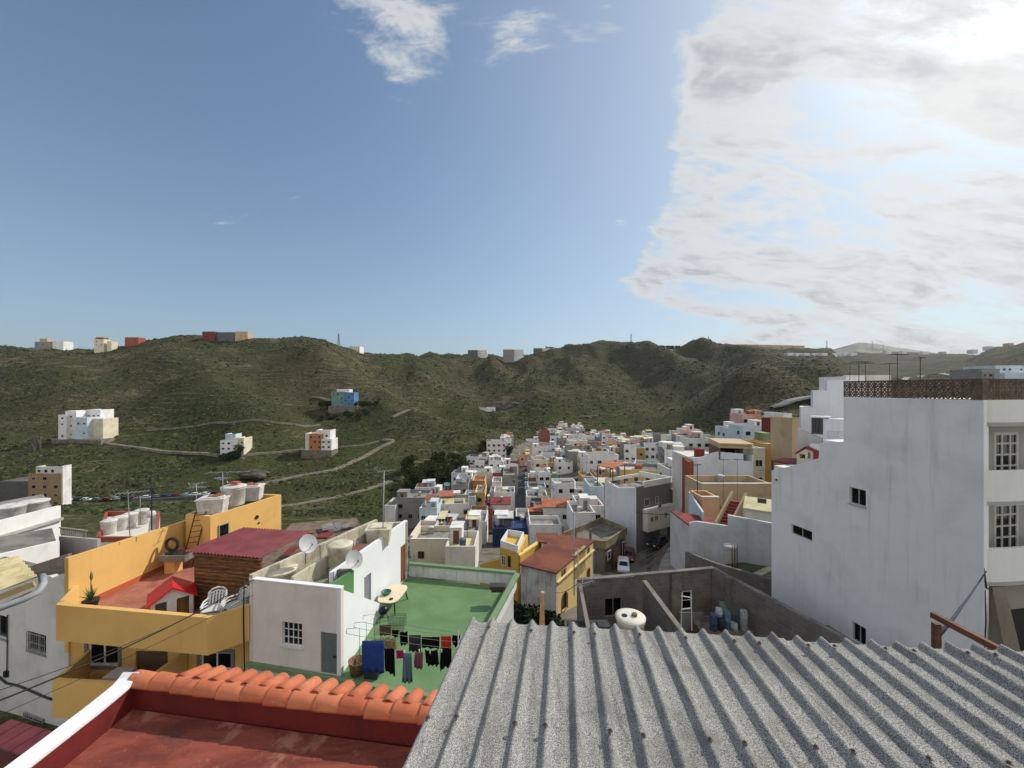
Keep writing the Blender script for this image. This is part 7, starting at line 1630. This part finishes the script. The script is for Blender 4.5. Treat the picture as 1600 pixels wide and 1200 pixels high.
def agave():
    c = W(142, 938, 18.4); root = thing('potted_agave', 'spiky agave with tall flower stalk in a dark pot at the yellow terrace corner', 'plant', (c.x, c.y, c.z-.1)); mb = MB(); mb.lathe([(.22, -.35), (.3, 0), (.32, .03), (.27, .02)], 18, c); mb.build('pot', plain('dark_pot', (46, 42, 40)), root)
    mb = MB(); r = random.Random(2)
    for i in range(34):
        an = r.uniform(0, 6.28); el = r.uniform(.35, 1.45); L = r.uniform(.45, .8); d = Vector((math.cos(an)*math.cos(el), math.sin(an)*math.cos(el), math.sin(el))); s = Vector((-math.sin(an), math.cos(an), 0))*.035
        p0 = c+Vector((0, 0, .02)); p1 = p0+d*L*.5; p2 = p0+d*L+Vector((0, 0, -.05)); mb.add([p0-s, p0+s, p1+s*.9, p1-s*.9, p2], [(0, 1, 2, 3), (3, 2, 4)])
    mb.build('leaves', plain('agave_green', (84, 104, 66), .6, 0, .3), root)
    mb = MB(); mb.tube([c+Vector((0, 0, .3)), c+Vector((0, 0, .9)), c+Vector((.02, 0, 1.15))], .018, 6); mb.lathe([(.02, 0), (.06, .12), (.05, .3), (.01, .45)], 10, c+Vector((.02, 0, .95))); mb.build('flower_stalk', plain('stalk', (120, 110, 60)), root)
    mb = MB(); mb.box(c.x-.22, c.y-.22, -11.1, c.x+.22, c.y+.22, c.z-.36); tag(mb.build('plant_stand', yellow), 'low yellow masonry stand under the potted agave', 'stand')
agave()
def ladder(px0, py0, Y0, px1, py1, Y1, w_, n, label, m):
    a, b = W(px0, py0, Y0), W(px1, py1, Y1); root = thing('ladder', label, 'ladder', a); s = Vector((w_/2, .12, 0)); mb = MB(); mb.bar(a-s, b-s, .05); mb.bar(a+s, b+s, .05); mb.build('rails', m, root)
    for i in range(n): p = a.lerp(b, (i+.5)/n); mb = MB(); mb.bar(p-s, p+s, .035); mb.build('rung', m, root)
ladder(291, 888, 23.9, 314, 800, 24.8, .5, 10, 'rusty ladder leaning on the yellow rooftop room', plain('rust_iron', (96, 50, 40), .8))
for i in range(7): plant('round_a', (500, 510, 520, 556, 566, 576, 585)[i], 640, 1.1, 'dark tree of the clump below the teal and blue apartment house', 'dark trees below the blue apartment house')
ladder(1134, 820, 42, 1128, 790, 43, .5, 6, 'dark ladder beside the crimson roof steps', ironm)
mb = MB(); c = W(270, 850, 23.6)
for i in range(16): a0, a1 = 2*math.pi*i/16, 2*math.pi*(i+1)/16; mb.tube([c+Vector((math.cos(a0)*.36, -.05, math.sin(a0)*.36)), c+Vector((math.cos(a1)*.36, -.05, math.sin(a1)*.36))], .085, 6)
tag(mb.build('hose_coil', plain('dark_hose', (44, 44, 34))), 'dark coiled hose hanging on the yellow wall above the wash basin', 'hose')
wb = thing('wash_basin', 'stone wash basin on a pedestal at the back of the yellow terrace', 'wash basin', (-20.6, 23.4, -11.1)); mb = MB(); mb.box(-20.9, 23.2, -11.1, -20.3, 23.8, -10.3); mb.build('pedestal', yellow, wb); mb = MB(); mb.box(-21.1, 23.0, -10.3, -19.5, 23.9, -10.2); mb.box(-21.1, 23.0, -10.2, -19.5, 23.08, -9.95); mb.box(-21.1, 23.82, -10.2, -19.5, 23.9, -9.95); mb.box(-21.1, 23.08, -10.2, -21.02, 23.82, -9.95); mb.box(-19.58, 23.08, -10.2, -19.5, 23.82, -9.95); mb.build('basin', concrete, wb)
for i, (x, y) in enumerate(((-17.1, 19.2), (-16.75, 19.35), (-16.4, 19.15))): mb = MB(); mb.lathe([(.1, 0), (.15, .2), (.16, .22), (.12, .2)], 12, (x, y, -9.88)); tag(mb.build('dark_pot', plain('dark_pot', (46, 42, 40))), ['left', 'middle', 'right'][i]+' of three dark pots on the counter before the shed', 'pot')
# cables
def cable(pts, r, label, m=None): mb = MB(); mb.tube(pts, r, 6); tag(mb.build('cable', m or plain('black_cable', (30, 30, 32))), label, 'cable')
def sag(a, b, s, n=16): return [a.lerp(b, i/n)-Vector((0, 0, s*4*(i/n)*(1-i/n))) for i in range(n+1)]
cable(sag(W(396, 906, 17.4), W(-30, 1106, 9), .25), .022, 'thick black cable crossing in front of the yellow house'); cable(sag(W(396, 910, 17.45), W(-30, 1088, 9.2), .3), .01, 'thin upper wire crossing in front of the yellow house'); cable(sag(W(396, 930, 17.45), W(-30, 1130, 9.2), .1), .008, 'thin lower wire crossing in front of the yellow house')
cable(sag(W(994, 800, 61.5), W(1077, 800, 60), .4), .05, 'dark cable strung across the grey street side of the corner building'); cable(sag(W(866, 926, 34), W(910, 905, 23.5), .3), .02, 'thin cable from the cream house to the compound corner')
# ---------------------------------------------------------------- green terrace things
zf = -12.5
def oval_table():
    c = G(614, 927, -11.75); root = thing('garden_table', 'pale garden table with rounded corners on the green terrace', 'table', (c.x, c.y, zf), R(-8)); mb = MB(); a, b, n = .62, 1.0, 28; o = []
    for i in range(n): t = 2*math.pi*i/n; ct, st = math.cos(t), math.sin(t); o.append((math.copysign(abs(ct)**.55, ct)*a, math.copysign(abs(st)**.55, st)*b))
    mb.prism(o, .72, .76); mb.build('table_top', plain('table_cream', (216, 200, 170), .5, 0, .06), root, local=True)
    for sx_ in (-1, 1):
        for sy_ in (-1, 1): mb = MB(); mb.bar((sx_*.4, sy_*.7, .72), (sx_*.52, sy_*.85, 0), .06); mb.build('leg', ironm, root, local=True)
    t = thing('green_basin', 'green plastic tub standing on the garden table', 'tub', (c.x-.35, c.y-.1, -11.74)); mb = MB(); mb.lathe([(.2, 0), (.27, .14), (.29, .15), (.24, .12), (.19, .03)], 20, t.location); mb.build('tub', plain('tub_green', (40, 104, 88), .4), t)
    mb = MB(); mb.lathe([(.1, 0), (.11, .04), (.09, .045)], 14, (c.x+.1, c.y-.65, -11.739)); tag(mb.build('ashtray', plain('dark_dish', (54, 48, 42))), 'small dark dish near the front end of the garden table', 'dish')
    g = thing('kettle_barbecue', 'black kettle barbecue under the front end of the garden table', 'barbecue', (c.x-.1, c.y-1.35, zf)); mb = MB(); mb.lathe([(.05, .35), (.22, .42), (.27, .58), (.2, .72), (.03, .78)], 18, g.location); mb.build('kettle', plain('black_enamel', (20, 20, 22), .3), g); mb = MB()
    for k in range(3): an = k*2.1; mb.bar(g.location+Vector((math.cos(an)*.15, math.sin(an)*.15, .42)), g.location+Vector((math.cos(an)*.28, math.sin(an)*.28, 0)), .025)
    mb.build('legs', ironm, g)
oval_table()
def cloth(px0, px1, py0, py1, Y, rgb, label, shape='rect', name='garment', dy=0.0):
    a, b = W(px0, py0, Y), W(px1, py1, Y+dy); x0, x1, z1, z0 = a.x, b.x, a.z, b.z; w_, h = x1-x0, z1-z0
    sh = dict(rect=[(0, 1), (1, 1), (1, 0), (0, .02)], jeans=[(.1, 1), (.9, 1), (1.0, .12), (.98, 0), (.66, 0), (.52, .72), (.46, .72), (.36, .02), (0, .02), (.02, .1)],
              shirt=[(0, 1), (.95, 1), (1, .32), (1.08, 0), (.9, 0), (.84, .28), (.62, .22), (.06, .18), (0, .3)], shirt2=[(.04, 1), (.98, 1), (1, .1), (.85, .12), (.5, .18), (.3, .1), (.12, .22), (.1, 0), (0, -.12), (-.06, .3)], top=[(.1, 1), (1, 1), (.94, .35), (.9, 0), (.78, 0), (.72, .3), (.25, .28), (.2, .05), (.06, .1), (.0, .5)],
              skirt=[(.0, 1), (.1, .92), (.4, .96), (.6, .9), (.9, 1), (1, .1), (.8, 0), (.6, .06), (.4, 0), (.2, .04), (.06, .12)], blob=[(.1, 1), (.5, .95), (.9, 1), (1, .6), (.85, .1), (.5, 0), (.2, .1), (0, .6)])[shape]
    n = 10; mb = MB(); bm = bmesh.new(); vs = [bm.verts.new((x0+p[0]*w_, 0, z0+p[1]*h)) for p in sh]; bm.faces.new(vs); bmesh.ops.triangulate(bm, faces=bm.faces[:]); bmesh.ops.subdivide_edges(bm, edges=bm.edges[:], cuts=5, use_grid_fill=True); r = random.Random(int(px0*7))
    f1, f2, p1 = r.uniform(7, 12)/max(.3, w_), r.uniform(2, 4), r.uniform(0, 6)
    for v in bm.verts: g = (z1-v.co.z)/h; v.co.y = Y+dy*(v.co.x-x0)/w_+(math.sin(v.co.x*f1*2+p1+v.co.z*1.5)*.05+math.sin(v.co.z*f2+v.co.x*3)*.035)*(.25+g)
    sol = bmesh.ops.solidify(bm, geom=bm.faces[:], thickness=.012); bmesh.ops.recalc_face_normals(bm, faces=bm.faces)
    me = bpy.data.meshes.new(name); bm.to_mesh(me); bm.free()
    for p in me.polygons: p.use_smooth = True
    me.materials.append(plain('cloth_%d_%d_%d' % rgb, rgb, .9, 0, .14, 9, .1)); o = bpy.data.objects.new(name, me); COL.objects.link(o); tag(o, label, name.replace('_', ' ')); return o
for a in ((566, 600, 1001, 1052, 15.2, (46, 68, 128), 'large blue sheet hanging at the left end of the front clothesline', 'rect', 'bed_sheet'), (601, 617, 1013, 1054, 15.3, (16, 16, 20), 'black long sleeved shirt right of the blue sheet', 'shirt', 'shirt'), (619, 630, 1016, 1029, 15.4, (176, 26, 104), 'small pink garment between the black shirt and the jeans', 'rect', 'pink_top'),
    (628, 645, 1020, 1068, 15.35, (92, 112, 122), 'pair of faded blue jeans on the front clothesline', 'jeans', 'jeans'), (647, 661, 1019, 1046, 15.4, (124, 72, 92), 'mauve top right of the jeans', 'top', 'mauve_top'), (664, 686, 1014, 1041, 15.5, (18, 18, 20), 'black pleated skirt on the front clothesline', 'skirt', 'skirt'), (688, 706, 1012, 1048, 15.5, (14, 14, 16), 'black shirt at the right end of the front clothesline', 'shirt2', 'shirt'),
    (593, 611, 976, 992, 16.6, (92, 74, 52), 'brown cloth at the left end of the back clothesline', 'rect', 'cloth'), (612, 623, 984, 997, 16.6, (18, 18, 20), 'small black garment right of the brown cloth', 'blob', 'garment'), (624, 638, 986, 1008, 16.6, (16, 16, 18), 'black garment in the middle of the back clothesline', 'skirt', 'garment'), (639, 658, 992, 1019, 16.4, (62, 62, 68), 'dark grey towel on the back clothesline', 'rect', 'towel'),
    (659, 687, 995, 1012, 16.5, (20, 20, 22), 'wide black garment between the grey towel and the red one', 'rect', 'garment'), (689, 705, 994, 1013, 16.5, (196, 52, 36), 'orange red garment on the back clothesline', 'rect', 'garment'), (706, 720, 992, 1012, 16.4, (14, 14, 16), 'bunched black garment at the right end of the back clothesline', 'blob', 'garment')): cloth(*a)
cl = thing('clothesline', 'clothesline with metal wall brackets across the green terrace', 'clothesline', (-6.5, 16, zf)); wm2 = plain('line_wire', (120, 122, 122))
for i, (x0, y0, x1, y1, Y0, Y1) in enumerate(((541, 990, 712, 1013, 15.2, 15.5), (552, 980, 712, 1003, 15.6, 15.8), (566, 972, 722, 994, 16.5, 16.4), (582, 966, 722, 989, 16.9, 16.8))):
    mb = MB(); mb.tube(sag(W(x0, y0, Y0), W(x1, y1, Y1), .06), .008, 5); mb.build('line', wm2, cl)
for i, (px, py, Y) in enumerate(((541, 990, 15.2), (553, 980, 16.2), (567, 968, 17.1))):
    a = W(px, py, Y); mb = MB(); mb.tube([a, a+Vector((.02, .0, .18)), a+Vector((.5, .05, .2)), a+Vector((.5, .05, -.9))], .012, 5); mb.build('bracket', galv, cl)
mb = MB(); mb.tube([W(716, 1100, 15.8), W(716, 985, 15.8)], .03, 6); mb.tube([W(714, 1013, 15.5), W(722, 989, 16.8)], .02, 6); mb.build('post', galv, cl)
for i, px in enumerate((632, 655, 672, 690)): mb = MB(); c = W(px, 1019-(i % 2)*2, 15.4); mb.box(c.x-.015, c.y-.03, c.z-.05, c.x+.015, c.y+.03, c.z+.06); tag(mb.build('clothes_peg', plain('peg_white', (200, 190, 180))), ['first', 'second', 'third', 'fourth'][i]+' pale clothes peg from the left on the front clothesline', 'peg')
def straw():
    r = random.Random(8); c = W(600, 1004, 16.9); mb = MB()
    for i in range(260): x = r.uniform(-.55, .5); p = c+Vector((x, r.uniform(-.15, .15), r.uniform(0, .2)-abs(x)*.1)); d = Vector((r.uniform(-.15, .15), r.uniform(-.1, .1), -r.uniform(.25, .55))); s = Vector((.012, .01, 0)); mb.add([p-s, p+s, p+d+s*.3, p+d-s*.3], [(0, 1, 2, 3)])
    tag(mb.build('dried_palm', plain('dry_straw', (150, 128, 84), .9, 0, .4, 30)), 'bundle of dried palm leaves hanging behind the clothes', 'dried leaves')
straw()
def cage():
    c = G(618, 985, zf); root = thing('wire_cage', 'green wire cage standing behind the clotheslines', 'cage', c); mb = MB(); x0, x1, y0, y1, z0, z1 = c.x-.4, c.x+.42, c.y, c.y+.5, zf, zf+.6
    for x in np.linspace(x0, x1, 12): mb.bar((x, y0, z0), (x, y0, z1), .012); mb.bar((x, y1, z0), (x, y1, z1), .012); mb.bar((x, y0, z1), (x, y1, z1), .012)
    for z in np.linspace(z0, z1, 6): mb.bar((x0, y0, z), (x1, y0, z), .012); mb.bar((x0, y1, z), (x1, y1, z), .012); mb.bar((x0, y0, z), (x0, y1, z), .012); mb.bar((x1, y0, z), (x1, y1, z), .012)
    mb.build('wire_mesh', plain('cage_green', (70, 90, 70)), root)
cage()
c = G(556, 1056, zf); mb = MB(); mb.lathe([(.28, 0), (.36, .55), (.38, .6), (.32, .58), (.26, .1)], 18, (c.x, c.y+.15, zf)); tag(mb.build('wicker_basket', worn('wicker', (140, 116, 82), (84, 64, 44), 18, .4, .6)), 'wicker laundry basket by the white wall', 'basket')
mb = MB(); mb.hexa([(c.x+.45, c.y-.2, zf), (c.x+1.0, c.y-.25, zf), (c.x+1.05, c.y+.3, zf), (c.x+.5, c.y+.35, zf)], [(c.x+.4, c.y-.25, zf+.5), (c.x+1.1, c.y-.3, zf+.5), (c.x+1.12, c.y+.35, zf+.5), (c.x+.45, c.y+.4, zf+.5)]); tag(mb.build('dark_crate', plain('dark_crate', (48, 50, 52))), 'dark grey crate beside the wicker basket', 'crate')
mb = MB(); c = W(779, 913, 22.6); mb.box(c.x-.5, c.y-.3, c.z-.15, c.x+.4, c.y+.2, c.z); mb.box(c.x-.42, c.y-.25, c.z-.35, c.x+.3, c.y+.15, c.z-.15); tag(mb.build('wall_lamp_box', plain('dark_box', (62, 54, 50))), 'dark box hanging on the right parapet of the green terrace', 'box')
# compound contents
for i, (px, py, h, rgb, lab) in enumerate(((1115, 984, .95, (60, 84, 110), 'blue drum leftmost in the compound'), (1123, 966, .6, (170, 176, 180), 'pale jar standing high among the blue drums'), (1127, 985, .7, (48, 50, 54), 'dark gas bottle in front of the blue drums'), (1136, 980, .9, (92, 120, 140), 'light blue drum in the compound middle'), (1147, 988, .55, (150, 160, 160), 'small pale bucket right of the light blue drum'), (1154, 984, .8, (60, 66, 84), 'dark blue bottle beside the pale barrel'), (1162, 984, 1.15, (152, 154, 150), 'tall pale barrel rightmost in the compound'))):
    c = W(px, py, 22.6+.3*(i % 2)); r = .2; mb = MB(); mb.lathe([(r*.9, 0), (r, .06), (r, h*.45), (r*1.05, h*.47), (r, h*.5), (r, h*.9), (r*.8, h)], 18, c-Vector((0, 0, .0))); tag(mb.build('drum', worn('drum_%d' % i, rgb, tuple(int(v*.7) for v in rgb), 4)), lab, 'drum')
mb = MB(); mb.box(11.0, 22.4, -15, 14.0, 23.6, -14.1); tag(mb.build('rubble_bench', worn('yard_rubble', (116, 106, 92), (84, 78, 70), 2)), 'low rubble bench under the drums in the compound', 'bench')
mb = MB(); a, b = W(1128, 944, 24.1), W(1145, 962, 24.0); mb.hexa([(a.x, 23.9, b.z), (b.x, 24.1, b.z), (b.x, 24.15, b.z), (a.x, 23.95, b.z)], [(a.x-.05, 24.4, a.z), (b.x-.05, 24.6, a.z-.1), (b.x-.05, 24.65, a.z-.1), (a.x-.05, 24.45, a.z)]); tag(mb.build('leaning_board', plain('panel_green', (104, 130, 120))), 'pale green panel leaning behind the drums', 'panel')
mb = MB(); a, b = W(1062, 957, 23.6), W(1100, 985, 23.6); mb.box(a.x, 23.6, b.z, b.x, 23.66, a.z); tag(mb.build('metal_sheet', plain('panel_grey', (110, 110, 108))), 'grey sheet panel leaning under the compound window', 'panel')
st = thing('step_stool', 'white metal frame ladder in front of the compound window', 'ladder', W(1068, 985, 22)); mb = MB()
for p, q in (((1064, 985), (1066, 926)), ((1081, 985), (1080, 930)), ((1064, 931), (1081, 934)), ((1064, 952), (1081, 950))): mb.bar(W(*p, 22), W(*q, 22), .04)
mb.build('frame', plain('white_frame', (206, 208, 206)), st)
mb = MB()
for i in range(60): r = random.Random(i); a = W(r.uniform(893, 945), r.uniform(972, 985), 20+r.random()*1.5); s = r.uniform(.12, .3); mb.box(a.x-s, a.y-s, -13.9, a.x+s, a.y+s, a.z)
tag(mb.build('junk_heap', worn('junk', (64, 66, 68), (34, 34, 36), 3), kind='stuff'), 'heap of dark junk and sheeting in the left part of the compound', 'junk')
for i, px in enumerate((1144, 1148, 1152)): cable([W(px, 905, 30), W(px, 852, 30)], .03, ['left', 'middle', 'right'][i]+' of three upright rusty bars before the long white house', plain('rust_bar', (66, 52, 46)))
# wall along the pavement and low walls left of the tall block
w1 = thing('curved_street_wall', 'curved stone wall between the pavement and the sloping yard', 'wall', hit(1080, 870)); mb = MB(); pts = [(1066, 902, 40), (1064, 880, 45), (1066, 862, 50), (1073, 848, 56), (1078, 840, 60)]
P_ = [W(*p) for p in pts]
for p, q in zip(P_[:-1], P_[1:]): mb.wall(p.xy, q.xy, p.z-3, p.z, .3, 0, 0, q.z-3, q.z)
mb.build('wall', worn('stone_parapet', (140, 128, 104), (108, 100, 84), .8), w1)
w2 = thing('yard_wall', 'low grey block wall stepping down beside the long white house', 'wall', (17, 30, -15)); mb = MB(); a, b, c = W(1073, 862, 38), W(1120, 880, 31), W(1206, 905, 28); mb.wall(a.xy, b.xy, -20, a.z, .3, 0, 0, -20, b.z); mb.wall(b.xy, c.xy, -20, b.z, .3, 0, 0, -20, c.z); mb.build('wall', block, w2)
yard = MB(); yard.hexa([(p.x, p.y, p.z-3) for p in (W(1073, 880, 40), W(1206, 925, 28), W(1206, 886, 34), W(1085, 866, 41))], [W(1073, 880, 40), W(1206, 925, 28), W(1206, 886, 34), W(1085, 866, 41)]); yard.build('yard_ground', worn('yard_soil', (92, 92, 72), (66, 68, 50), .8), kind='structure')
# far town roof tanks
tc_ = random.Random(21); nt = 0
for o in [o for o in COL.objects if o.name.startswith('town_house') and o.type == 'EMPTY']:
    rf = [c for c in o.children if c.name.startswith('roof')]
    if not rf or o.location.y > 175 or o.location.x/o.location.y*F+CX > 1160: continue
    if tc_.random() < .5:
        bb = [Vector(b) for b in rf[0].bound_box]; x = tc_.uniform(bb[0].x+.8, max(bb[0].x+.9, bb[6].x-.8)); y = tc_.uniform(bb[0].y+.8, max(bb[0].y+.9, bb[6].y-.8)); p = wm(o) @ Vector((x, y, bb[6].z))
        lab = 'water tank on the roof of the '+o['label']; lab = ' '.join(lab.split()[:16])
        if lab in USED: continue
        mb = MB(); mb.lathe([(.45, 0), (.5, 1.0), (.55, 1.02), (.4, 1.15), (.05, 1.2)], 14, p); t_ = tag(mb.build('water_tank', tankw if tc_.random() < .7 else plain('tank_blue', (70, 100, 130))), lab, 'water tank', 'water tanks on the town roofs'); nt += 1
    if tc_.random() < .6:
        bb = [Vector(b) for b in rf[0].bound_box]; p = wm(o) @ Vector(((bb[0].x+bb[6].x)/2+tc_.uniform(-1, 1), bb[6].y-.3, bb[6].z)); h = tc_.uniform(3, 4.5)
        lab = ' '.join(('antenna on the roof of the '+o['label']).split()[:16])
        if lab in USED: continue
        mb = MB(); mb.bar(p, p+Vector((0, 0, h)), .06); mb.bar(p+Vector((-.6, 0, h-.1)), p+Vector((.6, .3, h-.1)), .05)
        for k in range(5): q = p+Vector((-.5+.25*k, .06*k, h-.1)); mb.bar(q-Vector((0, .3, 0)), q+Vector((0, .3, 0)), .04)
        tag(mb.build('tv_antenna', ironm), lab, 'antenna', 'antennas on the town roofs')
# haze
hz_ = MB(); hz_.box(-9000, -700, -90, 9000, 4600, 260); hm_ = bpy.data.materials.new('haze'); hm_.use_nodes = True; t = NT(hm_.node_tree); t.n.clear(); o_ = t.new('ShaderNodeOutputMaterial'); v_ = t.new('ShaderNodeVolumePrincipled'); v_.inputs['Color'].default_value = (.85, .9, 1, 1); v_.inputs['Density'].default_value = .00004; v_.inputs['Anisotropy'].default_value = .2; t.l.new(v_.outputs[0], o_.inputs['Volume'])
hz_.build('haze', hm_, kind='stuff')
